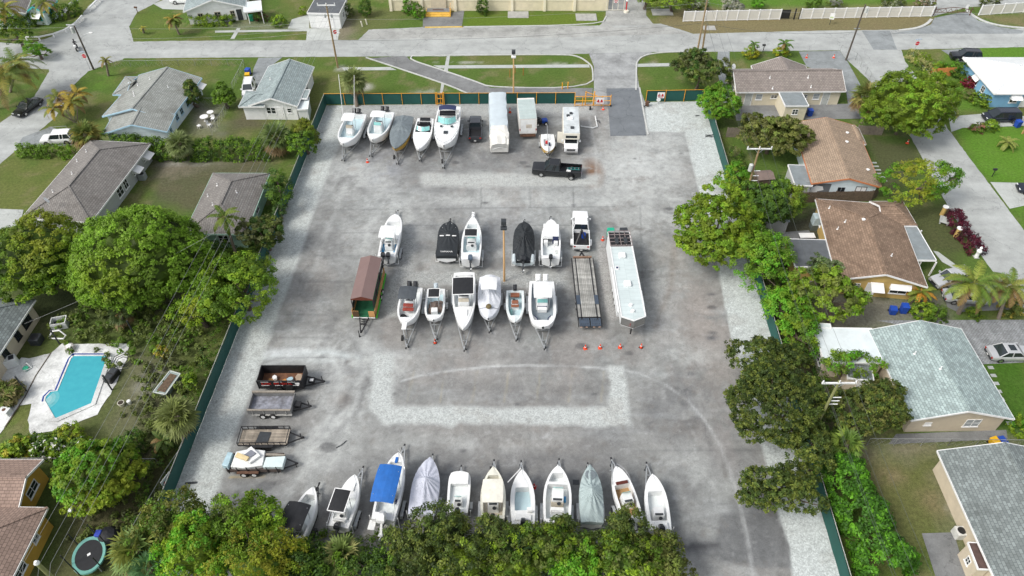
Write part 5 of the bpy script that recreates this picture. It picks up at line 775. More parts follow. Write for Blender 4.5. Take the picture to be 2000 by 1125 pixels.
# ---------------- vehicles ----------------
def paint(n, c, rough=.22, metal=.2): return mt('car_paint_' + n, c, rough, .08, 1, metal=metal, coat=.6)
P_K, P_W, P_S, P_N, P_G = paint('black', (.012, .013, .015)), paint('white', (.78, .79, .79), metal=0), paint('silver', (.54, .55, .56), .3, .3), paint('dark_navy', (.012, .016, .03)), paint('dark_grey', (.045, .048, .055))
LAMP = mt('headlamp', (.7, .72, .72), .15, .1, 3); TLAMP = mt('tail_lamp', (.4, .015, .01), .2, .1, 3)
def car(name, label, cat, front, rear, kind='sedan', m=P_S, L_=4.7, Wd=1.82, Ht=1.45, z=.5, group=None, dual=False, bed=True):
    a, b_ = G(*front, z), G(*rear, z); d = a - b_; c = (a + b_) / 2; rz = math.atan2(d.y, d.x); o = empty(name, (c.x, c.y, 0), rz, label, cat, group); w2 = Wd / 2; h = L_ / 2
    zb = Ht * (.60 if kind == 'sedan' else .58 if kind != 'van' else .55); zb = max(zb, .85); hood = zb - (.04 if kind == 'sedan' else .02)
    prof = {'sedan': [(-1, .95), (-.8, 1.0), (-.5, 1), (.35, .98), (.62, .93), (.9, .86), (1, .74)], 'suv': [(-1, 1), (-.8, 1.0), (.35, 1), (.6, .97), (.9, .93), (1, .82)], 'van': [(-1, 1), (.5, 1), (.8, .9), (1, .72)], 'pickup': [(-1, 1), (.3, 1), (.6, 1.02), (.92, 1), (1, .93)]}[kind]
    rings = []
    for i, (u, k) in enumerate(prof):
        ww = w2 * (1 if abs(u) < .85 else .93); zz = zb * k; e = .12 if abs(u) > .95 else 0
        rings.append([(u * h, -ww * .93, .28 + e), (u * h, -ww, .5), (u * h, -ww, zz - .16), (u * h, -ww * .9, zz), (u * h, 0, zz + .03), (u * h, ww * .9, zz), (u * h, ww, zz - .16), (u * h, ww, .5), (u * h, ww * .93, .28 + e)])
    bd = B()
    if kind == 'pickup':      # body in front of the bed, then bed walls
        xb = -h * .12; k = [(x_, r) for x_, r in zip([p[0] for p in prof], rings)]; r0 = [(xb, y, z_) for (_, y, z_) in rings[1]]; fr = [r0] + [r for u, r in k if u * h > xb]; bd.loft(fr, True, True)
        zt = zb - .0; bd.box(-h, xb - .003, -w2 * .93, w2 * .93, .45, .62)
        for sg in (-1, 1): bd.box(-h, xb - .003, sg * w2 - (.1 if sg > 0 else 0), sg * w2 + (.1 if sg < 0 else 0), .5, zt)
        bd.box(-h, -h + .08, -w2 + .1, w2 - .1, .5, zt - .02); body = bd.obj('body', m, o, smooth=True, bevel=0); lb = B(); lb.box(-h + .09, xb - .05, -w2 + .11, w2 - .11, .63, .66); lb.obj('bed_liner', BMET, body)
        c0, c1, r0_, r1_ = xb + .02, h * .52, xb + .12, h * .30
    else:
        bd.loft(rings, True, True); body = bd.obj('body', m, o, smooth=True)
        c0, c1, r0_, r1_ = {'sedan': (-.72 * h, .42 * h, -.42 * h, .12 * h), 'suv': (-.96 * h, .46 * h, -.82 * h, .2 * h), 'van': (-.97 * h, .72 * h, -.86 * h, .34 * h)}[kind]
    g = B(); wb, wt = w2 * .9, w2 * .74; g.add([(c0, -wb, zb), (c1, -wb * .96, zb), (c1, wb * .96, zb), (c0, wb, zb), (r0_, -wt, Ht - .04), (r1_, -wt, Ht - .04), (r1_, wt, Ht - .04), (r0_, wt, Ht - .04)], [(0, 1, 5, 4), (1, 2, 6, 5), (2, 3, 7, 6), (3, 0, 4, 7), (4, 5, 6, 7)]); g.obj('windows', GLS, o)
    r = B(); r.loft([[(r0_ - .04, -wt - .02, Ht - .05), (r1_ + .04, -wt - .02, Ht - .05), (r1_ + .04, wt + .02, Ht - .05), (r0_ - .04, wt + .02, Ht - .05)], [(r0_, -wt + .05, Ht + .01), (r1_, -wt + .05, Ht + .01), (r1_, wt - .05, Ht + .01), (r0_, wt - .05, Ht + .01)]], True, True)
    for sg in (-1, 1):
        for (x0, x1) in ((c0, r0_), (c1, r1_), ((c0 + c1) / 2 - .05, (r0_ + r1_) / 2 - .05)) + ((((c0 * .65 + c1 * .35), (r0_ * .7 + r1_ * .3)),) if kind != 'sedan' else ()): r.bar((x0, sg * (wb + .005), zb - .02), (x1, sg * (wt + .01), Ht - .03), .09, .07)
    if kind in ('suv', 'van'):
        for sg in (-1, 1): r.tube([(r0_ + .2, sg * (wt - .08), Ht + .05), (r1_ - .1, sg * (wt - .08), Ht + .05)], .025, 4)
    r.obj('cabin_roof', m, o)
    if kind == 'sedan': sr = B(); sr.box(r1_ - .95, r1_ - .25, -.38, .38, Ht + .012, Ht + .02); sr.obj('sunroof', GLS, o)
    wr = .33 if kind == 'sedan' else .38
    for sx in (.62, -.6):
        for sg in (-1, 1):
            wd = .12 if not (dual and sx < 0) else .28; wb_ = B(); yo = sg * (w2 - .08) if wd < .2 else sg * (w2 + .0); wb_.cyl((sx * h, yo - wd, wr), (sx * h, yo + wd, wr), wr, n=16); wo = wb_.obj('wheel', RUB, o); q = B(); q.cyl((sx * h, yo + sg * (wd - .01), wr), (sx * h, yo + sg * (wd + .012), wr), wr * .6, n=12); q.obj('rim', CHR, wo)
            if dual and sx < 0: q = B(); q.loft([[(sx * h + math.cos(t) * .52, sg * w2, wr + math.sin(t) * .52), (sx * h + math.cos(t) * .5, sg * (w2 + .26), wr + math.sin(t) * .48)] for t in [math.pi * i / 8 for i in range(9)]]); q.obj('wheel_flare', m, o)
    for sg in (-1, 1):
        q = B(); q.box(h - .12, h - .0, sg * w2 * .62 - .2, sg * w2 * .62 + .2, zb * .62, zb * .62 + .16); q.obj('headlight', LAMP, o); q = B(); q.box(-h - .012, -h + .1, sg * w2 * .78 - .12, sg * w2 * .78 + .12, zb - .32, zb - .12); q.obj('tail_light', TLAMP, o)
        q = B(); q.box(c1 - .25, c1 - .1, sg * w2 - (0 if sg > 0 else .2), sg * w2 + (.2 if sg > 0 else 0), zb - .02, zb + .16); q.obj('mirror', m, o)
    bm = CHR if m is P_K and kind == 'pickup' else DGR; q = B(); q.box(h - .02, h + .05, -w2 * .8, w2 * .8, .3, .48); q.obj('front_bumper', bm, o); q = B(); q.box(-h - .06, -h + .02, -w2 * .8, w2 * .8, .32, .52); q.obj('rear_bumper', bm, o); q = B(); q.box(h + .002, h + .03, -w2 * .4, w2 * .4, zb * .5, zb * .5 + .2); q.obj('grille', BMET, o)
    q = B(); q.box(-h - .075, -h - .062, -.16, .16, .38, .5); q.obj('number_plate', TRW, o)
    return o
car('pickup_truck', 'dark grey pickup with its tailgate to the camera between cruiser and tarp covered vehicle', 'pickup truck', (929, 234), (928, 272), 'pickup', P_G, 5.6, 1.95, 1.85)
k = car('pickup_truck', 'black crew cab pickup parked sideways with dual rear wheels', 'pickup truck', (1042, 330), (1134, 337), 'pickup', P_K, 6.7, 2.05, 1.98, dual=True)
o = empty('stepladder', k.matrix_basis @ Vector((-2.2, -.35, .68)), k.rotation_euler.z + .1, 'teal folding ladder lying in the black pickup bed', 'ladder'); b = B()
for y in (-.2, .2): b.bar((-.9, y, .1), (.9, y * .7, .1), .06, .06)
b.obj('rails', mt('ladder_teal', (.02, .25, .24), .5), o); b = B(); [b.bar((x, -.2, .13), (x, .2, .13), .07, .05) for x in (-.7, -.2, .3, .75)]; b.obj('rungs', ALU, o)
b = B(); b.rbox(-.3, .3, -.16, .16, 0, .25, .04); bx = b.obj('white_box', TRW); bx.location = k.matrix_basis @ Vector((-1.6, .3, .68)); bx.rotation_euler = (0, 0, 2.8); tag(bx, 'small white box lying in the black pickup bed', 'box')
k = car('pickup_truck', 'white dual wheel pickup with a black hoist frame in its bed, coupled to the flatbed', 'pickup truck', (1133, 422), (1135, 484), 'pickup', P_W, 6.6, 2.1, 2.0, dual=True)
b = B(); [b.bar((-2.9, y, .7), (-1.3, 0, 2.0), .14, .14) for y in (-.75, .75)]; b.bar((-2.9, -.8, .75), (-2.9, .8, .75), .15, .15); b.bar((-1.3, 0, .7), (-1.3, 0, 2.0), .14, .14); b.obj('hoist_frame', BMET, k); b = B(); b.cyl((-1.2, -.3, .67), (-1.2, -.3, 1.25), .3, n=12); b.obj('blue_drum', BLUEP, k)
for a in [('parked_car', 'black sedan parked on the side street beside the areca palm', 'car', (36, 222), (72, 197), 'sedan', P_K, 4.8, 1.83, 1.42), ('parked_car', 'white hatch back off road car on the driveway behind the clipped hedge', 'car', (90, 273), (138, 270), 'suv', P_W, 4.5, 1.85, 1.7), ('parked_car', 'white off road car beside the small gabled house driveway', 'car', (483, 190), (490, 160), 'suv', P_W, 4.4, 1.8, 1.75),
    ('parked_car', 'black off road car on the driveway north of the blue house', 'car', (1868, 110), (1903, 112), 'suv', P_K, 4.7, 1.85, 1.75), ('parked_car', 'dark navy minivan in front of the blue house', 'minivan', (1919, 229), (1992, 229), 'van', P_N, 5.1, 1.98, 1.75), ('parked_car', 'silver off road car half under the coconut palm, nearest the ochre house', 'car', (1824, 553), (1888, 538), 'suv', P_S, 4.7, 1.85, 1.7),
    ('parked_car', 'silver sedan behind the coconut palm trunk, beside the silver off road car', 'car', (1925, 583), (1846, 577), 'sedan', P_S, 4.8, 1.83, 1.43), ('parked_car', 'silver sedan on the block paving, cut by the right edge', 'car', (2016, 690), (1934, 690), 'sedan', P_S, 4.85, 1.85, 1.43), ('parked_car', 'dark car nose at the right edge below the mailbox', 'car', (1990, 366), (2060, 374), 'sedan', P_N, 4.7, 1.83, 1.43), ('work_van', 'white van on the driveway at the top edge', 'van', (338, 0), (385, 0), 'van', P_W, 5.2, 1.95, 2.0)]: car(*a)

def frame_at(name, label, cat, p_left, p_right, z=0, group=None):      # local x from the left point to the right point, origin midway
    a, b_ = G(*p_left, z), G(*p_right, z); d = b_ - a; o = empty(name, ((a.x + b_.x) / 2, (a.y + b_.y) / 2, 0), math.atan2(d.y, d.x), label, cat, group); return o, d.length
def wheels(o, xs, yo, r=.38, w=.12, rim=WH2):
    for x in xs:
        for sg in (-1, 1): b = B(); b.cyl((x, sg * yo - w, r), (x, sg * yo + w, r), r, n=16); wo = b.obj('wheel', RUB, o); q = B(); q.cyl((x, sg * (yo + w - .01), r), (x, sg * (yo + w + .015), r), r * .55, n=12); q.obj('rim', rim, wo)
def hitch(o, x0, x1, w2, z=.5, m=BMET):
    b = B(); [b.bar((x0, sg * w2, z), (x1 - .2, sg * .05, z), .12, .12) for sg in (-1, 1)]; b.bar((x0 + (x1 - x0) * .5, -w2 * .5, z), (x0 + (x1 - x0) * .5, w2 * .5, z), .1, .1); b.obj('drawbar', m, o)
    b = B(); b.box(x1 - .3, x1, -.08, .08, z - .05, z + .1); b.obj('coupler', m, o); b = B(); b.cyl((x1 - .45, .18, 0), (x1 - .45, .18, 1.0), .045, n=6); b.cyl((x1 - .45, .18, 0), (x1 - .45, .18, .12), .1, n=8); b.obj('jack', m, o)
# tarp covered motorhome
o, L_ = frame_at('covered_motorhome', 'long tall vehicle wrapped in a silver white tarp with creases at its near end', 'motorhome', (976, 297), (972, 217), 0); TARP = mt('tarp_silver', (.50, .565, .60), .6, .1, .7, dirt=.06); TARP2 = mt('tarp_creased_white', (.66, .65, .61), .8, .1, 2, dirt=.15)
rd = random.Random(5); b = B(); rows = []; n = 40
for i in range(n + 1):
    x = -L_ / 2 + L_ * i / n; fr = max(0, 1 - i / 9); top = 3.25 - fr ** 2 * .9; w_ = 1.28 + .06 * math.sin(i * .7); r = []
    for (y, z) in ((-w_ - .05, .25), (-w_ - .02, 1.2), (-w_, 2.2), (-w_ + .06, top - .12), (-w_ * .6, top), (-w_ * .2, top + .05), (w_ * .2, top + .05), (w_ * .6, top), (w_ - .06, top - .12), (w_, 2.2), (w_ + .02, 1.2), (w_ + .05, .25)):
        k_ = .03 + .11 * fr; r.append((x + rd.uniform(-k_, k_), y + rd.uniform(-k_, k_) * .8, min(z, top) + rd.uniform(-k_, k_) * .9))
    rows.append(r)
b.loft(rows[7:]); tp = b.obj('tarp', TARP, o, smooth=True); b = B(); r0 = rows[0]; nose = [[(p_[0] - .5 - .5 * (z_ / 3), p_[1] * .93, p_[2] * .84 + .04) for p_, z_ in zip(r0, [p_[2] for p_ in r0])]]; b.loft(nose + rows[:8]); b.add(nose[0], [tuple(range(12))]); b.obj('tarp_front', TARP2, o); b = B(); b.tube([(-L_ / 2 - .9, -1, 1.1), (-L_ / 2 - 1.0, 0, 1.5), (-L_ / 2 - .9, 1, 1.1)], .03); b.obj('tie_rope', WH2, o); wheels(o, (-L_ * .32, L_ * .3), 1.05)
# box truck
o, L_ = frame_at('box_truck', 'white box truck with pale ribbed roof and closed roll door facing the camera', 'truck', (1031, 272), (1026, 231), 0); b = B(); b.box(-L_ / 2, L_ / 2, -1.25, 1.25, .95, 3.45); b.obj('cargo_box', mt('box_off_white', (.72, .70, .66), .5, .1, 1, dirt=.12), o)
b = B(); [b.box(-L_ / 2 + i * .4, -L_ / 2 + i * .4 + .34, -1.22, 1.22, 3.453, 3.47 + .01 * (i % 2)) for i in range(int(L_ / .4))]; b.obj('roof', mt('truck_roof_mint', (.42, .50, .49), .6, .12, 1, dirt=.15), o); b = B(); b.box(-L_ / 2 - .02, -L_ / 2 - .003, -1.05, 1.05, 1.1, 3.25); b.obj('roll_door', WH2, o)
b = B(); b.box(-L_ / 2 - .2, -L_ / 2 + .1, -1.1, 1.1, .55, .8); b.obj('rear_bumper', RUST, o); b = B(); b.box(-L_ / 2 - .025, -L_ / 2 - .021, -.55, .3, 1.9, 2.5); b.obj('faded_decal', mt('decal_faded', (.58, .52, .44), .6, .3), o)
b = B(); b.box(L_ / 2 + .05, L_ / 2 + 1.6, -1.0, 1.0, .5, 2.1, .1, .1); b.obj('cab', P_W, o); b = B(); b.box(-L_ / 2 + .1, L_ / 2, -.5, .5, .6, .92); b.obj('chassis', BMET, o); wheels(o, (-L_ * .25, L_ / 2 + .7), .98, .42)
for sg in (-1, 1): b = B(); b.box(-L_ / 2 - .03, -L_ / 2 - .021, sg * 1.15 - .06, sg * 1.15 + .06, 1.5, 1.8); b.obj('tail_light', TLAMP, o)
# motorhome
o, L_ = frame_at('motorhome', 'old cream motorhome with an open side door facing the camera', 'motorhome', (1114.5, 303), (1112.5, 243), 0); CB = mt('camper_cream', (.74, .71, .62), .45, .08, 1, dirt=.1); b = B(); x0 = -L_ / 2; b.box(x0 + 1.9, L_ / 2, -1.17, 1.17, .5, 2.95); b.box(x0 + .95, x0 + 1.9, -1.17, 1.17, 1.95, 2.95, .0, 0); b.obj('camper_body', CB, o, bevel=.06)
b = B(); b.box(x0 + 1.0, L_ / 2 - .05, -1.1, 1.1, 2.955, 2.98); rf = b.obj('roof', mt('camper_roof', (.56, .60, .61), .6, .25, .9, dirt=.35), o)
for x, y, m_, s_ in ((x0 + 2.3, -.1, DGR, .25), (x0 + 5.4, .45, DGR, .22), (x0 + 6.0, .0, DGR, .22), (x0 + 4.7, .1, WH, .35)): b = B(); b.rbox(x - s_, x + s_, y - s_, y + s_, 2.98, 3.14, .04); b.obj('roof_vent', m_, rf)
b = B(); b.box(x0 + .94, x0 + .947, -.8, .8, 2.2, 2.6); b.obj('front_window', GLS, o); b = B(); b.loft([[(x, -.98, .55), (x, -.98, z), (x, .98, z), (x, .98, .55)] for x, z in ((x0, 1.15), (x0 + .9, 1.25), (x0 + 1.9, 1.9))], True, True); b.obj('cab', P_W, o, bevel=.05)
b = B(); b.add([(x0 + .98, -.85, 1.32), (x0 + .98, .85, 1.32), (x0 + 1.75, .85, 1.9), (x0 + 1.75, -.85, 1.9)], [(0, 3, 2, 1), (0, 1, 2, 3)]); b.obj('windscreen', GLS, o); b = B(); b.box(x0 - .02, x0 - .003, -.6, .6, .72, 1.0); b.obj('grille', BMET, o); b = B(); b.box(x0 - .15, x0 - .02, -.98, .98, .42, .66); b.obj('bumper', CHR, o)
for sg in (-1, 1): b = B(); b.cyl((x0 - .03, sg * .78, .88), (x0 - .003, sg * .78, .88), .12, n=10); b.obj('headlight', LAMP, o); b = B(); b.box(x0 + 1.3, x0 + 1.4, sg * 1.25 - .13, sg * 1.25 + .13, 1.35, 1.65); b.obj('mirror', P_W, o)
b = B(Matrix.Translation((x0 + 2.1, 1.19, 0)) @ Matrix.Rotation(R(80), 4, 'Z')); b.box(0, .75, 0, .05, .6, 2.4); d_ = b.obj('side_door', CB, o); b = B(Matrix.Translation((x0 + 2.1, 1.19, 0)) @ Matrix.Rotation(R(80), 4, 'Z')); b.box(.15, .6, -.01, -.002, 1.6, 2.2); b.obj('door_window', GLS, d_); wheels(o, (x0 + 1.1, x0 + 5.8), .95)
# dark garden machine beside the truck
o = empty('ride_mower', G(1056, 243), .2, 'black and blue ride on machine beside the white box truck', 'mower'); b = B(); b.rbox(-.9, .1, -.45, .45, .35, .95, .1); b.obj('body', BMET, o); b = B(); b.rbox(.12, 1.0, -.4, .4, .4, .85, .12); b.obj('hood', BLUEP, o); b = B(); b.rbox(-.7, -.2, -.3, .3, .955, 1.15, .05); b.rbox(-.8, -.7, -.3, .3, 1.15, 1.6, .03); b.obj('seat', BLK, o); wheels(o, (-.55, .7), .5, .3, .1)
# flatbed trailer
o, L_ = frame_at('flatbed_trailer', 'long timber decked flatbed trailer with dark ramps at its near end', 'trailer', (1153.5, 636), (1137.5, 505), 1.0); DW = brick_mat('weathered_deck_boards', (.37, .365, .34), (.27, .27, .255), (.12, .12, .11), 1, 4.5, .2, 0, .85, .012, nv=.35)
b = B(); b.box(-L_ / 2 + 1.3, L_ / 2, -.78, .78, .86, 1.0); b.obj('deck', DW, o)
for sg in (-1, 1): b = B(); b.box(-L_ / 2 + 1.3, L_ / 2, sg * 1.22 - (.3 if sg > 0 else 0), sg * 1.22 + (.3 if sg < 0 else 0), .86, 1.0); b.obj('side_deck', DW, o); b = B(); b.box(-L_ / 2 + 3.2, -L_ / 2 + 4.6, sg * 1.02 - .22, sg * 1.02 + .22, 1.003, 1.03); b.obj('wheel_plate', mt('navy_steel', (.05, .07, .10), .6, .2), o)
b = B(); [b.box(-L_ / 2 + .9, L_ / 2 + .1, sg * .86 - .06, sg * .86 + .06, .7, 1.02) for sg in (-1, 1)]; [b.box(-L_ / 2, L_ / 2 + .1, sg * 1.28 - .04, sg * 1.28 + .04, .75, 1.02) for sg in (-1, 1)]; b.box(-L_ / 2 + 1.15, -L_ / 2 + 1.28, -1.24, 1.24, .7, 1.02)
[b.box(-L_ / 2 + 1.5 + i * .6, -L_ / 2 + 1.56 + i * .6, -1.34, 1.34, .8, .85) for i in range(int((L_ - 2) / .6))]; b.obj('frame', BMET, o)
for sg in (-1, 1): b = B(); b.box(-L_ / 2, -L_ / 2 + 1.1, sg * .62 - .56, sg * .62 + .56, .85, 1.0); rp = b.obj('loading_ramp', mt('navy_steel', (0, 0, 0)), o); b = B(); [b.cyl((-L_ / 2 + x, sg * .62 + y, 1.0), (-L_ / 2 + x, sg * .62 + y, 1.012), .06, n=6) for x in (.25, .85) for y in (-.35, -.1, .1, .35)]; b.obj('ramp_holes', BMET, rp)
b = B(); b.box(L_ / 2 + .12, L_ / 2 + .3, -1.1, 1.1, .9, 1.15); b.obj('headboard', mt('timber_orange', S((135, 108, 90)), .8, .3), o); b = B(); [b.bar((L_ / 2, sg * .5, .8), (L_ / 2 + 1.2, 0, .9), .15, .15) for sg in (-1, 1)]; b.obj('drawbar', BMET, o); wheels(o, (-L_ / 2 + 3.4, -L_ / 2 + 4.3), 1.08, .4, .2)
b = B(); [b.box(-L_ / 2 - .02, -L_ / 2 - .003, y - .12, y + .12, .72, .82) for y in (-1, -.4, .4, 1)]; b.obj('tail_lights', mt('lamp_peach', (.6, .4, .3), .3), o)
# long living quarters trailer
o, L_ = frame_at('gooseneck_trailer', 'very long white enclosed trailer with pale ribbed roof and angular grey nose', 'trailer', (1238, 622), (1213.5, 482), 3.3); b = B(); w_ = 1.28
ol = [(-L_ / 2 + .25, -w_), (L_ / 2 + 2.6, -w_), (L_ / 2 + 2.6, w_), (-L_ / 2 + .25, w_), (-L_ / 2 - .35, .0)]; b.prism(ol, 2.05, 3.3); b.box(-L_ / 2 + 2.6, L_ / 2 + 2.6, -w_, w_, .75, 2.047); b.obj('body', mt('trailer_white', (.72, .74, .74), .4, .08, 1, dirt=.08), o)
b = B(); b.prism([(-L_ / 2 + .32, -w_ + .1), (L_ / 2 - .1, -w_ + .1), (L_ / 2 - .1, w_ - .1), (-L_ / 2 + .32, w_ - .1), (-L_ / 2 - .2, 0)], 3.303, 3.33); rf = b.obj('roof', brick_mat('ribbed_roof', (.54, .61, .61), (.51, .58, .58), (.40, .46, .46), 1, .6, 30, 0, .5, .012, nv=.06), o)
b = B(); pts = [(p_[0], p_[1], 3.34) for p_ in ol]; [b.bar(p_, q_, .12, .1) for p_, q_ in zip(pts, pts[1:] + pts[:1])]; b.obj('roof_rim', WH, o)
for x, y in ((L_ / 2 - 1.6, .1), (L_ / 2 - 6.2, .05)): b = B(); b.rbox(x - .42, x + .42, y - .38, y + .38, 3.333, 3.62, .08); b.obj('air_conditioner', WH, rf)
for x, y in ((-L_ / 2 + 1.9, .1), (-L_ / 2 + 1.0, .0)): b = B(); b.cyl((x, y, 3.333), (x, y, 3.5), .25, .2, 12); b.obj('roof_vent', WH, rf)
b = B(); b.rbox(L_ / 2 - 3.9, L_ / 2 - 3.3, .72, 1.1, 3.333, 3.42, .03); b.obj('skylight', WH, rf); b = B(); b.box(L_ / 2 - 3.75, L_ / 2 - 3.45, .8, 1.02, 3.422, 3.435); b.obj('skylight_pane', NAVY, rf)
NS = mt('stainless_nose', (.32, .32, .31), .25, .2, 1, metal=.7); b = B(); b.prism([(-L_ / 2 - .355, 0), (-L_ / 2 + .245, -w_ - .005), (-L_ / 2 + .245, -w_ + .05), (-L_ / 2 + .245, w_ - .05), (-L_ / 2 + .245, w_ + .005)], 2.1, 3.2, [(-L_ / 2 - .42, 0), (-L_ / 2 + .24, -w_ - .01), (-L_ / 2 + .3, -w_ + .05), (-L_ / 2 + .3, w_ - .05), (-L_ / 2 + .24, w_ + .01)]); b.obj('nose_panel', NS, o)
b = B(); b.prism([(-L_ / 2 + .3, -.3), (-L_ / 2 + 2.5, -.6), (-L_ / 2 + 2.5, .6), (-L_ / 2 + .3, .3)], 1.8, 2.04); b.cyl((-L_ / 2 + .3, 0, .5), (-L_ / 2 + .3, 0, 1.8), .08, n=8); b.obj('gooseneck', BMET, o); b = B(); b.prism([(-.1, 0), (.15, -.12), (.2, .1), (-.05, .18)], 0, .02); q = b.obj('red_emblem', REDP, o); q.location = (-L_ / 2 - .23, .32, 2.6); q.rotation_euler = (0, -math.pi / 2, R(64))
b = B(); [b.box(x, x + 1.0, w_ + .003, w_ + .02, 1.9, 2.5) for x in (-L_ / 2 + 2, -L_ / 2 + 4.5, 0, 2.2)]; b.obj('side_windows', GLS, o); b = B(); b.cyl((-L_ / 2 + 1.2, w_ + .15, 3.0), (2.5, w_ + .15, 3.0), .1, n=8); b.cyl((-L_ / 2 + 2.0, -w_ - .12, 3.15), (-L_ / 2 + 4.2, -w_ - .12, 3.15), .07, n=8); b.obj('awning_roll', WH, o)
x0, x1 = L_ / 2 + .05, L_ / 2 + 2.55; b = B(); b.box(x0, x1, -w_ + .08, w_ - .08, 3.303, 3.31); b.obj('rear_roof_deck', BMET, o); b = B()
for i in range(5): x = x0 + (x1 - x0) * i / 4; b.bar((x, -w_, 3.5), (x, w_, 3.5), .06, .06)
for y in (-w_, -.6, 0, .6, w_): b.bar((x0, y, 3.5), (x1, y, 3.5), .06, .06)
[b.bar((x, y, 3.3), (x, y, 3.5), .06, .06) for x in (x0, x1) for y in (-w_, w_)]; b.obj('roof_rack', mt('rack_taupe', (.30, .25, .24), .5), o); b = B(); [b.rbox(x0 + .2, x0 + 1.1, y - .2, y + .2, 3.535, 3.75, .04) for y in (-.55, .5)]; b.obj('rack_boxes', DGR, o); wheels(o, (-.6, .4, 1.4), 1.12, .38)
for y, m_, s_, n_, l_ in ((.8, mt('case_green', (.01, .36, .22), .5), .42, 'green_case', 'bright green case standing behind the long white trailer'), (-.75, DGR, .45, 'generator', 'dark generator standing behind the long white trailer')):
    p_ = o.matrix_basis @ Vector((L_ / 2 + 3.5, y, 0)); g_ = empty(n_, p_, o.rotation_euler.z, l_, 'equipment'); b = B(); b.rbox(-.3, .3, -s_, s_, 2.2, 3.0, .05); b.obj('casing', m_, g_); b = B(); b.box(-.25, .25, -s_ * .8, s_ * .8, 0, 2.195); b.obj('stand', BMET, g_)
# thatched looking food trailer
o, L_ = frame_at('food_trailer', 'open food trailer with brown gable roof, bamboo screens and green floor', 'trailer', (706, 584), (725, 503), 3.1); w_ = 1.22; BR = mt('roof_brown', (.19, .125, .115), .7, .08, 1, dirt=.06); b = B(); b.add([(-L_ / 2, -w_, 3.05), (L_ / 2, -w_, 3.05), (L_ / 2, 0, 3.45), (L_ / 2, w_, 3.05), (-L_ / 2, w_, 3.05), (-L_ / 2, 0, 3.45)], [(0, 1, 2, 5), (5, 2, 3, 4), (0, 5, 4), (1, 3, 2), (0, 4, 3, 1)]); b.obj('roof', BR, o)
b = B(); b.add([(-L_ / 2 - .02, -w_, 2.9), (-L_ / 2 - .02, w_, 2.9), (-L_ / 2 - .02, w_, 3.07), (-L_ / 2 - .02, 0, 3.47), (-L_ / 2 - .02, -w_, 3.07)], [(0, 4, 3, 2, 1), (0, 1, 2, 3, 4)]); b.obj('gable_valance', mt('valance_rust', (.26, .075, .045), .8), o); b = B(); b.box(-L_ / 2 - .3, L_ / 2, -w_, w_, .5, .62); b.obj('floor', mt('floor_green', (.012, .12, .05), .7, .3), o)
BAM = brick_mat('bamboo', S((205, 160, 105)), S((180, 130, 80)), (.10, .06, .03), 1, .09, 6, 0, .7, .012)
b = B(); b.box(-L_ / 2 - .3, L_ / 2, -w_ - .07, -w_ - .004, .625, 1.55); b.box(-L_ / 2 - .3, L_ / 2, w_ + .004, w_ + .07, .625, 1.55); b.box(-L_ / 2 - .36, -L_ / 2 - .3, -w_, -.55, .625, 1.5); b.box(-L_ / 2 - .36, -L_ / 2 - .3, .55, w_, .625, 1.5); b.obj('bamboo_screen', BAM, o)
b = B(); b.box(-L_ / 2 - .3, L_ / 2, -w_ - .2, -w_ - .08, .35, .6); b.box(-L_ / 2 - .3, L_ / 2, w_ + .08, w_ + .2, .35, .6); b.obj('green_skirt', mt('skirt_green', (.05, .42, .02), .6), o); b = B(); [b.box(x - .04, x + .04, y - .04, y + .04, .62, 3.05) for x in (-L_ / 2 + .05, -L_ / 6, L_ / 6, L_ / 2 - .05) for y in (-w_ + .05, w_ - .05)]; [b.box(-L_ / 2 + .1, L_ / 2, s_ * (w_ - .1) - .01, s_ * (w_ - .1) + .01, 1.55, 2.4) for s_ in (-1, 1)]; b.obj('posts', BMET, o)
b = B(); b.box(-L_ / 2 - .42, -L_ / 2 - .37, -w_, w_, .45, .56); b.obj('sill', TRW, o); hitch(o, -L_ / 2 - .4, -L_ / 2 - 2.3, .5); wheels(o, (-.45, .45), w_ + .1, .36); b = B(); [b.bar((-L_ / 2 - .5 - i * .3, -.3, .3 + 0 * i), (-L_ / 2 - .5 - i * .3, .3, .3), .1, .04) for i in range(3)]; b.obj('steps', BMET, o)
# four trailers by the left gravel strip
o, L_ = frame_at('dump_trailer', 'tall black dump trailer with red junk removal lettering, full of rubbish', 'trailer', (500.5, 744), (589, 744), 1.9, 'utility trailers by the gravel strip'); yb = (G(511, 713, 1.9) - G(500.5, 744, 1.9)).y; b = B(); t_ = .07; b.box(-L_ / 2, L_ / 2, 0, t_, .6, 1.9); b.box(-L_ / 2, L_ / 2, yb - t_, yb, .6, 1.9); b.box(-L_ / 2, -L_ / 2 + t_, t_, yb - t_, .6, 1.9); b.box(L_ / 2 - t_, L_ / 2, t_, yb - t_, .6, 1.9)
[b.box(-L_ / 2 + i * L_ / 6 - .03, -L_ / 2 + i * L_ / 6 + .03, -.06, -.003, .6, 1.92) for i in (0, 3, 6)]; b.box(-L_ / 2, L_ / 2, -.06, 0 - .003, 1.84, 1.93); b.obj('dump_box', BMET, o); b = B(); b.box(-L_ / 2 + t_, L_ / 2 - t_, t_, yb - t_, .6, .66); b.obj('box_floor', mt('rust_floor', (.16, .07, .035), .8, .5, 2), o)
text('lettering', 'JUNK  REMOVAL', .42, mt('lettering_red', (.55, .02, .01), .5), o, (-L_ / 2 + 1.95, -.012, 1.3), (math.pi / 2, 0, 0)); b = B()
for i in range(3): [b.box(-L_ / 2 + .35 + i * 1.35, -L_ / 2 + 1.15 + i * 1.35, -.014, -.004, z_, z_ + .07) for z_ in (1.68, 1.12)]
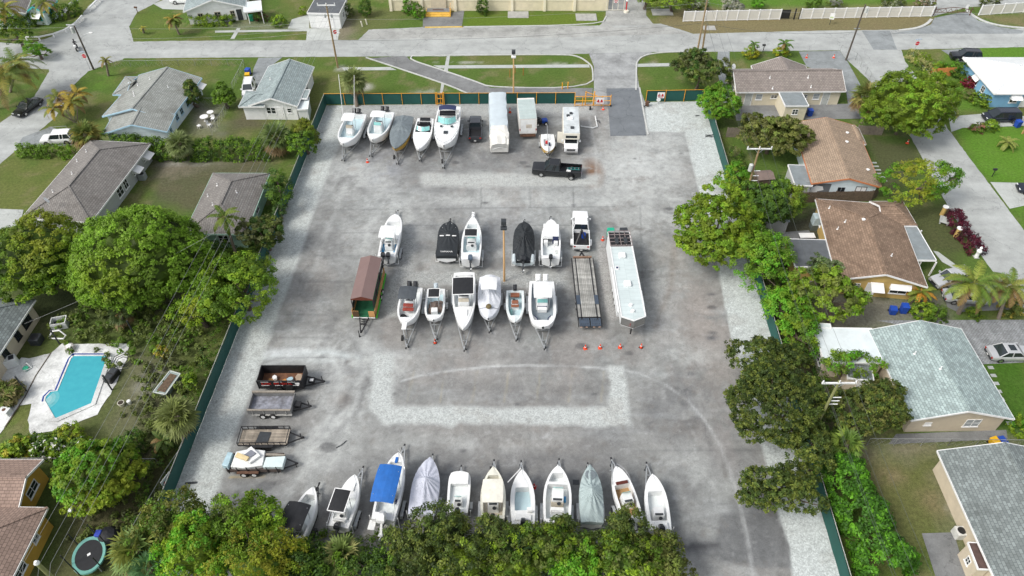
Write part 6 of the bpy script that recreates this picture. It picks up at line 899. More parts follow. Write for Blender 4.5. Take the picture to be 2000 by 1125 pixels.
b.box(L_ / 2 - .75, L_ / 2 - .3, -.014, -.004, 1.35, 1.6); b.box(L_ / 2 - .65, L_ / 2 - .4, -.014, -.004, 1.1, 1.3); b.obj('small_print_stickers', TRW, o); o2 = o
b = B(); [b.cyl((x, -.12, .38), (x, .1, .38), .38, n=14) for x in (-.2, .75)]; b.obj('wheel', RUB, o); b = B(); b.cyl((L_ / 2 - 1.35, -.2, 1.0), (L_ / 2 - 1.35, -.01, 1.0), .36, n=16); b.obj('spare_wheel', RUB, o); b = B(); b.box(-L_ / 2, L_ / 2, .3, yb - .3, .4, .59); b.obj('chassis', BMET, o)
q = B(Matrix.Translation((0, yb / 2, 0))); [q.bar((L_ / 2, sg * .6, .5), (L_ / 2 + 1.9, 0, .5), .13, .13) for sg in (-1, 1)]; q.box(L_ / 2 + .3, L_ / 2 + .9, -.3, .3, .57, .85); q.cyl((L_ / 2 + 1.6, .2, 0), (L_ / 2 + 1.6, .2, 1.1), .05); q.obj('drawbar', BMET, o); b = B(); b.box(L_ / 2 + .45, L_ / 2 + .8, yb / 2 - .25, yb / 2 + .05, .853, .9); b.obj('white_sticker', TRW, o)
for n_, x, y, m_, s_, h_, l_ in (('foam_box', -.9, 1.15, TRW, .32, .35, 'white foam box on the junk in the black dump trailer'), ('plastic_tub', .65, .95, mt('tub_pale_blue', (.4, .55, .62), .4), .38, .3, 'pale blue tub on the junk in the black dump trailer'), ('cardboard_box', 1.7, .95, mt('cardboard', S((165, 145, 125)), .9, .2), .5, .7, 'tall cardboard box at the right end of the black dump trailer'), ('cardboard_sheet', -1.1, .75, mt('cardboard_brown', S((150, 110, 70)), .9, .2), .6, .12, 'flattened brown cardboard in the black dump trailer'), ('rubbish_bag', -.35, .3, BLK, .35, .4, 'black rubbish bag in the black dump trailer'), ('cardboard_box', .2, .75, mt('cardboard_orange', S((190, 130, 70)), .9, .2), .3, .3, 'small orange brown carton in the middle of the black dump trailer'), ('broken_board', 1.0, .45, mt('board_pale', S((190, 180, 160)), .9, .2), .35, .12, 'pale broken board in the black dump trailer')):
    p_ = o2.matrix_basis @ Vector((x, y, .67)); b = B(); rr = random.Random(n_ + str(x)); b.loft([[(s_ * math.cos(a) * rr.uniform(.8, 1.1), s_ * math.sin(a) * rr.uniform(.6, .9), z) for a in [i * math.pi / 3 + .4 for i in range(6)]] for z in (0, h_ * .8, h_)], True, True); q = b.obj(n_, m_); q.location = p_; q.rotation_euler = (0, 0, x); tag(q, l_, 'junk')
o, L_ = frame_at('dump_trailer', 'low grey dump trailer with weathered timber top boards and a washed empty bed', 'trailer', (482, 801), (567, 801), 1.35, 'utility trailers by the gravel strip'); yb = (G(492, 766, 1.35) - G(482, 801, 1.35)).y; TW = mt('weathered_timber', (.28, .25, .21), .9, .25, 2); b = B(); b.box(-L_ / 2, L_ / 2, 0, .07, .7, 1.3); b.box(-L_ / 2, L_ / 2, yb - .07, yb, .7, 1.3); b.box(-L_ / 2, -L_ / 2 + .07, .07, yb - .07, .7, 1.3); b.box(L_ / 2 - .07, L_ / 2, .07, yb - .07, .7, 1.3); b.obj('dump_box', mt('trailer_grey', (.2, .2, .2), .7, .3, 2, dirt=.4), o)
b = B(); b.box(-L_ / 2, L_ / 2, -.08, .1, 1.303, 1.4); b.box(-L_ / 2, L_ / 2, yb - .1, yb + .1, 1.303, 1.5); b.obj('timber_boards', TW, o); b = B(); b.box(-L_ / 2 + .07, L_ / 2 - .07, .07, yb - .07, .7, .76); b.obj('box_floor', mt('washed_floor', (.26, .27, .31), .35, .7, 1.5, dirt=.5), o); b = B(); [b.box(-L_ / 2 + .4 + i * 1.1, -L_ / 2 + .46 + i * 1.1, -.05, -.003, .6, 1.3) for i in range(4)]; b.box(-L_ / 2 + .3, L_ / 2, -.1, .1, .5, .6); b.obj('side_frame', mt('frame_pale', (.4, .4, .38), .7, .2, dirt=.3), o)
q = B(); [q.cyl((x, -.15, .36), (x, .1, .36), .36, n=16) for x in (-.75, .25)]; wo = q.obj('wheel', RUB, o); q = B(); [q.cyl((x, -.165, .36), (x, -.14, .36), .2, n=12) for x in (-.75, .25)]; q.obj('rim', TRW, wo); q = B(Matrix.Translation((0, yb / 2, 0))); [q.bar((L_ / 2, sg * .6, .5), (L_ / 2 + 1.7, 0, .5), .12, .12) for sg in (-1, 1)]; q.box(L_ / 2 + .1, L_ / 2 + .7, -.3, .3, .55, .95); q.cyl((L_ / 2 + 1.4, .2, 0), (L_ / 2 + 1.4, .2, 1.1), .05); q.obj('drawbar', BMET, o)
o, L_ = frame_at('utility_trailer', 'utility trailer with timber deck, black mesh rails and a dark panel lying on it', 'trailer', (465, 869), (560, 868), .7, 'utility trailers by the gravel strip'); yb = (G(474, 839, .7) - G(465, 869, .7)).y; b = B(); b.box(-L_ / 2, L_ / 2, 0, yb, .6, .68); b.obj('deck', brick_mat('trailer_boards', (.36, .31, .25), (.24, .21, .17), (.07, .06, .05), 1, 6, .18, 0, .9, .012, nv=.4), o); b = B()
for y in (-.05, yb + .05):
    b.bar((-L_ / 2, y, 1.15), (L_ / 2, y, 1.15), .06, .06); b.bar((-L_ / 2, y, .65), (L_ / 2, y, .65), .07, .12)
    [b.bar((-L_ / 2 + i * L_ / 8, y, .65), (-L_ / 2 + i * L_ / 8, y, 1.15), .06, .06) for i in range(9)]
[b.bar((x, -.05, z), (x, yb + .05, z), .06, .06) for x in (-L_ / 2, L_ / 2) for z in (.65, 1.15)]; b.obj('rails', BMET, o); q = B(); [q.cyl((x, -.3, .34), (x, -.1, .34), .34, n=16) for x in (-.4, .45)]; q.obj('wheel', RUB, o); q = B(); [q.box(-1.0, 1.05, y, y + .26, .69, .76) for y in (-.36, yb + .1)]; q.obj('fender', BMET, o); q = B(Matrix.Translation((0, yb / 2, 0))); [q.bar((L_ / 2, sg * .6, .5), (L_ / 2 + 1.3, 0, .5), .1, .1) for sg in (-1, 1)]; q.cyl((L_ / 2 + 1.1, .2, 0), (L_ / 2 + 1.1, .2, .9), .05); q.cyl((L_ / 2 + 1.2, .2, .1), (L_ / 2 + 1.2, .35, .1), .13, n=10); q.obj('drawbar', BMET, o)
p_ = o.matrix_basis @ Vector((-.1, yb * .5, .69)); b = B(); b.prism([(-.6, -.6), (.55, -.55), (.65, .5), (-.45, .6)], 0, .05); q = b.obj('dark_panel', DGR); q.location = p_; tag(q, 'dark square panel lying on the timber decked trailer', 'panel')
o, L_ = frame_at('utility_trailer', 'rusty utility trailer loaded with broken white boat mouldings', 'trailer', (442, 917), (547, 916), .95, 'utility trailers by the gravel strip'); yb = (G(452, 886, .95) - G(442, 917, .95)).y; b = B(); b.box(-L_ / 2, L_ / 2, 0, yb, .55, .62); b.box(-L_ / 2, L_ / 2, -.04, -.003, .5, .95); b.box(-L_ / 2, L_ / 2, yb + .003, yb + .04, .5, .95); b.obj('bed', mt('rust_brown', (.11, .085, .075), .85, .4, 2), o); b = B(); [b.bar((-L_ / 2 + .2 + i * (L_ - .4) / 5, -.1, .45), (-L_ / 2 + .2 + i * (L_ - .4) / 5 - .1, -.08, 1.4), .07, .07) for i in range(6)]; b.obj('stakes', BMET, o)
q = B(); [q.cyl((x, -.3, .35), (x, -.08, .35), .35, n=16) for x in (-.95, 0)]; wo = q.obj('wheel', RUB, o); q = B(); [q.cyl((x, -.315, .35), (x, -.29, .35), .2, n=12) for x in (-.95, 0)]; q.obj('rim', TRW, wo); q = B(); q.box(-1.5, .5, -.36, -.1, .72, .8); q.obj('fender', RUST, o); q = B(Matrix.Translation((0, yb / 2, 0))); [q.bar((L_ / 2, sg * .6, .5), (L_ / 2 + 1.4, 0, .5), .1, .1) for sg in (-1, 1)]; q.cyl((L_ / 2 + 1.2, -.1, 0), (L_ / 2 + 1.2, -.1, .9), .05); q.obj('drawbar', BMET, o)
for n_, pts, z0, z1, m_, l_ in (('boat_hatch_moulding', [(.9, .1), (2.7, .1), (2.75, 1.25), (.95, 1.15)], .65, 1.15, mt('moulding_pale', (.62, .72, .72), .4, .08), 'flat pale moulding at the right end of the loaded trailer'), ('boat_deck_moulding', [(-2.9, .3), (-2.3, .15), (-2.2, 1.6), (-2.7, 1.7)], .65, 1.25, mt('moulding_blue', (.42, .58, .64), .4), 'pale blue moulding at the left end of the loaded trailer'), ('boat_deck_moulding', [(-2.1, .2), (-.9, .05), (.8, .3), (.7, 1.9), (-.8, 2.1), (-2.0, 1.8)], .65, 1.1, WH2, 'large white broken moulding under the seat on the loaded trailer'), ('boat_hatch_moulding', [(-1.6, 1.0), (-.3, .4), (.5, 1.2), (-.6, 2.2)], 1.15, 1.4, TRW, 'tilted white moulding with grey inside on top of the load'), ('seat_moulding', [(-1.75, .95), (-.55, .5), (-.4, .9), (-1.6, 1.4)], 1.45, 1.65, mt('seat_foam', S((215, 195, 150)), .8), 'tan seat base on top of the loaded trailer'), ('grey_panel', [(-1.0, 1.2), (-.3, .95), (.1, 1.35), (-.5, 1.75)], 1.43, 1.5, mt('panel_slate', (.2, .21, .25), .7), 'slate grey panel beside the tan seat base'), ('timber_boards', [(.7, 1.5), (2.6, 1.4), (2.6, 1.6), (.7, 1.75)], .65, .95, TW, 'weathered boards stacked along the far side of the loaded trailer')):
    b = B(); b.prism(pts, z0, z1); q = b.obj(n_, m_, bevel=.04); q.location = o.location; q.rotation_euler = o.rotation_euler; tag(q, l_, 'boat scrap' if 'board' not in n_ else 'boards')
# ---------------- foliage ----------------
def leaf_mat():
    m, nt, p, L = newmat('foliage'); at = N(nt, 'ShaderNodeAttribute', attribute_name='Col'); L.new(at.outputs['Color'], p.inputs['Base Color']); p.inputs['Roughness'].default_value = .55; p.inputs['Specular IOR Level'].default_value = .3
    tr = N(nt, 'ShaderNodeBsdfTranslucent'); L.new(at.outputs['Color'], tr.inputs[0]); mx = N(nt, 'ShaderNodeMixShader'); mx.inputs[0].default_value = .36; out = nt.nodes['Material Output']
    L.new(p.outputs[0], mx.inputs[1]); L.new(tr.outputs[0], mx.inputs[2]); L.new(mx.outputs[0], out.inputs[0]); return m
LM = leaf_mat(); BARK = mt('bark', (.13, .10, .075), .9, .3, 4); PBARK = mt('palm_bark', (.22, .18, .14), .9, .3, 5)
def fmesh(name, V, col, parent=None, k=4, m=None):       # V (n,k,3) faces, col (n,3)
    n = len(V); me = bpy.data.meshes.new(name); me.vertices.add(n * k); me.vertices.foreach_set('co', V.reshape(-1).astype(np.float32)); me.loops.add(n * k); me.loops.foreach_set('vertex_index', np.arange(n * k))
    me.polygons.add(n); me.polygons.foreach_set('loop_start', np.arange(n) * k); me.update(); a = me.color_attributes.new('Col', 'FLOAT_COLOR', 'POINT')
    a.data.foreach_set('color', np.repeat(np.concatenate([col, np.ones((n, 1))], 1), k, 0).astype(np.float32).ravel()); me.materials.append(m or LM); me.validate()
    o = bpy.data.objects.new(name, me); C.link(o)
    if parent: o.parent = parent
    return o
def leaves(P, D, rs, size, lie=.5, asp=1.5):     # quads at P facing roughly D
    n = len(P); nr = D + rs.normal(0, lie, (n, 3)); nr /= np.linalg.norm(nr, axis=1)[:, None] + 1e-9; a = np.cross(nr, rs.normal(0, 1, (n, 3))); a /= np.linalg.norm(a, axis=1)[:, None] + 1e-9; b = np.cross(nr, a)
    s = (size * rs.uniform(.6, 1.35, n))[:, None]; return np.stack([P - a * s * asp * .5, P + b * s * .42 - nr * s * .12, P + a * s * asp * .5, P - b * s * .42 - nr * s * .12], 1)
def wobble(U, rs, f, n=7):
    K = rs.normal(0, f, (n, 3)); ph = rs.uniform(0, 6.28, n); return np.cos(U @ K.T + ph).sum(1) / math.sqrt(n * .5)
def mass(rs, R3, nclump, per, rc, leaf, cols, amp=.16, f=2.6, gap=None, low=-.35, inner=.18, tipc=None, fine=1.0, lie=.55, asp=1.5):
    U = rs.normal(0, 1, (nclump * 3, 3)); U /= np.linalg.norm(U, axis=1)[:, None]; U = U[U[:, 2] > low][:nclump]
    rad = 1 + amp * wobble(U, rs, f) + .05 * wobble(U, rs, 8) ; rad *= np.where(rs.rand(len(U)) < inner, rs.uniform(.55, .9, len(U)), rs.uniform(.93, 1.03, len(U)))
    if gap is not None:
        g = wobble(U, rs, 4.5); U, rad = U[g > gap], rad[g > gap]
    R3 = np.array(R3); Cn = U * rad[:, None] * R3; cc = np.array(cols)[rs.randint(0, len(cols), len(U))] * rs.uniform(.72, 1.25, (len(U), 1))
    patch = np.clip(wobble(U, rs, 2.0) * .5 + .5, 0, 1)[:, None]; cc = cc * (.8 + .4 * patch)
    if tipc is not None: k = (.25 + .4 * rs.rand(len(U), 1)) * np.clip(wobble(U, rs, 1.6)[:, None] - .3, 0, 1); cc = cc * (1 - k) + np.array(tipc) * k
    Q = rs.normal(0, 1, (len(U), per, 3)); Q /= np.linalg.norm(Q, axis=2)[:, :, None]; Q[:, :, 2] = np.abs(Q[:, :, 2]) * .9 - .1; Nn = U * 1.0; Nn = Nn / R3; Nn /= np.linalg.norm(Nn, axis=1)[:, None]
    off = (Q * .75 + Nn[:, None, :] * .45) * (rc * rs.uniform(.6, 1.15, (len(U), per, 1))); P = (Cn[:, None, :] + off).reshape(-1, 3)
    D = (Q * .8 + Nn[:, None, :] * .6 + np.array([0, 0, .35])).reshape(-1, 3); col = np.repeat(cc, per, 0) * rs.uniform(.8, 1.2, (len(P), 1)); hi = np.clip(off.reshape(-1, 3)[:, 2] / rc, -.5, 1)[:, None]
    return leaves(P, D, rs, leaf, lie, asp), np.clip(col, 0, 1), Cn
MANGO, YGR, DKG, OLV, BRT, MID, SIL = (.165, .30, .022), (.22, .33, .024), (.06, .125, .02), (.14, .185, .036), (.13, .34, .022), (.115, .21, .022), (.34, .36, .29)
def tree(label, px, py, zc, R3, cols, seed, base=None, dens=1.0, leaf=.165, rc=.55, per=40, amp=.16, f=2.6, gap=None, tip=None, name='tree', group=None, cat='tree', trunk=True, low=-.35, lie=.55, asp=1.5, limbs=5, tr=.22, subs=None, core=None):
    rs = np.random.RandomState(seed); c = G(px, py, zc); bs = G(*base) if base else Vector((c.x, c.y + .3, 0)); o = empty(name, (bs.x, bs.y, 0), 0, label, cat, group); off = np.array([c.x - bs.x, c.y - bs.y, zc]); Vs, Cs, Cn_ = [], [], []
    for (dx, dy, dz, k) in (subs or [(0, 0, 0, 1)]):
        r3 = [r * k for r in R3]; area = 4 * math.pi * ((r3[0] * r3[1]) ** 1.6 / 3 + (r3[0] * r3[2]) ** 1.6 / 3 + (r3[1] * r3[2]) ** 1.6 / 3) ** (1 / 1.6) * .7; nc = max(12, int(area / (rc * rc) * .95 * dens)); V, cl, Cn = mass(rs, r3, nc, per, rc, leaf, cols, amp, f, gap, low, tipc=tip, lie=lie, asp=asp); d = off + np.array([dx, dy, dz]); Vs.append(V + d); Cs.append(cl); Cn_.append(Cn + d)
        if core:      # closed inner shell against see-through, crown shade put into its darker leaf colour
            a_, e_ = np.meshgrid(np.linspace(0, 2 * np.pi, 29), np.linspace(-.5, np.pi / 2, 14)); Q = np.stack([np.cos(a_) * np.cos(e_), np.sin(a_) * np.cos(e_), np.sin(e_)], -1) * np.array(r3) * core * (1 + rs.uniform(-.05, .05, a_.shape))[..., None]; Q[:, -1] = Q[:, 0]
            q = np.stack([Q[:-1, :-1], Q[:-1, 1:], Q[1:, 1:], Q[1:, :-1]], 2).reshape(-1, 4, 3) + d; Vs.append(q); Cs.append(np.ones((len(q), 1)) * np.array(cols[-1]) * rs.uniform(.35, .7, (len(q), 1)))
    Cn = np.concatenate(Cn_); fmesh('crown', np.concatenate(Vs), np.concatenate(Cs), o)
    if trunk:
        b = B(); top = Vector(off) + Vector((0, 0, -R3[2] * .35)); mid = top * .5 + Vector((rs.uniform(-.3, .3), rs.uniform(-.3, .3), 0)); b.tube([(0, 0, 0), tuple(mid), tuple(top)], [tr * 1.3, tr, tr * .75], 8)
        for i in range(limbs * len(subs or [1])): e = Vector(Cn[rs.randint(len(Cn))]); s_ = mid.lerp(top, rs.uniform(.4, 1)); b.tube([s_, s_.lerp(e, .5) + Vector((0, 0, -.3)), s_.lerp(e, .97)], [tr * .55, tr * .35, tr * .12], 6)
        b.obj('trunk', BARK, o)
    return o
def area_mass(name, label, px, h, cols, seed, dens=1.0, leaf=.16, rc=.4, per=22, cat='hedge', group=None, wd=1.2, stuff=False, round_=.25, world=False, tip=None, lie=.6, flowers=None):      # hedge along a polyline
    rs = np.random.RandomState(seed); P = px if world else GP(px); o0 = P[0]; Vs, Cs = [], []; pts = [p - o0 for p in P]; L_ = sum((b - a).length for a, b in zip(pts, pts[1:])); n = int((L_ * (2 * h + wd) + wd * h * 2) / (rc * rc) * .75 * dens)
    seg = []; acc = 0
    for a, b in zip(pts, pts[1:]): seg.append((acc, acc + (b - a).length, a, b)); acc += (b - a).length
    t = rs.uniform(0, L_, n); per_ = 2 * h + wd; u = rs.uniform(0, per_, n); C_ = np.zeros((n, 3)); Nn = np.zeros((n, 3))
    for i in range(n):
        for a0, a1, a, b in seg:
            if a0 <= t[i] <= a1 + 1e-6: break
        q = (t[i] - a0) / (a1 - a0 + 1e-9); p_ = a.lerp(b, q); d = (b - a).normalized(); nn = Vector((-d.y, d.x, 0)); hh = h * (1 + .12 * math.sin(t[i] * 1.7 + seed) + .08 * math.sin(t[i] * 4.1)); w_ = wd * (1 + .15 * math.sin(t[i] * 1.3 + 2 * seed))
        if u[i] < h: v, z, k = -w_ / 2, u[i] / h * hh, (-1, .1)
        elif u[i] < h + wd: v, z, k = (u[i] - h - wd / 2) / wd * w_, hh, (0, 1)
        else: v, z, k = w_ / 2, (u[i] - h - wd) / h * hh, (1, .1)
        if z > hh * .7: v *= 1 - round_ * (z / hh - .7) / .3
        C_[i] = (p_.x + nn.x * v, p_.y + nn.y * v, max(.1, z)); Nn[i] = (nn.x * k[0], nn.y * k[0], k[1] + .2)
    cc = np.array(cols)[rs.randint(0, len(cols), n)] * rs.uniform(.7, 1.25, (n, 1))
    if tip is not None: k = rs.rand(n, 1) * (rs.rand(n, 1) < .3); cc = cc * (1 - k) + np.array(tip) * k
    Q = rs.normal(0, 1, (n, per, 3)); Q /= np.linalg.norm(Q, axis=2)[:, :, None]; off = (Q * .8 + Nn[:, None] * .35) * rc * rs.uniform(.5, 1.1, (n, per, 1)); PP = (C_[:, None] + off).reshape(-1, 3); PP[:, 2] = np.maximum(PP[:, 2], .04); D = (Q * .7 + Nn[:, None] * .7 + np.array([0, 0, .3])).reshape(-1, 3)
    V = leaves(PP, D, rs, leaf, lie); col = np.repeat(cc, per, 0) * rs.uniform(.8, 1.2, (len(PP), 1))
    if flowers: k = int(len(V) * flowers[1]); idx = rs.choice(len(V), k, False); col[idx] = flowers[0]
    o = fmesh(name, V, np.clip(col, 0, 1)); o.location = (o0.x, o0.y, 0); return tag(o, label, None if stuff else cat, group, 'stuff' if stuff else None)
def bush(label, px, py, r, h, cols, seed, **kw):
    kw.setdefault('leaf', .15); kw.setdefault('rc', .35); kw.setdefault('per', 24); nm = kw.pop('name', 'shrub'); ct = kw.pop('cat', 'shrub')
    return tree(label, px, py, h * .5, (r, r, h * .55), cols, seed, trunk=False, name=nm, cat=ct, low=-.8, **kw)
def frond(rs, az, el, L_, droop, c, wide=.55, nl=22, col=(.1, .2, .03), up=.2, hang=.5):
    pts = []; p = np.array(c, float); e = el; st = L_ / 14
    for i in range(15): pts.append(p.copy()); p = p + st * np.array([math.cos(az) * math.cos(e), math.sin(az) * math.cos(e), math.sin(e)]); e -= droop / 14
    pts = np.array(pts); F_, col_ = [], []; side = np.array([-math.sin(az), math.cos(az), 0])
    for i in range(nl):
        t = .12 + .86 * i / nl; k = t * 14; j = min(13, int(k)); q = pts[j] + (pts[j + 1] - pts[j]) * (k - j); fw = pts[min(14, j + 1)] - pts[j]; fw /= np.linalg.norm(fw) + 1e-9; l = wide * math.sin(math.pi * min(1, t * .95 + .08)) ** .6 * (1.1 - .3 * t)
        for sg in (-1, 1):
            d = side * sg + fw * .55 + np.array([0, 0, up - hang * rs.uniform(.5, 1.2)]); d /= np.linalg.norm(d); w = fw * .07; tp = q + d * l; F_.append([q - w, q + w, tp + w * .3, tp - w * .3]); col_.append(np.array(col) * rs.uniform(.75, 1.25))
    for a, b in zip(pts, pts[1:]): w = side * .025; F_.append([a - w, a + w, b + w, b - w]); col_.append(np.array([.25, .25, .06]))
    return F_, col_
def palm(label, px, py, zc, r, seed, kind='coconut', base=None, cols=((.11, .19, .03), (.22, .24, .04)), n=20, dead=.15, tr=.16, group=None, wide=.6):
    cols = [tuple(q * 1.3 for q in k) for k in cols]; rs = np.random.RandomState(seed); c = G(px, py, zc); bs = G(*base) if base else Vector((c.x, c.y, 0)); o = empty('palm_tree', (bs.x, bs.y, 0), 0, label, 'palm tree', group); c = np.array([c.x - bs.x, c.y - bs.y, zc]); F_, K_ = [], []
    if kind == 'coconut':
        for i in range(n):
            az = i * 2.399 + rs.uniform(-.2, .2); el = R(65) - (i / n) * R(80); dd = rs.rand() < dead * (i / n) * 2; f_, k_ = frond(rs, az, el, r * rs.uniform(.85, 1.15), R(95) + rs.uniform(-.2, .3), c, wide * r / 3.2, 26, (.28, .19, .08) if dd else cols[rs.randint(len(cols))]); F_ += f_; K_ += k_
    else:
        for i in range(n * 2):
            az = i * 2.399; el = R(80) - (i / (n * 2)) * R(125); pl = r * .5 * rs.uniform(.8, 1.1); d = np.array([math.cos(az) * math.cos(el), math.sin(az) * math.cos(el), math.sin(el)]); hb = c + d * pl + np.array([0, 0, -.12 * pl]); dead_ = i > n * 2 * (1 - dead); col = np.array((.26, .18, .08) if dead_ else cols[rs.randint(len(cols))]) * rs.uniform(.8, 1.2)
            s_ = np.array([-math.sin(az), math.cos(az), 0]); u_ = np.cross(d, s_)
            for j in range(15):
                a = R(-100 + 200 * j / 14); q = d * math.cos(a) + s_ * math.sin(a); q = q + np.array([0, 0, -.25 - .3 * abs(math.sin(a))]) * rs.uniform(.7, 1.3); q /= np.linalg.norm(q); l = r * .55 * rs.uniform(.8, 1.15); w = np.cross(q, u_) * .085 * r / 2; F_.append([hb, hb + q * l * .5 + w, hb + q * l + np.array([0, 0, -.12 * l]), hb + q * l * .5 - w]); K_.append(col * rs.uniform(.75, 1.25))
            w = s_ * .02; F_.append([c - w, c + w, hb + w, hb - w]); K_.append(np.array([.2, .22, .06]))
    fmesh('fronds', np.array(F_), np.clip(np.array(K_), 0, 1), o); b = B(); t_ = Vector(c); b.tube([(0, 0, 0), t_ * .5 + Vector((0, 0, -zc * .03)), tuple(t_)], [tr * 1.3, tr, tr * (1 if kind == 'coconut' else 1.5)], 8); b.obj('trunk', PBARK, o); return o
GT = 'trees along the bottom edge'
# left side
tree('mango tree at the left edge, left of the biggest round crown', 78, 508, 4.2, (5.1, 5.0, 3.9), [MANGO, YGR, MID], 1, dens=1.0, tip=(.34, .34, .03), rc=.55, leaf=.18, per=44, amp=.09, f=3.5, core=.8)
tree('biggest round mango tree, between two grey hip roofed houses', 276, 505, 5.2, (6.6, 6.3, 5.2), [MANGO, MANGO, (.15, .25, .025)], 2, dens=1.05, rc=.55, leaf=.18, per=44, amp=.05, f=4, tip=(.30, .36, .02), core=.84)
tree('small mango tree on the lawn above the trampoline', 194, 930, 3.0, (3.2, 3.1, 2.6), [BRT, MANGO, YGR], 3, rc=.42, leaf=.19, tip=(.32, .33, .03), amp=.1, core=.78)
tree('dark vine covered tree right of the biggest round mango', 470, 565, 3.6, (2.6, 3.2, 2.8), [MANGO, MID, YGR], 4, amp=.24, subs=[(0, 0, 0, 1), (-2.4, -1.5, -.4, .8), (.8, 2.6, -.3, .8), (-2.6, 2.2, -.6, .8)])
tree('yellow green tree under the power lines near the left fence', 388, 608, 2.8, (2.0, 1.8, 1.8), [YGR, MANGO], 5, tip=(.34, .34, .02)); tree('olive tree leaning over the left fence, above the vine covered tree', 515, 458, 2.8, (2.2, 1.9, 1.7), [OLV, (.13, .15, .05), DKG], 6, amp=.25, leaf=.2, rc=.42)
tree('dark tree behind the mint house wall, near the top of the left fence', 545, 372, 2.4, (1.2, 2.2, 1.7), [DKG, MID], 7, amp=.25); palm('small fan palm beside the left fence gap', 545, 408, 1.6, 1.1, 8, 'fan', n=9, cols=((.08, .14, .04),))
tree('round dark green tree touching the top of the left fence', 594, 272, 2.6, (2.0, 2.2, 2.4), [MANGO, DKG, MID], 9, amp=.12, rc=.4, tip=(.3, .28, .03)); tree('small round tree between two white houses', 437, 190, 2.0, (1.3, 1.3, 1.7), [MID, MANGO], 10, rc=.35, leaf=.22); tree('narrow dark tree at the wall of the pale blue white house', 377, 188, 2.0, (.9, 1.3, 1.8), [DKG, OLV], 11, rc=.35, leaf=.2)
tree('green tree in the top left corner behind the coconut palms', 28, 62, 3, (2.6, 2.2, 2.2), [MID, YGR, DKG], 12); tree('sea grape tree by the street corner at the left edge', 72, 100, 1.6, (1.6, 1.3, 1.2), [BRT, MANGO], 13, rc=.4, amp=.25)
palm('coconut palm cluster hanging over the left street', 8, 150, 5, 5.2, 14, base=(-10, 215), n=26, cols=((.12, .17, .04), (.26, .24, .05))); palm('coconut palm behind the street cluster', 30, 125, 5.5, 4.2, 15, base=(20, 180), n=20, cols=((.09, .15, .03), (.2, .2, .04))); palm('coconut palm beside the turquoise house porch', 10, 18, 6, 3.6, 16, base=(34, 48), n=18, cols=((.14, .18, .03), (.3, .25, .05))); palm('palm in front of the turquoise house window', 85, 6, 5, 2.6, 17, base=(93, 34), n=16, cols=((.14, .18, .04), (.28, .26, .06)))
palm('sabal palm with yellow skirt behind the white off road car', 166, 262, 3, 2.4, 18, 'fan', base=(168, 292), dead=.4, cols=((.12, .16, .04), (.24, .22, .05))); palm('pale sabal palm rising from the long hedge', 351, 280, 2.8, 2.2, 19, 'fan', base=(352, 308), dead=.1, cols=((.18, .22, .09), (.14, .18, .06))); palm('sabal palm in front of the small gabled house', 540, 268, 2.8, 2.6, 20, 'fan', base=(541, 300), dead=.35, cols=((.15, .2, .07), (.1, .15, .04)))
palm('pale sabal palm standing behind the first outrigger boat', 690, 155, 4.0, 2.3, 21, 'fan', base=(697, 208), dead=.15, cols=((.22, .25, .1), (.16, .2, .07)), tr=.2); palm('sabal palm leaning over the lower left fence', 343, 812, 4.3, 2.2, 22, 'fan', base=(367, 882), dead=.1, cols=((.20, .23, .08), (.15, .18, .05)), tr=.22); palm('thin coconut palm in front of the mint house', 438, 425, 6, 2.3, 23, base=(466, 512), n=12, cols=((.13, .18, .03), (.08, .13, .02)))
palm('fan shaped palm on the lawn of the white house north of the road', 338, 38, 3, 2.0, 24, base=(350, 67), n=22, cols=((.12, .17, .03), (.28, .22, .04)), wide=.7); palm('small wispy palm by the stop sign corner', 206, 118, 3, 1.5, 25, base=(212, 148), n=10, cols=((.2, .2, .06),)); palm('small orange tipped palm left of the lawn palm', 279, 55, 1.2, .9, 26, base=(281, 64), n=10, cols=((.3, .28, .04),))
for i, (x, y, r) in enumerate([(112, 190, 2.5), (140, 200, 2.5), (104, 212, 2.3), (150, 183, 2.3)]): palm(['areca palm stem leaning left by the black sedan', 'areca palm stem nearest the pale blue white house lawn', 'short orange fringed areca stem closest to the sedan', 'areca palm stem furthest from the sedan'][i], x, y, 3, r, 27 + i, base=(145 + i * 2, 240), n=14, cols=((.15, .18, .04), (.33, .25, .04)), tr=.07, dead=.4)
area_mass('clipped_hedge', 'clipped green hedge beside the white off road car', [(40, 304), (150, 306)], 1.5, [MID, MANGO], 31, wd=1.1); area_mass('long_hedge', 'long tall hedge behind the grey hip roofed house and the pale sabal palm', [(210, 292), (330, 306), (530, 305)], 2.2, [MID, MANGO, DKG], 32, wd=2.2)
area_mass('house_hedge', 'hedge along the front of the white house north of the road', [(372, 46), (458, 48)], 1.2, [MID, YGR], 33, wd=1.6); area_mass('street_hedge', 'loose hedge behind the curved white rail fence', [(45, 55), (90, 42), (130, 34), (160, 24)], 1.9, [MID, YGR, DKG], 34, wd=1.8)
area_mass('flowering_hedge', 'hedge covered in white flowers below the pool', [(60, 880), (110, 885), (172, 890)], 1.5, [MID, DKG, YGR], 35, wd=1.7, leaf=.22, flowers=((.85, .85, .8), .10)); bush('yellow tipped cordyline clump at the end of the flowering hedge', 36, 878, 1.0, 1.9, [YGR, (.4, .38, .05), MID], 36, leaf=.32); bush('bright yellow green shrub above the flowering hedge', 130, 856, 1.2, 1.6, [YGR, (.3, .34, .03)], 37)
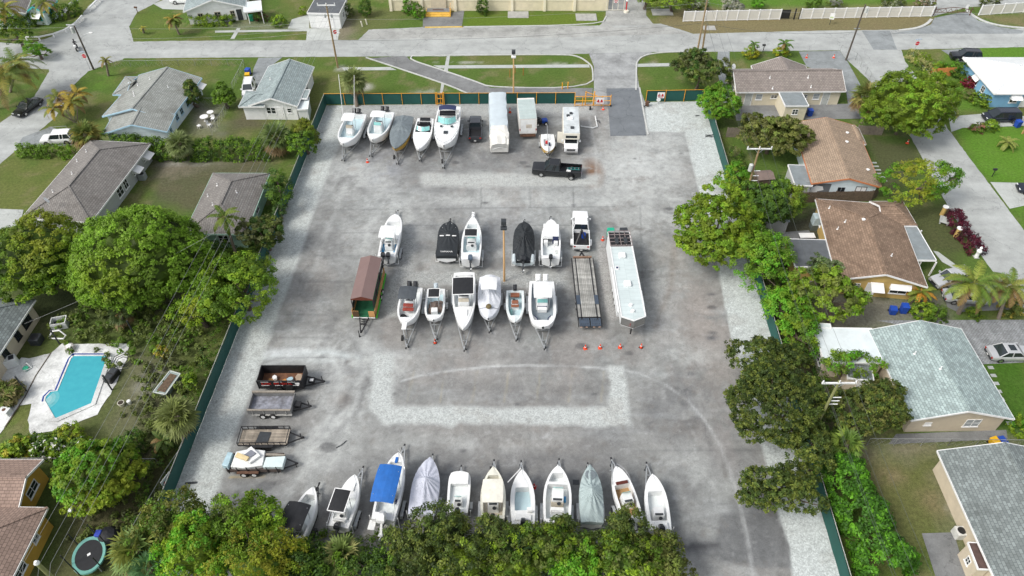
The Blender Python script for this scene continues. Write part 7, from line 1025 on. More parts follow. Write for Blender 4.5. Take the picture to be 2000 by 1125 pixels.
bush('small shrub with white flowers below the left mango tree', 187, 578, .8, 1.6, [MID, (.8, .8, .75)], 38); bush('dark ribbed shrub beside the small mango tree', 256, 872, 1.2, 1.6, [MID, DKG], 39); palm('low dark palm shrub by the sabal over the lower left fence', 318, 860, 1.5, 1.5, 40, n=14, cols=((.08, .13, .03),)); palm('small palm under the edge of the biggest mango', 235, 615, 1.6, 1.7, 41, 'fan', n=9, cols=((.1, .14, .05),), dead=.3)
bush('yellow croton on the lower left yard', 318, 688, .6, .8, [(.4, .33, .05), YGR], 42); bush('climbing plant on the lower left fence', 372, 745, .5, 2.2, [YGR, MID], 43); bush('dry grass clump beside the pool deck', 12, 768, 1.2, 1.3, [(.32, .28, .12), OLV], 44, leaf=.3, asp=3)
for i, (x, y, r, h_, l_, c_) in enumerate([(943, 14, .9, 2.6, 'clipped round topiary shrub on the hall lawn', [MID, DKG]), (798, 15, .9, 2.0, 'round shrub nearest the hall corner, left of the steps', [BRT, MID]), (816, 24, .95, 2.0, 'round shrub touching the left side of the hall steps', [MID, BRT]), (713, 15, 1.1, 3.2, 'dark cypress shrub right of the garage', [DKG, MID]), (1468, 104, 1.1, 1.3, 'bright yellow shrub under the left small palm', [(.36, .36, .02), YGR]), (1528, 103, 1.1, 1.3, 'bright yellow shrub under the right small palm', [(.36, .34, .02), YGR]), (510, 35, .9, 1.3, 'reddish shrub beside the white porch', [(.16, .05, .05), MID]), (545, 42, 1.2, 1.4, 'green shrub right of the white porch', [MID, YGR]), (590, 22, .5, 1.4, 'yellow green shrub at the garage corner', [YGR]), (675, 20, 1.0, 2.2, 'dark shrub at the right side of the garage', [DKG, OLV]), (1860, 135, .9, 1.4, 'green shrub right of the orange wooden screen', [BRT, MID]), (1830, 132, 1.2, 1.5, 'green shrub behind the orange wooden screen', [BRT, YGR]), (1800, 118, 1.0, 1.3, 'yellow palm like shrub on the corner lawn', [YGR]), (1885, 160, 1.0, 1.2, 'red leaved shrub by the sky blue wall', [(.2, .02, .03), MID]), (1893, 165, .8, 1.1, 'crimson shrub beside the red leaved shrub', [(.22, .02, .04)]), (1875, 140, 1.1, 2.0, 'tall glossy shrub at the blue house corner', [MID, DKG]), (1893, 186, 1.0, 1.2, 'spiky olive plant on the blue house bed', [OLV, (.25, .25, .1)]), (1915, 195, 1.2, 1.5, 'palm like plant nearest the dark minivan', [MID, YGR]), (1935, 246, 1.0, 1.2, 'yellow green shrub in front of the minivan', [YGR, MID]), (1910, 250, .9, 1.0, 'pink tinged shrub left of the shrub before the minivan', [(.3, .15, .1), MID]), (1800, 605, 1.2, 1.5, 'green shrub beside the blue bins', [MID, YGR]), (1825, 612, 1.0, 1.2, 'small dark shrub right of the shrub beside the bins', [MID]), (1905, 612, .7, .8, 'low shrub at the foot of the big coconut palm', [MID, YGR]), (1995, 835, .9, 1.2, 'bright shrub at the right edge by the stepping stones', [BRT, YGR]), (1975, 600, 1.2, 1.4, 'yellowing shrub under the second coconut palm', [(.36, .3, .05), OLV])]): bush(l_, x, y, r, h_, c_, 50 + i)
palm('small feather palm above the left yellow shrub', 1473, 87, 2.2, 1.3, 80, base=(1474, 97), n=10, cols=((.08, .16, .03),)); palm('larger feather palm above the right yellow shrub', 1533, 85, 2.4, 1.7, 81, base=(1535, 98), n=12, cols=((.08, .16, .03),))
palm('feather palm on the bright lawn by the east street', 1968, 278, .9, 1.8, 82, n=14, cols=((.22, .26, .06),)); palm('palm with orange fronds at the ochre house corner', 1798, 570, 1.8, 1.9, 83, n=14, cols=((.16, .2, .03), (.4, .2, .03)))
# right side
tree('grey olive tree on the grass right of the gate driveway', 1368, 138, 3.4, (3.5, 3.2, 2.7), [OLV, (.12, .14, .05), DKG], 90, leaf=.22, rc=.5, amp=.22, gap=-1.5, lie=.9); tree('bright green tall shrub at the top right fence corner', 1404, 205, 2.6, (2.5, 3.0, 2.6), [BRT, MANGO], 91, amp=.12, rc=.45)
tree('olive tree beside the utility pole with transformers', 1510, 262, 3.4, (3.6, 3.0, 2.7), [OLV, (.15, .17, .035), (.16, .17, .05)], 92, leaf=.22, rc=.5, amp=.2, subs=[(0, 0, 0, .95), (1.6, -1.8, -.2, .6), (-1.6, 1, 0, .6)]); palm('sabal palm with brown skirt right of the duplex', 1692, 188, 4, 2.6, 93, 'fan', base=(1684, 240), dead=.35, cols=((.14, .18, .05), (.24, .22, .07)), tr=.2)
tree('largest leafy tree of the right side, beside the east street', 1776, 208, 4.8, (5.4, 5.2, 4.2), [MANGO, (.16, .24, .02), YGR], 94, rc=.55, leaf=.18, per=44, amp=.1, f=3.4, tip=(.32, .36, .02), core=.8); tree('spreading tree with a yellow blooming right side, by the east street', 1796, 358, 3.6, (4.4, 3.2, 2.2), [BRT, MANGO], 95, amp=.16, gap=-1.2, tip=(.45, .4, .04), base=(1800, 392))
tree('yellow green tree overhanging the lot from the right fence', 1396, 446, 4.6, (4.0, 4.3, 3.1), [YGR, (.17, .24, .018), MANGO], 96, base=(1462, 470), amp=.2, gap=-1.1, rc=.5, leaf=.24, subs=[(0, 0, 0, .95), (-1.6, -2.4, -.6, .55), (2.2, -2.5, -.3, .5)]); tree('rubber tree with upright leaf clusters beside the utility pole foot', 1440, 352, 2.6, (1.7, 1.7, 1.7), [BRT, YGR], 97, rc=.5, amp=.2)
tree('dark round tree right of the overhanging yellow green tree', 1475, 405, 3.0, (3.0, 3.0, 2.2), [DKG, MID], 98, rc=.5, leaf=.22); tree('glossy tree beside the grey lean-to roof', 1532, 392, 3.2, (2.4, 2.7, 2.6), [MID, MANGO, DKG], 99, amp=.2, tip=(.3, .32, .03)); tree('mid green tree below the dark round tree, over the fence', 1478, 500, 3.4, (2.8, 3.0, 2.5), [MANGO, BRT, MID], 100, amp=.26, gap=-1.3, subs=[(0, 0, 0, .9), (.6, -2.6, -.8, .6), (1.6, 1.5, 0, .6)])
tree('open yellow green tree by the ochre gable wall', 1622, 578, 3.2, (3.5, 2.9, 2.3), [YGR, OLV, MANGO], 101, base=(1618, 640), gap=-.9, leaf=.24, amp=.2, tip=(.3, .34, .05), limbs=9); tree('compact bright round tree on the right fence', 1530, 603, 2.4, (1.9, 1.9, 1.8), [BRT, MANGO], 102, rc=.5, amp=.08); tree('small tree between the round tree and white flat roof', 1567, 650, 2.4, (1.7, 2.4, 2.0), [BRT, MID, YGR], 103, amp=.2); tree('feathery pale tree against the dark flat roof', 1608, 528, 2.4, (1.5, 1.2, 1.5), [(.2, .26, .12), (.12, .2, .06)], 104, leaf=.15, rc=.35, amp=.2)
LOK = [(.10, .15, .03), (.165, .205, .036), (.055, .09, .02)]
tree('live oak branch reaching over the right gravel strip near the white flat roof', 1478, 690, 3.6, (2.4, 1.5, 1.3), LOK, 105, base=(1580, 735), leaf=.14, rc=.28, per=22, amp=.25, gap=-.9, subs=[(0, 0, 0, 1), (2.6, -.6, 0, .9)], lie=.9, dens=1.3)
tree('largest dark live oak overhanging the right gravel strip', 1515, 800, 4.4, (3.7, 4.2, 2.8), LOK, 106, base=(1592, 868), leaf=.15, rc=.3, per=22, amp=.16, gap=-1.7, lie=.9, subs=[(0, 0, 0, 1), (-.2, 3.0, -.2, .6), (2.2, -3.6, -.6, .5)], dens=1.25); tree('dark live oak beside the mint grey roof', 1695, 803, 3.8, (3.7, 2.4, 2.5), LOK + [(.15, .16, .04)], 107, base=(1622, 855), leaf=.15, rc=.3, per=22, amp=.16, lie=.9, subs=[(0, 0, 0, .95), (1.9, 1.7, .2, .5)], dens=1.25)
tree('lowest live oak branch reaching over the gravel, above the bright hedge', 1530, 958, 3.4, (3.0, 1.9, 1.4), LOK, 108, base=(1600, 900), leaf=.14, rc=.28, per=22, amp=.25, gap=-.9, subs=[(0, 0, 0, 1), (-1.9, -.3, -.2, .6), (1.4, 1.3, 0, .6)], lie=.9, dens=1.3)
tree('low bright tree beside the tiny grey roof', 1655, 712, 2.4, (2.4, 1.2, 1.3), [MID, BRT, YGR], 109, amp=.2, gap=-1.2); palm('yellow tipped fan palm below the dark live oak', 1652, 868, 3.2, 1.9, 110, 'fan', base=(1650, 925), n=12, cols=((.2, .28, .05), (.12, .2, .04)))
area_mass('overgrown_hedge', 'dense bright green hedge along the lower right fence', [(1625, 925), (1650, 985), (1690, 1060), (1730, 1140)], 3.4, [BRT, (.07, .2, .015), (.05, .14, .015)], 111, wd=3.4, rc=.42, leaf=.2, per=26, round_=.5, dens=1.25)
area_mass('purple_hedge', 'deep purple hedge beside the east street', [(1858, 425), (1868, 450), (1895, 485), (1908, 500)], 1.3, [(.09, .012, .03), (.14, .02, .04), (.05, .012, .02)], 112, wd=1.5); area_mass('variegated_hedge', 'row of pale variegated shrubs on the low corner wall', [(1775, 112), (1810, 145), (1860, 232)], 1.2, [(.5, .48, .18), (.14, .22, .04), (.4, .4, .15)], 113, wd=1.0)
palm('big coconut palm over the parked silver cars', 1902, 553, 5.5, 3.8, 114, base=(1872, 612), n=24, cols=((.11, .18, .03), (.2, .24, .04), (.14, .2, .035)), wide=.55, tr=.2); palm('second coconut palm at the right edge', 1972, 560, 4.5, 3.0, 115, base=(1950, 622), n=18, cols=((.11, .17, .03), (.2, .22, .05)), dead=.3, wide=.6)
for i, (x, y, r, c_, l_) in enumerate([(1362, 12, 1.9, [SIL, OLV], 'silver leaved shrub behind the left end of the vinyl fence'), (1428, 10, 1.8, [SIL, (.4, .4, .3)], 'silver leaved shrub second along the vinyl fence'), (1632, 2, 1.2, [SIL, OLV], 'small silver shrub behind the middle of the vinyl fence'), (1745, 2, 1.9, [(.25, .28, .17), OLV], 'pale shrub behind the right part of the vinyl fence'), (1805, 6, 1.4, [(.25, .2, .13), OLV], 'dry shrub at the right end of the middle vinyl fence'), (1590, 4, 1.1, [MID], 'small green tree behind the black gate'), (1480, 4, .9, [BRT], 'young green tree behind the left vinyl fence'), (1935, 2, 1.7, [SIL, OLV], 'silver shrub behind the last vinyl fence section')]): bush(l_, x, y, r, 2.2, c_, 120 + i)
tree('yellowish tree beside the north driveway at the top edge', 1312, 0, 2.6, (3.4, 1.8, 2.0), [OLV, YGR], 130, base=(1312, 22)); tree('tree at the right side of the top gate', 1262, -8, 2.6, (1.6, 1.6, 2.0), [MID, YGR], 131)
# bottom edge
for i, (x, y, z, R3, c_, l_, k) in enumerate([(330, 1035, 3.4, (2.6, 2.2, 2.3), [OLV, (.2, .22, .04), MID], 'willowy olive tree at the left end of the bottom tree row', {}), (440, 1040, 3.4, (2.6, 2.3, 2.3), [MID, MANGO, OLV], 'mid green tree at the foot of the left gravel strip', {}), (505, 1022, 3.2, (1.8, 1.6, 1.8), [YGR, MANGO], 'yellow green tree left of the black canopy boat', {}), (505, 1105, 4.2, (3.2, 2.0, 2.4), [YGR, (.28, .3, .03), MANGO], 'brightest yellow green tree at the bottom edge', dict(tip=(.4, .38, .03))), (385, 1080, 4.4, (2.4, 2.0, 2.2), [BRT, YGR], 'bright green tree at the bottom edge left of the yellow green one', {}), (590, 1112, 3.0, (2.2, 1.8, 1.9), [MID, DKG], 'dark green tree below the black canopy boat', {}), (645, 1104, 2.2, (2.2, 1.4, 1.5), [MID, DKG, MANGO], 'dark tree below the flats boat', {}), (740, 1120, 2.4, (2.0, 1.6, 1.7), [MID, DKG], 'dark tree below the blue canopy boat', {}), (815, 1085, 3.4, (2.4, 2.0, 2.0), LOK + [OLV], 'olive tree below the lavender cover', dict(leaf=.18)), (868, 1038, 3.8, (2.4, 1.5, 1.6), LOK, 'dark twiggy tree covering the square bowed boat stern', dict(leaf=.17, gap=-1.1, lie=.9)), (905, 1105, 4.0, (2.7, 1.8, 2.2), LOK + [YGR], 'olive tree at the bottom edge under the square bowed boat', dict(leaf=.18)), (972, 1066, 3.6, (1.9, 1.7, 1.8), LOK + [OLV], 'olive tree below the cream boat', dict(leaf=.18)), (1000, 1108, 3.8, (2.3, 1.7, 1.9), [OLV, MID, YGR], 'mixed green tree at the bottom edge below the cream boat', {}), (1065, 1074, 3.4, (1.9, 1.6, 1.8), [YGR, OLV, MID], 'yellow tipped tree below the widest boat', dict(leaf=.2)), (1140, 1076, 3.4, (1.9, 1.3, 1.6), LOK + [MID], 'dark tree below the sage grey cover', dict(leaf=.18)), (1130, 1108, 3.4, (2.0, 1.5, 1.6), [BRT, MANGO], 'fresh bright green tree at the bottom edge', {}), (1212, 1036, 3.6, (1.6, 1.4, 1.6), LOK + [OLV], 'tree touching the stern of the tan decked boat', dict(leaf=.18)), (1225, 1098, 3.8, (2.4, 2.0, 2.1), [YGR, OLV, MID], 'yellow green tree below the last two boats', dict(leaf=.2)), (1290, 1100, 3.2, (2.1, 1.8, 1.8), [OLV, (.15, .17, .04)], 'olive tree at the right end of the bottom row', dict(leaf=.18)), (1095, 1040, 2.8, (1.2, .9, 1.1), LOK, 'small dark tree between the long foredeck boat and widest boat', dict(leaf=.17))]):
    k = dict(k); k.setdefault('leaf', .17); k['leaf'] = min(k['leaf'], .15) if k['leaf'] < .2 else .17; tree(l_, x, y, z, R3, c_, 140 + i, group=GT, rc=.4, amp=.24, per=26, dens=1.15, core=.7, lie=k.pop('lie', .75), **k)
palm('large pale fan palm at the bottom left beside the trampoline', 268, 1075, 3.4, 2.5, 170, 'fan', n=16, cols=((.24, .27, .06), (.16, .24, .07))); palm('bluish fan palm at the bottom edge beside the large pale one', 290, 1108, 3.4, 1.7, 171, 'fan', n=12, cols=((.1, .2, .08),)); palm('round fan palm between the dark trees at the bottom edge', 668, 1085, 3.2, 2.0, 172, 'fan', n=16, cols=((.14, .19, .05), (.2, .2, .07))); palm('dark fan palm at the bottom edge below the cream boat', 1008, 1072, 4.4, 1.6, 173, 'fan', n=12, cols=((.06, .12, .04),))
area_mass('undergrowth', None, [(150, 600), (250, 640), (330, 660), (400, 640)], .5, [MID, OLV, (.14, .18, .05)], 180, wd=9, dens=.4, leaf=.22, rc=.4, stuff=True); area_mass('undergrowth', None, [(280, 720), (340, 740), (300, 830), (260, 930), (200, 1060)], .35, [OLV, (.12, .14, .05)], 181, wd=6, dens=.3, leaf=.2, rc=.35, stuff=True)
area_mass('undergrowth', None, [(262, 1040), (345, 850), (395, 720), (450, 610), (505, 500), (550, 400)], .8, [MID, OLV, DKG], 182, wd=1.6, dens=.35, stuff=True)
area_mass('undergrowth', None, [(1425, 300), (1470, 440), (1520, 560), (1560, 680), (1610, 800), (1630, 900)], 1.0, [MID, DKG, OLV], 183, wd=2.6, dens=.5, stuff=True); area_mass('undergrowth', None, [(250, 1060), (420, 1075), (700, 1095), (1000, 1085), (1320, 1090)], 1.3, [DKG, MID, OLV], 184, wd=3.5, dens=.5, stuff=True); area_mass('undergrowth', None, [(400, 470), (440, 500), (470, 540)], .9, [DKG, MID], 185, wd=4, dens=.5, stuff=True)
# ---------------- fences, gates, signs ----------------
SCR = mt('green_screen', (.008, .075, .062), .7, .15, .6); PALE = mt('fence_rail_pale', (.4, .41, .38), .6, .2, 2); VIN = mt('vinyl_cream', (.66, .64, .58), .5, .06, 1); CHL = mt('chain_link_steel', (.35, .36, .35), .5, .2, 3, metal=.3)
def fence(name, label, px, h=1.95, post=YEL, panel=SCR, step=3.0, rail=True, z0=.05, cat='fence', group=None, world=False, pr=.045, th=.02):
    P = px if world else GP(px); o = empty(name, P[0], 0, label, cat, group); ps, pn, rl = B(), B(), B(); q0 = P[0]
    for a, b in zip(P, P[1:]):
        n = max(1, round((b - a).length / step)); d = (b - a).normalized(); nn = Vector((-d.y, d.x, 0))
        for i in range(n + 1): p_ = a.lerp(b, i / n) - q0; ps.cyl((p_.x, p_.y, 0), (p_.x, p_.y, h + .08), pr, n=6)
        if panel:
            for i in range(n):
                u, v = a.lerp(b, i / n) - q0 + nn * .06, a.lerp(b, (i + 1) / n) - q0 + nn * .06; m_ = u.lerp(v, .5) + nn * .03; pn.loft([[(x.x, x.y, z0), (x.x, x.y, h - .02)] for x in (u, m_, v)]); pn.loft([[(x.x + nn.x * th, x.y + nn.y * th, h - .02), (x.x + nn.x * th, x.y + nn.y * th, z0)] for x in (u, m_, v)])
        if rail: rl.cyl(tuple(a - q0 + Vector((0, 0, h))), tuple(b - q0 + Vector((0, 0, h))), .035, n=6)
    ps.obj('posts', post, o)
    if panel: pn.obj('screen', panel, o)
    if rail: rl.obj('top_rail', post, o)
    return o
fence('green_screen_fence', 'back fence of green screen with yellow posts, behind the boats', [(637, 205), (1122, 203)]); fence('green_screen_fence', 'short green screen fence with yellow posts right of the driveway', [(1261, 199), (1372, 197)]); fence('green_screen_fence', 'long green screen fence with pale rail along the left gravel strip', [(637, 206), (560, 400), (442, 700), (335, 970), (270, 1125)], post=PALE); fence('green_screen_fence', 'long green screen fence along the right gravel strip', [(1375, 198), (1428, 382), (1485, 580), (1601, 984), (1655, 1170)][::-1], post=PALE)
def sign(name, label, px, z, w_, h_, ang, cat='sign', post=None):
    p_ = G(*px, z); o = empty(name, (p_.x, p_.y, 0), ang, label, cat); b = B(); b.box(-w_ / 2, w_ / 2, -.02, 0, z - h_ / 2, z + h_ / 2); b.obj('board', TRW, o); b = B()
    for sx in (-.22, .2): b.add([(sx * w_ * 1.1 + math.cos(t) * w_ * .12, -.024, z + h_ * .14 + math.sin(t) * h_ * .12) for t in [i * math.pi / 4 for i in range(8)]], [tuple(range(8))]); b.add([(sx * w_ * 1.1 - w_ * .2, -.024, z - h_ * .22), (sx * w_ * 1.1 + w_ * .2, -.024, z - h_ * .22), (sx * w_ * 1.1 + w_ * .14, -.024, z + h_ * .06), (sx * w_ * 1.1 - w_ * .14, -.024, z + h_ * .06)], [(0, 1, 2, 3)])
    b.obj('red_figures', REDP, o); b = B(); b.box(-w_ * .35, w_ * .35, -.026, -.022, z - h_ * .38, z - h_ * .3); b.obj('caption_line', REDP, o); return o
sign('fence_sign', 'white sign with red figures on the short fence right of the driveway', (1291, 186), 1.45, 1.1, 1.0, 0); sign('fence_sign', 'white sign with red figures on the yellow gate', (1172, 197), 1.2, 1.1, 1.0, 0); sign('fence_sign', 'tilted white sign on the lower left green fence', (327, 940), 1.3, 1.2, 1.5, R(70))
o = empty('vehicle_gate', G(1156, 208), 0, 'yellow pipe gate folded open beside the back fence', 'gate'); b = B(); W_ = lambda x: (x - 1156) / 12.9
for z in (.25, 1.0, 1.75): b.tube([(W_(1122), 0, z), (W_(1192), 0, z)], .05, 6)
for x in (1122, 1137, 1158, 1175, 1192): b.tube([(W_(x), 0, .1), (W_(x), 0, 1.8 if x != 1192 else 2.0)], .06, 6)
b.obj('gate_frame', YEL, o); b = B(); [b.cyl((W_(x), .5, 0), (W_(x), .5, 2.3), .09, n=8) for x in (1143, 1160)]; b.tube([(W_(1143), .5, 2.2), (W_(1165), .3, 1.7)], .05, 6); b.obj('gate_posts', YEL, o); b = B(); b.cyl((W_(1193), -.1, .15), (W_(1193), .1, .15), .15, n=10); b.box(W_(1150), W_(1153), -1.1, -.7, 0, .5); b.obj('roller', BMET, o)
o = empty('pedestrian_gate', G(860, 205), 0, 'narrow yellow ladder like gate in the back fence', 'gate'); b = B(); [b.cyl((x, 0, 0), (x, 0, 2.2), .06, n=6) for x in (-.62, -.42, .42, .62)]; [b.tube([(-.42, 0, z), (.42, 0, z)], .045, 6) for z in (.3, 1.1, 1.9)]; b.obj('gate_frame', YEL, o)
for i, (x, y) in enumerate([(1098, 174), (1109, 173)]): b = B(); b.cyl((0, 0, 0), (0, 0, 1.1), .09, n=10); b.lathe([(.09, 1.1), (.05, 1.16)], 10); q = b.obj('bollard', YEL); q.location = G(x, y); tag(q, ['left one of two yellow bollards by the exit ramp', 'right one of two yellow bollards by the exit ramp'][i], 'bollard', 'yellow bollards by the exit ramp')
for i, (x, y) in enumerate([(996, 151), (1006, 143), (1022, 147)]): b = B(); b.cyl((0, 0, 0), (0, 0, 1.3), .07, n=8); b.lathe([(.07, 1.3), (.03, 1.35)], 8); q = b.obj('marker_post', mt('post_amber', S((160, 115, 50)), .7)); q.location = G(x, y); tag(q, ['amber post left of the floodlight pole', 'short amber post behind the floodlight pole', 'amber post right of the floodlight pole'][i], 'post', 'amber posts on the grass')
for i, (x, y) in enumerate([(708, 52), (717, 48)]): b = B(); b.cyl((0, 0, 0), (-.15, 0, 1.0), .12, n=8); b.lathe([(.12, 1.0), (.05, 1.05)], 8, (-.15, 0, 0)); q = b.obj('bollard', CREAM); q.location = G(x, y); tag(q, ['cream bollard nearer the garage', 'cream bollard further from the garage'][i], 'bollard', 'cream bollards right of the garage')
def vinyl(label, px, h=1.85, step=2.05):
    P = GP(px); o = empty('vinyl_fence', P[0], 0, label, 'fence', 'cream vinyl fence sections'); a, b_ = P[0], P[-1]; n = round((b_ - a).length / step); pn, ps = B(), B(); d = b_ - a
    pn.bar((0, 0, h / 2), tuple(d + Vector((0, 0, h / 2))), .05, h - .1)
    for i in range(n + 1): p_ = d * i / n; ps.box(p_.x - .09, p_.x + .09, p_.y - .09, p_.y + .09, 0, h + .12)
    for z in (h - .02, .12): ps.bar((0, 0, z), tuple(d + Vector((0, 0, z))), .09, .14)
    pn.obj('panels', VIN, o); ps.obj('posts', TRW, o)
vinyl('cream vinyl fence left of the black gate', [(1334, 42), (1522, 38)]); vinyl('cream vinyl fence between the black gate and road entrance', [(1562, 37), (1818, 32)]); vinyl('short cream vinyl fence at the top right corner', [(1911, 30), (1998, 24)])
o = empty('black_gate', G(1533, 38), 0, 'black mesh gate between two vinyl fences', 'gate'); b = B(); b.box(-.9, .7, 0, .06, .2, 1.8); b.obj('panel', BMET, o); b = B(); b.box(1.5, 1.7, -.05, .15, 0, 2.0); b.box(2.4, 2.5, 0, .1, 0, 2.0); b.obj('posts', BMET, o)
o = empty('barrier_gate', G(1858, 30), 0, 'brown trussed barrier gate across the top right entrance', 'gate'); b = B(); b.tube([(-3.2, 0, 1.1), (-1.5, 0, 1.35), (0, 0, 1.5), (1.6, 0, 1.35), (3.2, 0, 1.0)], .06); b.tube([(-3.2, 0, .6), (3.2, 0, .6)], .06)
for i in range(7): x = -3 + i; b.tube([(x, 0, .6), (x + .5, 0, 1.25)], .04); b.tube([(x + .5, 0, 1.25), (x + .95, 0, .6)], .04)
b.obj('truss', RUST, o); b = B(); [b.cyl((x, 0, 0), (x, 0, 1.5), .09, n=8) for x in (-3.3, 3.3)]; b.obj('posts', RUST, o)
o = empty('top_gate', G(1201, 21), 0, 'cream pipe gate with a round no entry sign at the top edge', 'gate'); b = B()
for z in (.15, 2.6): b.tube([(-1.6, 0, z), (1.6, 0, z)], .07)
for x in (-1.6, -.5, .5, 1.6): b.tube([(x, 0, .1), (x, 0, 2.6)], .06)
b.obj('gate_frame', CREAM, o); b = B(); b.box(-.35, .4, -.1, -.07, 1.5, 2.25); b.obj('board', TRW, o); b = B(); b.add([(math.cos(t) * .3 + .02, -.104, 1.87 + math.sin(t) * .3) for t in [i * math.pi / 8 for i in range(16)]], [tuple(range(16))]); b.obj('red_disc', REDP, o); b = B(); b.box(-.2, .25, -.112, -.106, 1.8, 1.95); b.obj('white_bar', TRW, o)
o = empty('gate_pillar', G(1223, 24), 0, 'round cream island with red and white post beside the top gate', 'post'); b = B(); b.lathe([(.5, 0), (.45, .35)], 12); b.obj('island', CREAM, o); b = B(); b.cyl((0, .3, 0), (0, .3, 1.9), .12, n=8); b.obj('post', REDP, o); b = B(); b.lathe([(.1, 1.9), (.28, 2.05), (.28, 2.3), (.05, 2.5)], 12, (0, .3, 0)); b.obj('cap', TRW, o)
def railfence(label, px):
    P = GP(px); o = empty('rail_fence', P[0], 0, label, 'fence', 'white low rail fences'); r, s_ = B(), B(); q0 = P[0]
    for a, b_ in zip(P, P[1:]): r.bar(tuple(a - q0 + Vector((0, 0, .65))), tuple(b_ - q0 + Vector((0, 0, .65))), .16, .22)
    for a in P: s_.box((a - q0).x - .1, (a - q0).x + .1, (a - q0).y - .16, (a - q0).y - .02, 0, .66)
    r.obj('rail', TRW, o); s_.obj('posts', TRW, o)
railfence('curved white rail fence in front of the turquoise house hedge', [(54, 79), (79, 79), (107, 73), (131, 64), (148, 53), (157, 44), (163, 37)]); railfence('short white rail fence piece near the top left edge', [(177, 22), (187, 12), (196, 3)])
for l_, P_, h_ in [('thin chain link fence across the lawn of the pale blue white house', [(225, 131), (350, 129), (478, 128), (468, 150), (455, 175)], 1.1), ('chain link fence between patio and small gabled house', [(386, 206), (420, 206), (447, 213), (438, 230), (425, 250), (415, 265)], 1.3), ('chain link fence at the white off road car driveway', [(102, 262), (136, 260)], 1.2), ('chain link fence on the corner beside the duplex driveway', [(1640, 102), (1670, 118), (1690, 145), (1705, 170)], 1.3), ('chain link fence with pale rail south of the mint grey roofed house', [(1692, 870), (1850, 871), (2010, 873)], 1.2), ('chain link fence on the lawn of the white house north of the road', [(250, 78), (350, 79), (450, 80)], .5), ('chain link fence on the left yard slope', [(370, 875), (330, 935), (270, 1040), (235, 1125)], 1.3), ('low fence along the sky blue house lawn', [(1776, 112), (1830, 175), (1862, 232)], .9), ('rusty low fence behind the flowering hedge', [(0, 905), (130, 906), (310, 907)], 1.0)]:
    if 'lawn of the white' in l_: continue
    P = GP(P_); o = empty('chain_link_fence', P[0], 0, l_, 'fence'); q0 = P[0]; b, r = B(), B()
    for a, c_ in zip(P, P[1:]):
        n = max(1, round((c_ - a).length / 2.6)); [b.cyl(tuple(a.lerp(c_, i / n) - q0), tuple(a.lerp(c_, i / n) - q0 + Vector((0, 0, h_))), .03, n=5) for i in range(n + 1)]
        for z in (h_,): r.cyl(tuple(a - q0 + Vector((0, 0, z))), tuple(c_ - q0 + Vector((0, 0, z))), .028, n=5)
        m = max(1, int((c_ - a).length / .8))
        for i in range(m): u, v = a.lerp(c_, i / m) - q0, a.lerp(c_, (i + 1) / m) - q0; r.bar((u.x, u.y, .05), (v.x, v.y, h_), .012, .012); r.bar((u.x, u.y, h_), (v.x, v.y, .05), .012, .012)
    b.obj('posts', CHL, o); r.obj('mesh', CHL, o)
def wood(label, px, h, m, cat='fence'):
    P = GP(px); q0 = P[0]; o = empty('wooden_fence', q0, 0, label, cat); b = B(); ps = B()
    for a, c_ in zip(P, P[1:]):
        n = max(1, int((c_ - a).length / .16))
        for i in range(n): u, v = a.lerp(c_, i / n) - q0, a.lerp(c_, (i + .88) / n) - q0; hh = h + random.uniform(-.03, .03); b.bar((u.x, u.y, hh / 2), (v.x, v.y, hh / 2), .03, hh)
        for i in range(max(2, int((c_ - a).length / 2.4) + 1)): p_ = a.lerp(c_, min(1, i * 2.4 / (c_ - a).length)) - q0; ps.box(p_.x - .05, p_.x + .05, p_.y + .03, p_.y + .13, 0, h + .05)
    b.obj('boards', m, o); ps.obj('posts', m, o)
WF = mt('fence_wood_brown', (.14, .10, .07), .9, .3, 3); WF2 = mt('fence_wood_grey', (.24, .20, .165), .9, .3, 3)
wood('brown board fence between the mural house and the ochre house', [(1556, 396), (1700, 393), (1712, 384)], 1.7, WF); wood('grey brown board fence right of the top right corner shrub', [(1418, 268), (1475, 268)], 1.6, WF2); wood('board fence under the brown skirted sabal palm', [(1672, 262), (1722, 264)], 1.5, WF2); wood('orange wooden screen on the lawn left of the sky blue house', [(1815, 150), (1862, 148)], 1.5, mt('screen_orange', S((215, 140, 80)), .8, .2)); wood('pale wooden fence piece at the right edge by the minivan', [(1996, 262), (2010, 258)], 1.8, mt('screen_tan', S((200, 160, 110)), .8, .2))
# ---------------- poles, lamps, wires ----------------
PW2 = mt('pole_wood_dark', (.10, .085, .07), .9, .3, 3); TOPS = {}
def pole(key, label, base, h, m=WOODP, arm=0, armz=.3, top_px=None, rot=0, extra=None, r=.16, name='utility_pole'):
    p_ = G(*base) if base else G(*top_px, h); p_.z = 0; o = empty(name, p_, rot, label, 'pole'); b = B(); b.tube([(0, 0, 0), (0, 0, h)], [r, r * .72], 8); b.obj('pole', m, o); TOPS[key] = p_ + Vector((0, 0, h))
    if arm:
        b = B(); b.box(-arm, arm, -.14, -.0, h - armz, h - armz + .14); b.obj('crossarm', WH2, o); b = B(); [b.lathe([(.05, 0), (.09, .1), (.05, .3)], 8, (x, -.07, h - armz + .14)) for x in (-arm + .08, arm - .08, 0)]; b.obj('insulators', WH2, o); b = B(); [b.bar((sg * arm * .35, -.05, h - armz), (0, -.05, h - armz - .6), .05, .05) for sg in (-1, 1)]; b.obj('braces', ALU, o)
    return o
def transformer(o, x, z, name='transformer'): b = B(); b.cyl((x, -.1, z), (x, -.1, z + .9), .26, n=12); b.lathe([(.26, .9), (.1, 1.0)], 12, (x, -.1, z)); b.obj(name, mt('transformer_grey', (.5, .52, .5), .5), o)
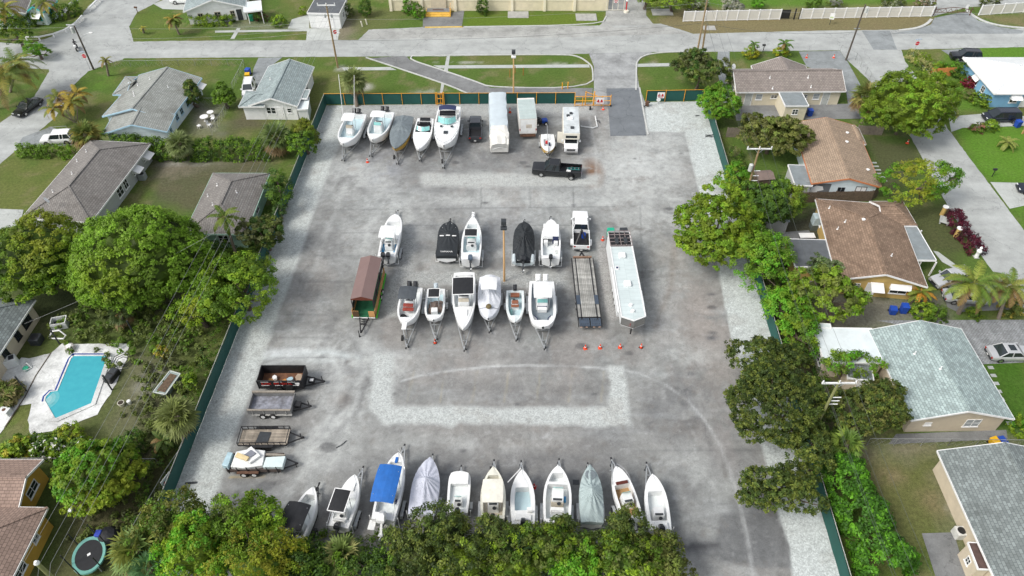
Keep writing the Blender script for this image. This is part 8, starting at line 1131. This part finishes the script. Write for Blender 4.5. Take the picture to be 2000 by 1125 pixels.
o = pole('A', 'dark utility pole with street lamp at the left street corner', (183, 136), 7.6, PW2); b = B(); b.tube([(0, 0, 5.2), (.8, .2, 5.9), (1.8, .4, 6.2)], .05); b.obj('lamp_arm', ALU, o); b = B(); b.rbox(1.6, 2.2, .25, .5, 6.1, 6.28, .06); b.obj('lamp_head', TRW, o); transformer(o, -.5, 6.4); b = B(); b.rbox(-1.2, .2, -.1, .1, 7.6, 7.75, .03); b.obj('crossarm', ALU, o)
o = pole('B', 'tall wooden utility pole between the main road and the sabal palm', (660, 132), 10.8, arm=1.4); b = B(); b.tube([(0, 0, 6.0), (.8, -.3, 6.4), (1.5, -.6, 6.3)], .05); b.obj('lamp_arm', ALU, o); b = B(); [b.rbox(x, x + .25, -.2, .1, 8.6, 9.1, .04) for x in (-.6, .4)]; b.obj('pole_hardware', ALU, o)
o = pole('C', 'wooden utility pole rising from the grey olive tree', (1362, 100), 9.5, arm=1.3); b = B(); b.tube([(.9, .3, 0), (.7, .3, 4.5)], .15, 8); b.obj('stub_pole', WOODP, o)
o = pole('D', 'grey utility pole beside the duplex driveway', (1652, 118), 9.6, PW2); transformer(o, .4, 8.3); b = B(); b.bar((-.5, 0, 5.6), (.5, 0, 5.6), .1, .1); b.obj('bracket', ALU, o)
o = pole('E', 'wooden utility pole with white crossarm, transformer and insulators on the right fence line', None, 10, arm=1.5, top_px=(1484, 287)); transformer(o, -.42, 6.6); b = B(); [b.cyl((.1, 0, 5.0 + i * .75), (.9, 0, 5.0 + i * .75), .05, n=6) for i in range(3)]; b.obj('side_insulators', WH2, o); b = B(); b.tube([(.1, -.1, 4.6), (.5, -.4, 4.2)], .05); b.rbox(.35, .75, -.7, -.3, 4.0, 4.2, .08); b.obj('street_lamp', WH2, o)
o = pole('F', 'mossy utility pole with white crossarm between the two live oaks', None, 10, mt('pole_mossy', (.24, .25, .10), .9, .2, 3), arm=1.5, top_px=(1640, 744)); b = B(); [b.cyl((.1, 0, 6.6 + i * .5), (.9, 0, 6.6 + i * .5), .05, n=6) for i in range(3)]; b.obj('side_insulators', WH2, o)
o = pole('G', 'pale mossy pole top with white cap at the bottom left corner', None, 11, mt('pole_mossy', (0, 0, 0)), top_px=(72, 1100), r=.2); b = B(); b.lathe([(.16, 10.9), (.2, 11.05), (.1, 11.25)], 10); b.obj('pole_cap', TRW, o)
def floodpole(label, base, h, z_n):
    o = pole(z_n, label, base, h, mt('lamp_pole_wood', S((205, 165, 115)), .8, .1, 2), name='light_pole', r=.13); b = B(); b.rbox(-.35, .35, -.5, .0, h - .1, h + .15, .05); b.obj('floodlight', DGR if z_n == 'L' else TRW, o); b = B(); b.box(-.28, .28, -.3, .3, h + .4, h + .9); b.tube([(0, 0, h), (0, 0, h + .45)], .05); b.obj('solar_head', DGR, o)
floodpole('wooden light pole standing between the middle rows of boats', (985, 549), 8.4, 'L'); o = floodpole('light pole on the grass behind the tarp covered vehicle', (1003, 183), 6.4, 'K')
def wire(label, pts, sag=.6, r=.013, m=None, name='power_line', group=None):
    P = [Vector(p) for p in pts]; b = B(); q0 = P[0]; line = []
    for a, c_ in zip(P, P[1:]): n = 14; line += [a.lerp(c_, i / n) - q0 - Vector((0, 0, sag * 4 * (i / n) * (1 - i / n))) for i in range(n)]
    line.append(P[-1] - q0); b.tube(line, r, 4); o = b.obj(name, m or mt('cable_grey', (.30, .31, .30), .6, .1)); o.location = q0; return tag(o, label, 'cable', group)
T = TOPS; V3 = Vector
for i, (dx, dz) in enumerate([(-1.0, -.1), (0, -.3), (.9, -.1), (.5, -1.8)]): wire(['leftmost overhead line over the left yards', 'second overhead line from the left over the yards', 'third overhead line from the left over the yards', 'lowest overhead line, nearest the left fence'][i], [T['G'] + V3((dx, -6, dz)), T['G'] + V3((dx, 0, dz)), T['B'] + V3((dx, 0, dz - .6))], 1.2, group='overhead lines over the left yards')
for i, (dx, dz) in enumerate([(-1.3, 0), (0, .1), (1.3, 0), (.2, -3.2)]): wire(['left line of the bundle along the right fence', 'middle line of the bundle along the right fence', 'right line of the bundle along the right fence', 'low thick cable along the right fence'][i], [T['C'] + V3((dx, 0, dz)), T['E'] + V3((dx, 0, dz)), T['F'] + V3((dx, 0, dz)), T['F'] + V3((dx + .6, -30, dz))], .8, m=mt('cable_dark', (.06, .07, .065), .6), group='overhead lines along the right fence')
for i, (k, z) in enumerate([('hi', -.3), ('mid', -2.2), ('low', -2.9)]): wire(['highest line over the street at the top left', 'middle line over the street at the top left', 'lowest line over the street at the top left'][i], [T['A'] + V3((-40, 3, z)), T['A'] + V3((0, 0, z)), T['B'] + V3((0, 0, z - 2.5 + (1 if i else 0)))], .7, group='lines over the main road')
wire('dark cable crossing above the main road in front of the hall', [T['B'] + V3((0, 0, -6)), T['C'] + V3((0, 0, -4.5)), T['D'] + V3((0, 0, -4.6))], .9, .022, m=mt('cable_dark', (0, 0, 0))); wire('grey cable above the dark one in front of the hall', [T['B'] + V3((0, 0, -2.5)), T['C'] + V3((0, 0, -1.0)), T['D'] + V3((0, 0, -1)), T['D'] + V3((60, 2, -1))], .9)
wire('service cable to the cream house at the left edge', [T['G'].lerp(T['B'], .42) + V3((0, 0, -1.6)), G(48, 632, 3)], .5)
# stop signs, cones, bins, mailboxes
def stop(label, px, rot=0):
    o = empty('stop_sign', G(*px), rot, label, 'road sign'); b = B(); b.cyl((0, 0, 0), (0, 0, 3.0), .035, n=6); b.obj('post', ALU, o); b = B(); b.add([(.40 * math.cos(t), -.05, 2.35 + .40 * math.sin(t)) for t in [math.pi / 8 + i * math.pi / 4 for i in range(8)]] + [(.40 * math.cos(t), -.03, 2.35 + .40 * math.sin(t)) for t in [math.pi / 8 + i * math.pi / 4 for i in range(8)]], [tuple(range(8)), tuple(range(15, 7, -1))] + [(i, i + 8, (i + 1) % 8 + 8, (i + 1) % 8) for i in range(8)]); q = b.obj('sign_face', TRW, o); b = B(); b.add([(.36 * math.cos(t), -.055, 2.35 + .36 * math.sin(t)) for t in [math.pi / 8 + i * math.pi / 4 for i in range(8)]], [tuple(range(8))]); b.obj('red_octagon', mt('sign_red', (.6, .01, .03), .4), o)
    text('lettering', 'STOP', .26, TRW, o, (0, -.062, 2.26), (math.pi / 2, 0, 0), .004); b = B(); b.box(-.55, .1, -.02, .01, 2.95, 3.1); b.box(-.1, .5, .015, .04, 3.0, 3.15); b.obj('street_name_plates', mt('plate_blue_white', (.5, .58, .7), .5), o)
stop('stop sign with street name plates at the left street corner', (176, 135)); stop('stop sign with street name plates at the corner of the east street', (1781, 110))
o = empty('red_disc_sign', G(656, 75), .3, 'small red disc sign beside the tall utility pole', 'sign'); b = B(); b.cyl((0, 0, 0), (0, 0, 1.3), .04, n=6); b.obj('post', TRW, o); b = B(); b.cyl((.05, -.06, 1.2), (.05, -.02, 1.2), .35, n=14); b.obj('disc', REDP, o)
o = empty('estate_sign', G(1620, 48), -.3, 'white slanted board sign on the verge before the vinyl fence', 'sign'); b = B(); b.cyl((0, 0, 0), (0, 0, 1.2), .05, n=6); b.obj('post', DGR, o); b = B(); b.box(-.35, .45, -.05, 0, 1.0, 2.1); b.obj('board', TRW, o); b = B(); b.box(-.25, .3, -.06, -.052, 1.2, 1.5); b.obj('panel_lines', mt('sign_pale_green', (.5, .6, .35), .6), o)
CB2 = mt('cone_band', (.8, .8, .8), .4)
def cone(label, px, h=.66, m=ORG, basem=None):
    o = empty('traffic_cone', G(*px), random.uniform(0, 1.5), label, 'traffic cone', 'traffic cones'); b = B(); b.lathe([(.17, .04), (.11, h * .45)], 12); b.lathe([(.085, h * .62), (.035, h)], 12); b.obj('cone', m, o); b = B(); b.lathe([(.11, h * .451), (.086, h * .619)], 12); b.obj('reflective_band', CB2, o); b = B(); b.rbox(-.2, .2, -.2, .2, 0, .05, .02); b.obj('base', basem or m, o); return o
for l_, p_, k in [('leftmost cone of the spaced row of four, near the flatbed ramps', (1143, 681), {}), ('second cone from the left in the spaced row of four', (1172, 680), {}), ('third cone in the spaced row, below the long white trailer nose', (1211, 679), {}), ('rightmost cone of the spaced row, with a dark base', (1252, 679), dict(basem=BMET)), ('cone under the coupler of the small black topped boat trailer', (850, 670), dict(basem=BMET)), ('cone by the ladder tongue of the second back row boat', (718, 317), {}), ('cone between the tarp covered vehicle and the box truck', (996, 220), dict(h=.9)), ('cone left of the long white trailer roof rack', (1177, 469), {}), ('dark red cone between the long foredeck boat and the widest boat', (1043, 952), dict(m=REDP)), ('left cone on the duplex driveway', (1575, 113), {}), ('right cone on the duplex driveway', (1628, 113), {}), ('small cone under the big leafy tree by the east street', (1772, 280), {}), ('low cone beside the yellow gate foot', (1178, 214), dict(h=.5))]: cone(l_, p_, **k)
def bin_(label, px, m, h=1.0, fallen=False, name='wheelie_bin'):
    o = empty(name, G(*px), random.uniform(-.3, .3), label, 'bin', 'wheeled bins'); M = Matrix.Translation((0, 0, .3)) @ Matrix.Rotation(R(90), 4, 'X') if fallen else None; b = B(M); b.box(-.3, .3, -.32, .32, 0.08, h, -.05, -.06); b.obj('body', m, o); b = B(M); b.rbox(-.38, .38, -.42, .4, h + .003, h + .09, .04); b.obj('lid', m, o); b = B(M); [b.cyl((sx, .34, .12), (sx * 1.25, .34, .12), .12, n=10) for sx in (-.28, .28)]; b.obj('wheels', RUB, o)
bin_('blue bin beside the white off road car driveway', (486, 146), BLUEP); bin_('yellow bin next to the blue one on the driveway', (485, 153), YELP, .8); bin_('blue bin at the annex of the duplex', (1580, 226), BLUEP); bin_('blue bin in front of the dark minivan rear', (1985, 248), BLUEP); bin_('taller blue bin below the white awning of the ochre house', (1762, 610), BLUEP, 1.1); bin_('blue bin left of the taller one below the ochre house', (1741, 612), BLUEP, .8); bin_('green bin under the white porch', (492, 41), mt('bin_green', (.01, .2, .1), .5)); bin_('yellow bin behind the stone grey roof ridge', (1938, 868), YELP, .7); bin_('blue bin beside the yellow bin behind the stone grey roof', (1951, 867), BLUEP, .7)
def mailbox(label, px, m=BMET): o = empty('mailbox', G(*px), 0, label, 'mailbox'); b = B(); b.cyl((0, 0, 0), (0, 0, 1.1), .06, n=6); b.obj('post', m, o); b = B(); b.rbox(-.35, .2, -.13, .13, 1.1, 1.35, .05); b.obj('box', m, o)
mailbox('black mailbox on the bright lawn by the east street', (1937, 345)); mailbox('dark mailbox on the island lawn before the duplex', (1490, 101)); mailbox('reddish mailbox at the north west street corner', (270, 27), RUST)
def ac(label, px, m=None, s=.45): o = empty('air_conditioner', G(*px), 0, label, 'air conditioner'); b = B(); b.rbox(-s, s, -s, s, 0, .85, .06); b.obj('casing', m or mt('ac_grey', (.3, .32, .32), .6), o); b = B(); b.cyl((0, 0, .855), (0, 0, .88), s * .75, n=16); b.obj('fan_grille', BMET, o)
ac('grey air conditioner beside the hip roofed house awnings', (280, 349)); ac('black air conditioner at the small gabled house corner', (595, 222), DGR); ac('dark air conditioner beside the pool house wall', (74, 668), DGR, .55); ac('white air conditioner at the wall of the stone grey roofed house', (1870, 1045), mt('ac_white', (.6, .6, .57), .6), .45)
# ---------------- swimming pool ----------------
PT = [(143, 693), (212, 693), (214, 700), (183, 790), (112, 821), (104, 821), (84, 786), (86, 776), (98, 764), (109, 764), (135, 702)]
sheet('pool_deck', [(120, 672), (160, 672), (252, 672), (250, 695), (222, 760), (190, 810), (120, 840), (60, 848), (55, 820), (60, 790), (-60, 800), (-40, 720), (60, 700), (100, 690)], WCON, .03, .08); pw = GP(PT); b = B(); b.add([(p.x, p.y, .095) for p in pw], [tuple(range(len(pw)))[::-1]]); POOL = newmat('pool_water'); m_, nt_, p__, L__ = POOL
nz_ = N(nt_, 'ShaderNodeTexNoise', i_Scale=1.5, i_Detail=4.0); tcc = N(nt_, 'ShaderNodeTexCoord'); L__.new(tcc.outputs['Object'], nz_.inputs['Vector']); rp = N(nt_, 'ShaderNodeMix', data_type='RGBA'); L__.new(nz_.outputs[0], rp.inputs[0]); rp.inputs[6].default_value = (.035, .30, .38, 1); rp.inputs[7].default_value = (.06, .40, .46, 1); L__.new(rp.outputs[2], p__.inputs['Base Color']); p__.inputs['Roughness'].default_value = .12; p__.inputs['Specular IOR Level'].default_value = .3
o = b.obj('pool_water', m_); o.data.flip_normals() if o.data.polygons[0].normal.z < 0 else None; tag(o, kind='structure'); strip('pool_coping', pw + [pw[0]], .5, WCON, .03, .11, world=True); strip('pool_tile_line', [pw[i] for i in (10, 9, 8, 7, 6)] , .16, mt('tile_navy', (.01, .04, .25), .3), .06, .09, world=True); strip('pool_tile_line', [pw[10], pw[0], pw[1]], .16, mt('tile_navy', (0, 0, 0)), .06, .09, world=True)
for i, r in enumerate((1.3, .95, .6)):
    c_ = G(90, 782); b = B(); b.add([(c_.x, c_.y, .1 + i * .006)] + [(c_.x + r * math.cos(t), c_.y + r * math.sin(t), .1 + i * .006) for t in [R(-50) + i_ * R(120) / 10 for i_ in range(11)]], [(0, j + 1, j + 2) for j in range(10)]); q = b.obj('pool_step', mt('pool_step%d' % i, (.10 + i * .08, .40 + i * .05, .44 + i * .04), .4)); tag(q, kind='structure')
sheet('yard_slab', [(-60, 760), (20, 720), (40, 700), (60, 702), (100, 690), (60, 760), (0, 850), (-60, 860)], WCON, .026, .1); strip('deck_joint', [(100, 690), (70, 735), (50, 775), (10, 835)], .12, mt('joint_brown', (.1, .08, .06), .9), .08)
for l_, a_, b_ in [('dark steel post leaning at the right side of the pool', (219, 762), 2.4), ('dark steel post on the left pool slab', (52, 764), 2.4), ('dark post by the pool house junk', (117, 672), 2.2), ('thin dark post in the weeds above the pool', (264, 656), 2.4)]: q = B(); q.cyl((0, 0, 0), (0, 0, b_), .08, n=8); q.cyl((0, 0, b_), (0, 0, b_ + .04), .1, n=8); o = q.obj('steel_post', DGR); o.location = G(*a_); tag(o, l_, 'post')
def simple(name, label, cat, px, parts, rot=0, z=0):
    o = empty(name, G(*px) + Vector((0, 0, z)), rot, label, cat)
    for n_, m, f in parts: b = B(); f(b); b.obj(n_, m, o)
simple('storage_crate', 'open white crate in the weeds beside the pool house', 'crate', (120, 636), [('walls', WH2, lambda b: [b.box(-.8, .8, -.6, -.52, 0, .9), b.box(-.8, .8, .52, .6, 0, .9), b.box(-.8, -.72, -.515, .515, 0, .9), b.box(.72, .8, -.515, .515, 0, .9)]), ('floor', DGR, lambda b: b.box(-.7, .7, -.5, .5, .02, .3))], .25)
simple('dog_kennel', 'dark ribbed box on the right side of the pool deck', 'box', (221, 738), [('box', BMET, lambda b: b.rbox(-.45, .45, -.8, .8, 0, .7, .06)), ('lid_panels', DGR, lambda b: [b.rbox(-.35, .35, y, y + .6, .703, .74, .02) for y in (-.7, .1)])], -.25)
simple('beige_bin', 'rounded beige bin lying at the pool deck edge', 'bin', (139, 682), [('body', mt('beige_plastic', (.5, .47, .44), .6), lambda b: b.lathe([(.35, 0), (.5, .2), (.45, .55), (.3, .6)], 10)), ('rim', TRW, lambda b: b.lathe([(.3, .603), (.25, .64)], 10))])
simple('skip_boat', 'old grey green boat hull full of leaves on the left yard', 'boat', (330, 756), [('hull', mt('hull_grey_green', (.28, .34, .33), .6, .2), lambda b: b.prism([(-.7, -1.2), (.5, -1.3), (.75, 1.2), (-.3, 1.4)], 0, .7, [(-.8, -1.3), (.6, -1.4), (.85, 1.3), (-.4, 1.5)])), ('leaf_litter', mt('leaf_litter', (.12, .08, .05), .9, .5, 6), lambda b: b.prism([(-.55, -1.05), (.4, -1.15), (.6, 1.05), (-.2, 1.2)], .702, .74)), ('rim', mt('rim_pale', (.5, .53, .5), .6), lambda b: [b.bar(p_, q_, .1, .08) for p_, q_ in [((-.8, -1.3, .72), (.6, -1.4, .72)), ((.6, -1.4, .72), (.85, 1.3, .72)), ((.85, 1.3, .72), (-.4, 1.5, .72)), ((-.4, 1.5, .72), (-.8, -1.3, .72))]])], -.15)
simple('plant_pot', 'cream plant pot on the yard below the pool', 'pot', (239, 792), [('pot', CREAM, lambda b: b.lathe([(.22, 0), (.33, .5), (.3, .5)], 12)), ('soil', mt('soil_dark', (.04, .03, .02), .9), lambda b: b.lathe([(.28, .505), (.2, .52)], 12))]); simple('bucket', 'white bucket right of the cream plant pot', 'bucket', (254, 788), [('pail', TRW, lambda b: b.lathe([(.16, 0), (.2, .4), (.17, .42)], 12)), ('lid', WH2, lambda b: b.lathe([(.21, .423), (.18, .46)], 12))])
simple('cooker', 'old white cooker against the pool house wall', 'cooker', (28, 712), [('body', WH2, lambda b: b.rbox(-.7, .5, -.45, .45, 0, 1.1, .05)), ('hob', DGR, lambda b: b.rbox(-.1, .4, -.3, .3, 1.103, 1.14, .03))], .5); simple('white_cabinet', 'white cabinet with stained top on the lower pool slab', 'cabinet', (14, 808), [('body', WH2, lambda b: b.rbox(-.5, .5, -.35, .35, 0, .7, .04)), ('stain', RUST, lambda b: b.lathe([(.2, .703), (.12, .71)], 9))], -.2)
simple('pool_ladder_junk', 'green and white toys on the pool slab', 'junk', (52, 722), [('toy_tub', mt('toy_green', (.05, .5, .3), .5), lambda b: b.lathe([(.25, 0), (.3, .3), (.1, .35)], 8)), ('toy_frame', TRW, lambda b: b.tube([(-.5, .3, .1), (0, .5, .5), (.5, .2, .1), (.1, -.4, .3), (-.5, .3, .1)], .06))]); simple('white_hoop', 'white fallen car door like hoop in the weeds', 'junk', (114, 660), [('rim', TRW, lambda b: b.tube([(-.9, 0, .2), (-.5, .35, .7), (.3, .4, .8), (.9, .1, .3), (.7, -.2, .1), (-.8, -.15, .1), (-.9, 0, .2)], .09))])
simple('hose_coil', 'tangled dark hose on the pool deck corner', 'hose', (240, 705), [('coil', DGR, lambda b: b.tube([(math.cos(i * .9) * (.5 + .04 * i), math.sin(i * .9) * (.4 + .05 * i), .06 + .02 * (i % 3)) for i in range(22)], .035))])
# trampoline
o = empty('trampoline', G(181, 1092), .35, 'teal rimmed trampoline with a black mat and tilted black net poles', 'trampoline'); ring = lambda r, z, n=28: [(r * math.cos(2 * math.pi * i / n) * .95, r * math.sin(2 * math.pi * i / n) * 1.2, z) for i in range(n)]
b = B(); b.add(ring(1.15, .8), [tuple(range(28))]); mat_ = b.obj('jump_mat', BLK, o); b = B(); b.loft([ring(1.16, .81), ring(1.4, .84), ring(1.44, .72)], True); b.loft([ring(1.44, .72), ring(1.16, .72)], True); b.obj('pad', mt('pad_mint', (.14, .36, .31), .6), o)
b = B(); b.add([(x, y, .805) for x, y in ((-.1, -.1), (.15, .0), (.1, .22), (-.15, .1))], [(0, 1, 2, 3)]); b.obj('mat_emblem', TRW, mat_)
for i in range(6): a = i * math.pi / 3 + .2; b = B(); b.tube([(1.5 * math.cos(a), 1.9 * math.sin(a), 0), (1.5 * math.cos(a), 1.9 * math.sin(a), 2.6)], .05); b.obj('net_pole', BMET, o)
for i in range(4): a = i * math.pi / 2 + .6; b = B(); b.tube([(1.35 * math.cos(a), 1.7 * math.sin(a), 0), (1.35 * math.cos(a), 1.7 * math.sin(a), .75)], .05); b.obj('leg', ALU, o)
simple('black_cover_heap', 'black covered heap with a blue item behind the trampoline', 'junk', (215, 1052), [('cover', BLK, lambda b: b.lathe([(.9, 0), (1.0, .4), (.7, .9), (.2, 1.1)], 9)), ('blue_item', mt('item_blue', (.03, .06, .4), .5), lambda b: b.rbox(-.9, -.4, -.3, .3, .6, 1.1, .06))]); simple('street_lamp_head', 'white curved lamp over the small mango tree', 'lamp', (165, 1020), [('post', ALU, lambda b: b.tube([(0, 0, 0), (0, 0, 2.6)], .04)), ('head', TRW, lambda b: b.rbox(-.15, .15, -.4, .4, 2.6, 2.75, .05))])
# patio set
for i, (x, y, r, l_) in enumerate([(401, 230, .62, 'larger round white patio table'), (413, 221, .5, 'smaller round white patio table')]): simple('patio_table', l_ + ' beside the pale blue white house', 'table', (x, y + 6), [('tabletop', TRW, lambda b: b.lathe([(r, .72), (r, .76)], 18)), ('pedestal', TRW, lambda b: b.lathe([(.22, 0), (.06, .1), (.06, .719)], 8))])
for i, (x, y, l_) in enumerate([(417, 236, 'white patio chair right of the larger patio table'), (410, 248, 'white patio chair nearest the hedge'), (390, 250, 'white stool left of the nearest patio chair')]): simple('patio_chair', l_, 'chair', (x, y), [('seat', TRW, lambda b: b.rbox(-.25, .25, -.25, .25, .42, .47, .02))] + [('leg', TRW, (lambda sx, sy: lambda b: b.box(sx * .2 - .02, sx * .2 + .02, sy * .2 - .02, sy * .2 + .02, 0, .418))(sx, sy)) for sx in (-1, 1) for sy in (-1, 1)] + ([('backrest', TRW, lambda b: b.rbox(-.25, .25, .22, .26, .475, .9, .01))] if i < 2 else []), i * 1.3)
simple('water_tank', 'boxy grey white water tank behind the ochre house', 'tank', (1589, 446), [('tank', mt('tank_pale', (.4, .48, .5), .5, .2), lambda b: b.rbox(-.55, .55, -.55, .55, .9, 2.1, .08)), ('stand', mt('stand_dark', (.1, .12, .11), .8), lambda b: b.box(-.5, .5, -.5, .5, 0, .897))]); simple('metal_shed', 'small grey shed roof between the right side trees', 'shed', (1512, 440), [('walls', W_G, lambda b: b.box(-1.2, 1.2, -1.4, 1.4, 0, 2.0)), ('roof', FLATG, lambda b: b.prism([(-1.35, -1.55), (1.35, -1.55), (1.35, 1.55), (-1.35, 1.55)], 2.003, 2.5, [(-.05, -1.55), (.05, -1.55), (.05, 1.55), (-.05, 1.55)]))], -.2)
simple('brown_shed', 'small brown roofed shed by the foot of the transformer pole', 'shed', (1487, 362), [('walls', WF, lambda b: b.box(-1.0, 1.0, -.9, .9, 0, 1.7)), ('roof', mt('shed_roof_brown', (.2, .15, .13), .9, .2), lambda b: b.prism([(-1.15, -1.05), (1.15, -1.05), (1.15, 1.05), (-1.15, 1.05)], 1.703, 2.1, [(-1.1, -.05), (1.1, -.05), (1.1, .05), (-1.1, .05)]))], .1)
simple('flat_board', 'white panel lying on the dark slab behind the ochre house', 'panel', (1574, 466), [('panel', TRW, lambda b: b.box(-.95, .95, -.45, .45, .5, .56)), ('trestle', DGR, lambda b: b.box(-.8, .8, -.3, .3, 0, .497))]); simple('garden_pillar', 'ochre pillar with white cap at the end of the purple hedge', 'pillar', (1866, 462), [('pillar', W_Y, lambda b: b.cyl((0, 0, 0), (0, 0, 1.3), .28, n=12)), ('cap', TRW, lambda b: b.cyl((0, 0, 1.303), (0, 0, 1.42), .36, n=12))]); simple('garden_pillar', 'ochre pillar beside the spreading yellow topped tree', 'pillar', (1839, 420), [('pillar', W_Y, lambda b: b.cyl((0, 0, 0), (0, 0, 1.3), .28, n=12)), ('cap', TRW, lambda b: b.cyl((0, 0, 1.303), (0, 0, 1.42), .36, n=12))]); simple('garden_bench', 'pale grey slab bench beside the purple hedge', 'bench', (1843, 434), [('slab', WALKM, lambda b: b.box(-.6, .6, -.7, .7, .35, .45)), ('supports', WALKM, lambda b: [b.box(-.5, -.35, -.6, .6, 0, .347), b.box(.35, .5, -.6, .6, 0, .347)])], -.5)
simple('statue', 'small white statue behind the big coconut palm', 'statue', (1906, 502), [('figure', TRW, lambda b: b.lathe([(.25, 0), (.2, .6), (.32, 1.0), (.12, 1.3), (.18, 1.5), (.03, 1.7)], 10)), ('plinth', CONC, lambda b: b.box(-.3, .3, -.3, .3, -.0, .05))]); simple('satellite_dish', 'white dish on a post on the gravel behind the short back fence', 'dish', (1285, 203), [('post', ALU, lambda b: b.cyl((0, 0, 0), (0, 0, 1.9), .04, n=6)), ('dish', TRW, lambda b: b.cyl((0, -.06, .75), (0, -.02, .75), .32, n=16))]); simple('gate_motor', 'rusty gate motor at the driveway edge', 'gate motor', (1263, 208), [('housing', RUST, lambda b: b.rbox(-.25, .25, -.25, .25, .2, .9, .05)), ('arm', BMET, lambda b: b.tube([(-.5, -.4, .2), (.5, .4, .5)], .08))]); simple('pipe_stand', 'white L shaped pipe kerb beside the old motorhome', 'kerb', (1164, 240), [('long_pipe', WH2, lambda b: b.tube([(.0, 1.6, .15), (.1, -1.2, .15), (-.6, -1.6, .15), (-2.4, -1.1, .15)], .1)), ('bracket', DGR, lambda b: b.tube([(.1, .2, .2), (.5, .3, .2), (.5, -.3, .2)], .06))])
# cyclist
o = empty('motorbike', G(151, 97), R(110), 'small motorbike ridden across the junction at the top left', 'motorbike'); b = B(); [b.cyl((x, -.06, .32), (x, .06, .32), .32, n=14) for x in (-.62, .62)]; b.obj('wheels', RUB, o); b = B(); b.rbox(-.35, .35, -.12, .12, .45, .8, .06); b.bar((.35, 0, .7), (.62, 0, .32), .06, .06); b.bar((-.35, 0, .5), (-.62, 0, .32), .06, .06); b.obj('frame', BMET, o); b = B(); b.tube([(.42, -.33, 1.02), (.4, 0, .98), (.42, .33, 1.02)], .03); b.obj('handlebar', CHR, o); b = B(); b.rbox(-.85, -.45, -.2, .2, .8, 1.1, .05); b.obj('rear_box', TRW, o)
def person(label, loc, rz, shirt, seated=True):
    me = bpy.data.meshes.new('body'); J = [(0, 0, .88), (.06, 0, 1.12), (.14, 0, 1.36), (.17, 0, 1.47), (.19, 0, 1.60), (.2, 0, 1.74), (.13, .2, 1.40), (.28, .27, 1.18), (.44, .3, 1.04), (.13, -.2, 1.40), (.28, -.27, 1.18), (.44, -.3, 1.04), (.02, .1, .86), (.36, .16, .74), (.22, .16, .34), (.34, .16, .26), (.02, -.1, .86), (.36, -.16, .74), (.22, -.16, .34), (.34, -.16, .26)]
    E = [(0, 1), (1, 2), (2, 3), (3, 4), (4, 5), (2, 6), (6, 7), (7, 8), (2, 9), (9, 10), (10, 11), (0, 12), (12, 13), (13, 14), (14, 15), (0, 16), (16, 17), (17, 18), (18, 19)]; rr = [.15, .15, .16, .06, .1, .07, .07, .05, .04, .07, .05, .04, .1, .08, .06, .05, .1, .08, .06, .05]
    me.from_pydata(J, E, []); o = bpy.data.objects.new('person', me); C.link(o); md = o.modifiers.new('skin', 'SKIN'); [setattr(me.skin_vertices[0].data[i], 'radius', (r, r)) for i, r in enumerate(rr)]; me.skin_vertices[0].data[0].use_root = True; ss = o.modifiers.new('s', 'SUBSURF'); ss.levels = ss.render_levels = 1; me.materials.append(shirt); o.location = loc; o.rotation_euler = (0, 0, rz); tag(o, label, 'person')
    b = B(); b.lathe([(.1, 1.6), (.14, 1.66), (.13, 1.78), (.04, 1.84)], 10, (.2, 0, 0)); b.obj('helmet', BMET, o); return o
person('person in black riding a motorbike through the top left junction', G(151, 97), R(110), BLK)

for i, (n_, l_, p_, f) in enumerate([('debris', 'black and green scrap lying on the left gravel strip', (373, 945), lambda b: b.bar((-.5, 0, .06), (.5, .1, .06), .18, .1)), ('branch', 'broken dark branch on the lot below the utility trailers', (668, 870), lambda b: b.tube([(-.5, -.3, .05), (0, 0, .12), (.35, .5, .05)], .04)), ('debris', 'dark scrap on the gravel right of the driveway', (1362, 227), lambda b: b.bar((-.3, 0, .05), (.3, .1, .05), .15, .08)), ('cable_heap', 'tangled dark cables beside the right green fence', (1388, 266), lambda b: b.tube([(math.cos(k * 1.1) * .9, math.sin(k * 1.7) * .35, .06 + .03 * (k % 3)) for k in range(16)], .03)), ('flat_stone', 'square grey plate on the asphalt left of the sage cover', (1125, 942), lambda b: b.box(-.3, .3, -.25, .25, 0, .03))]):
    b = B(); f(b); q = b.obj(n_, DGR); q.location = G(*p_) + Vector((0, 0, .012)); tag(q, l_, 'debris')
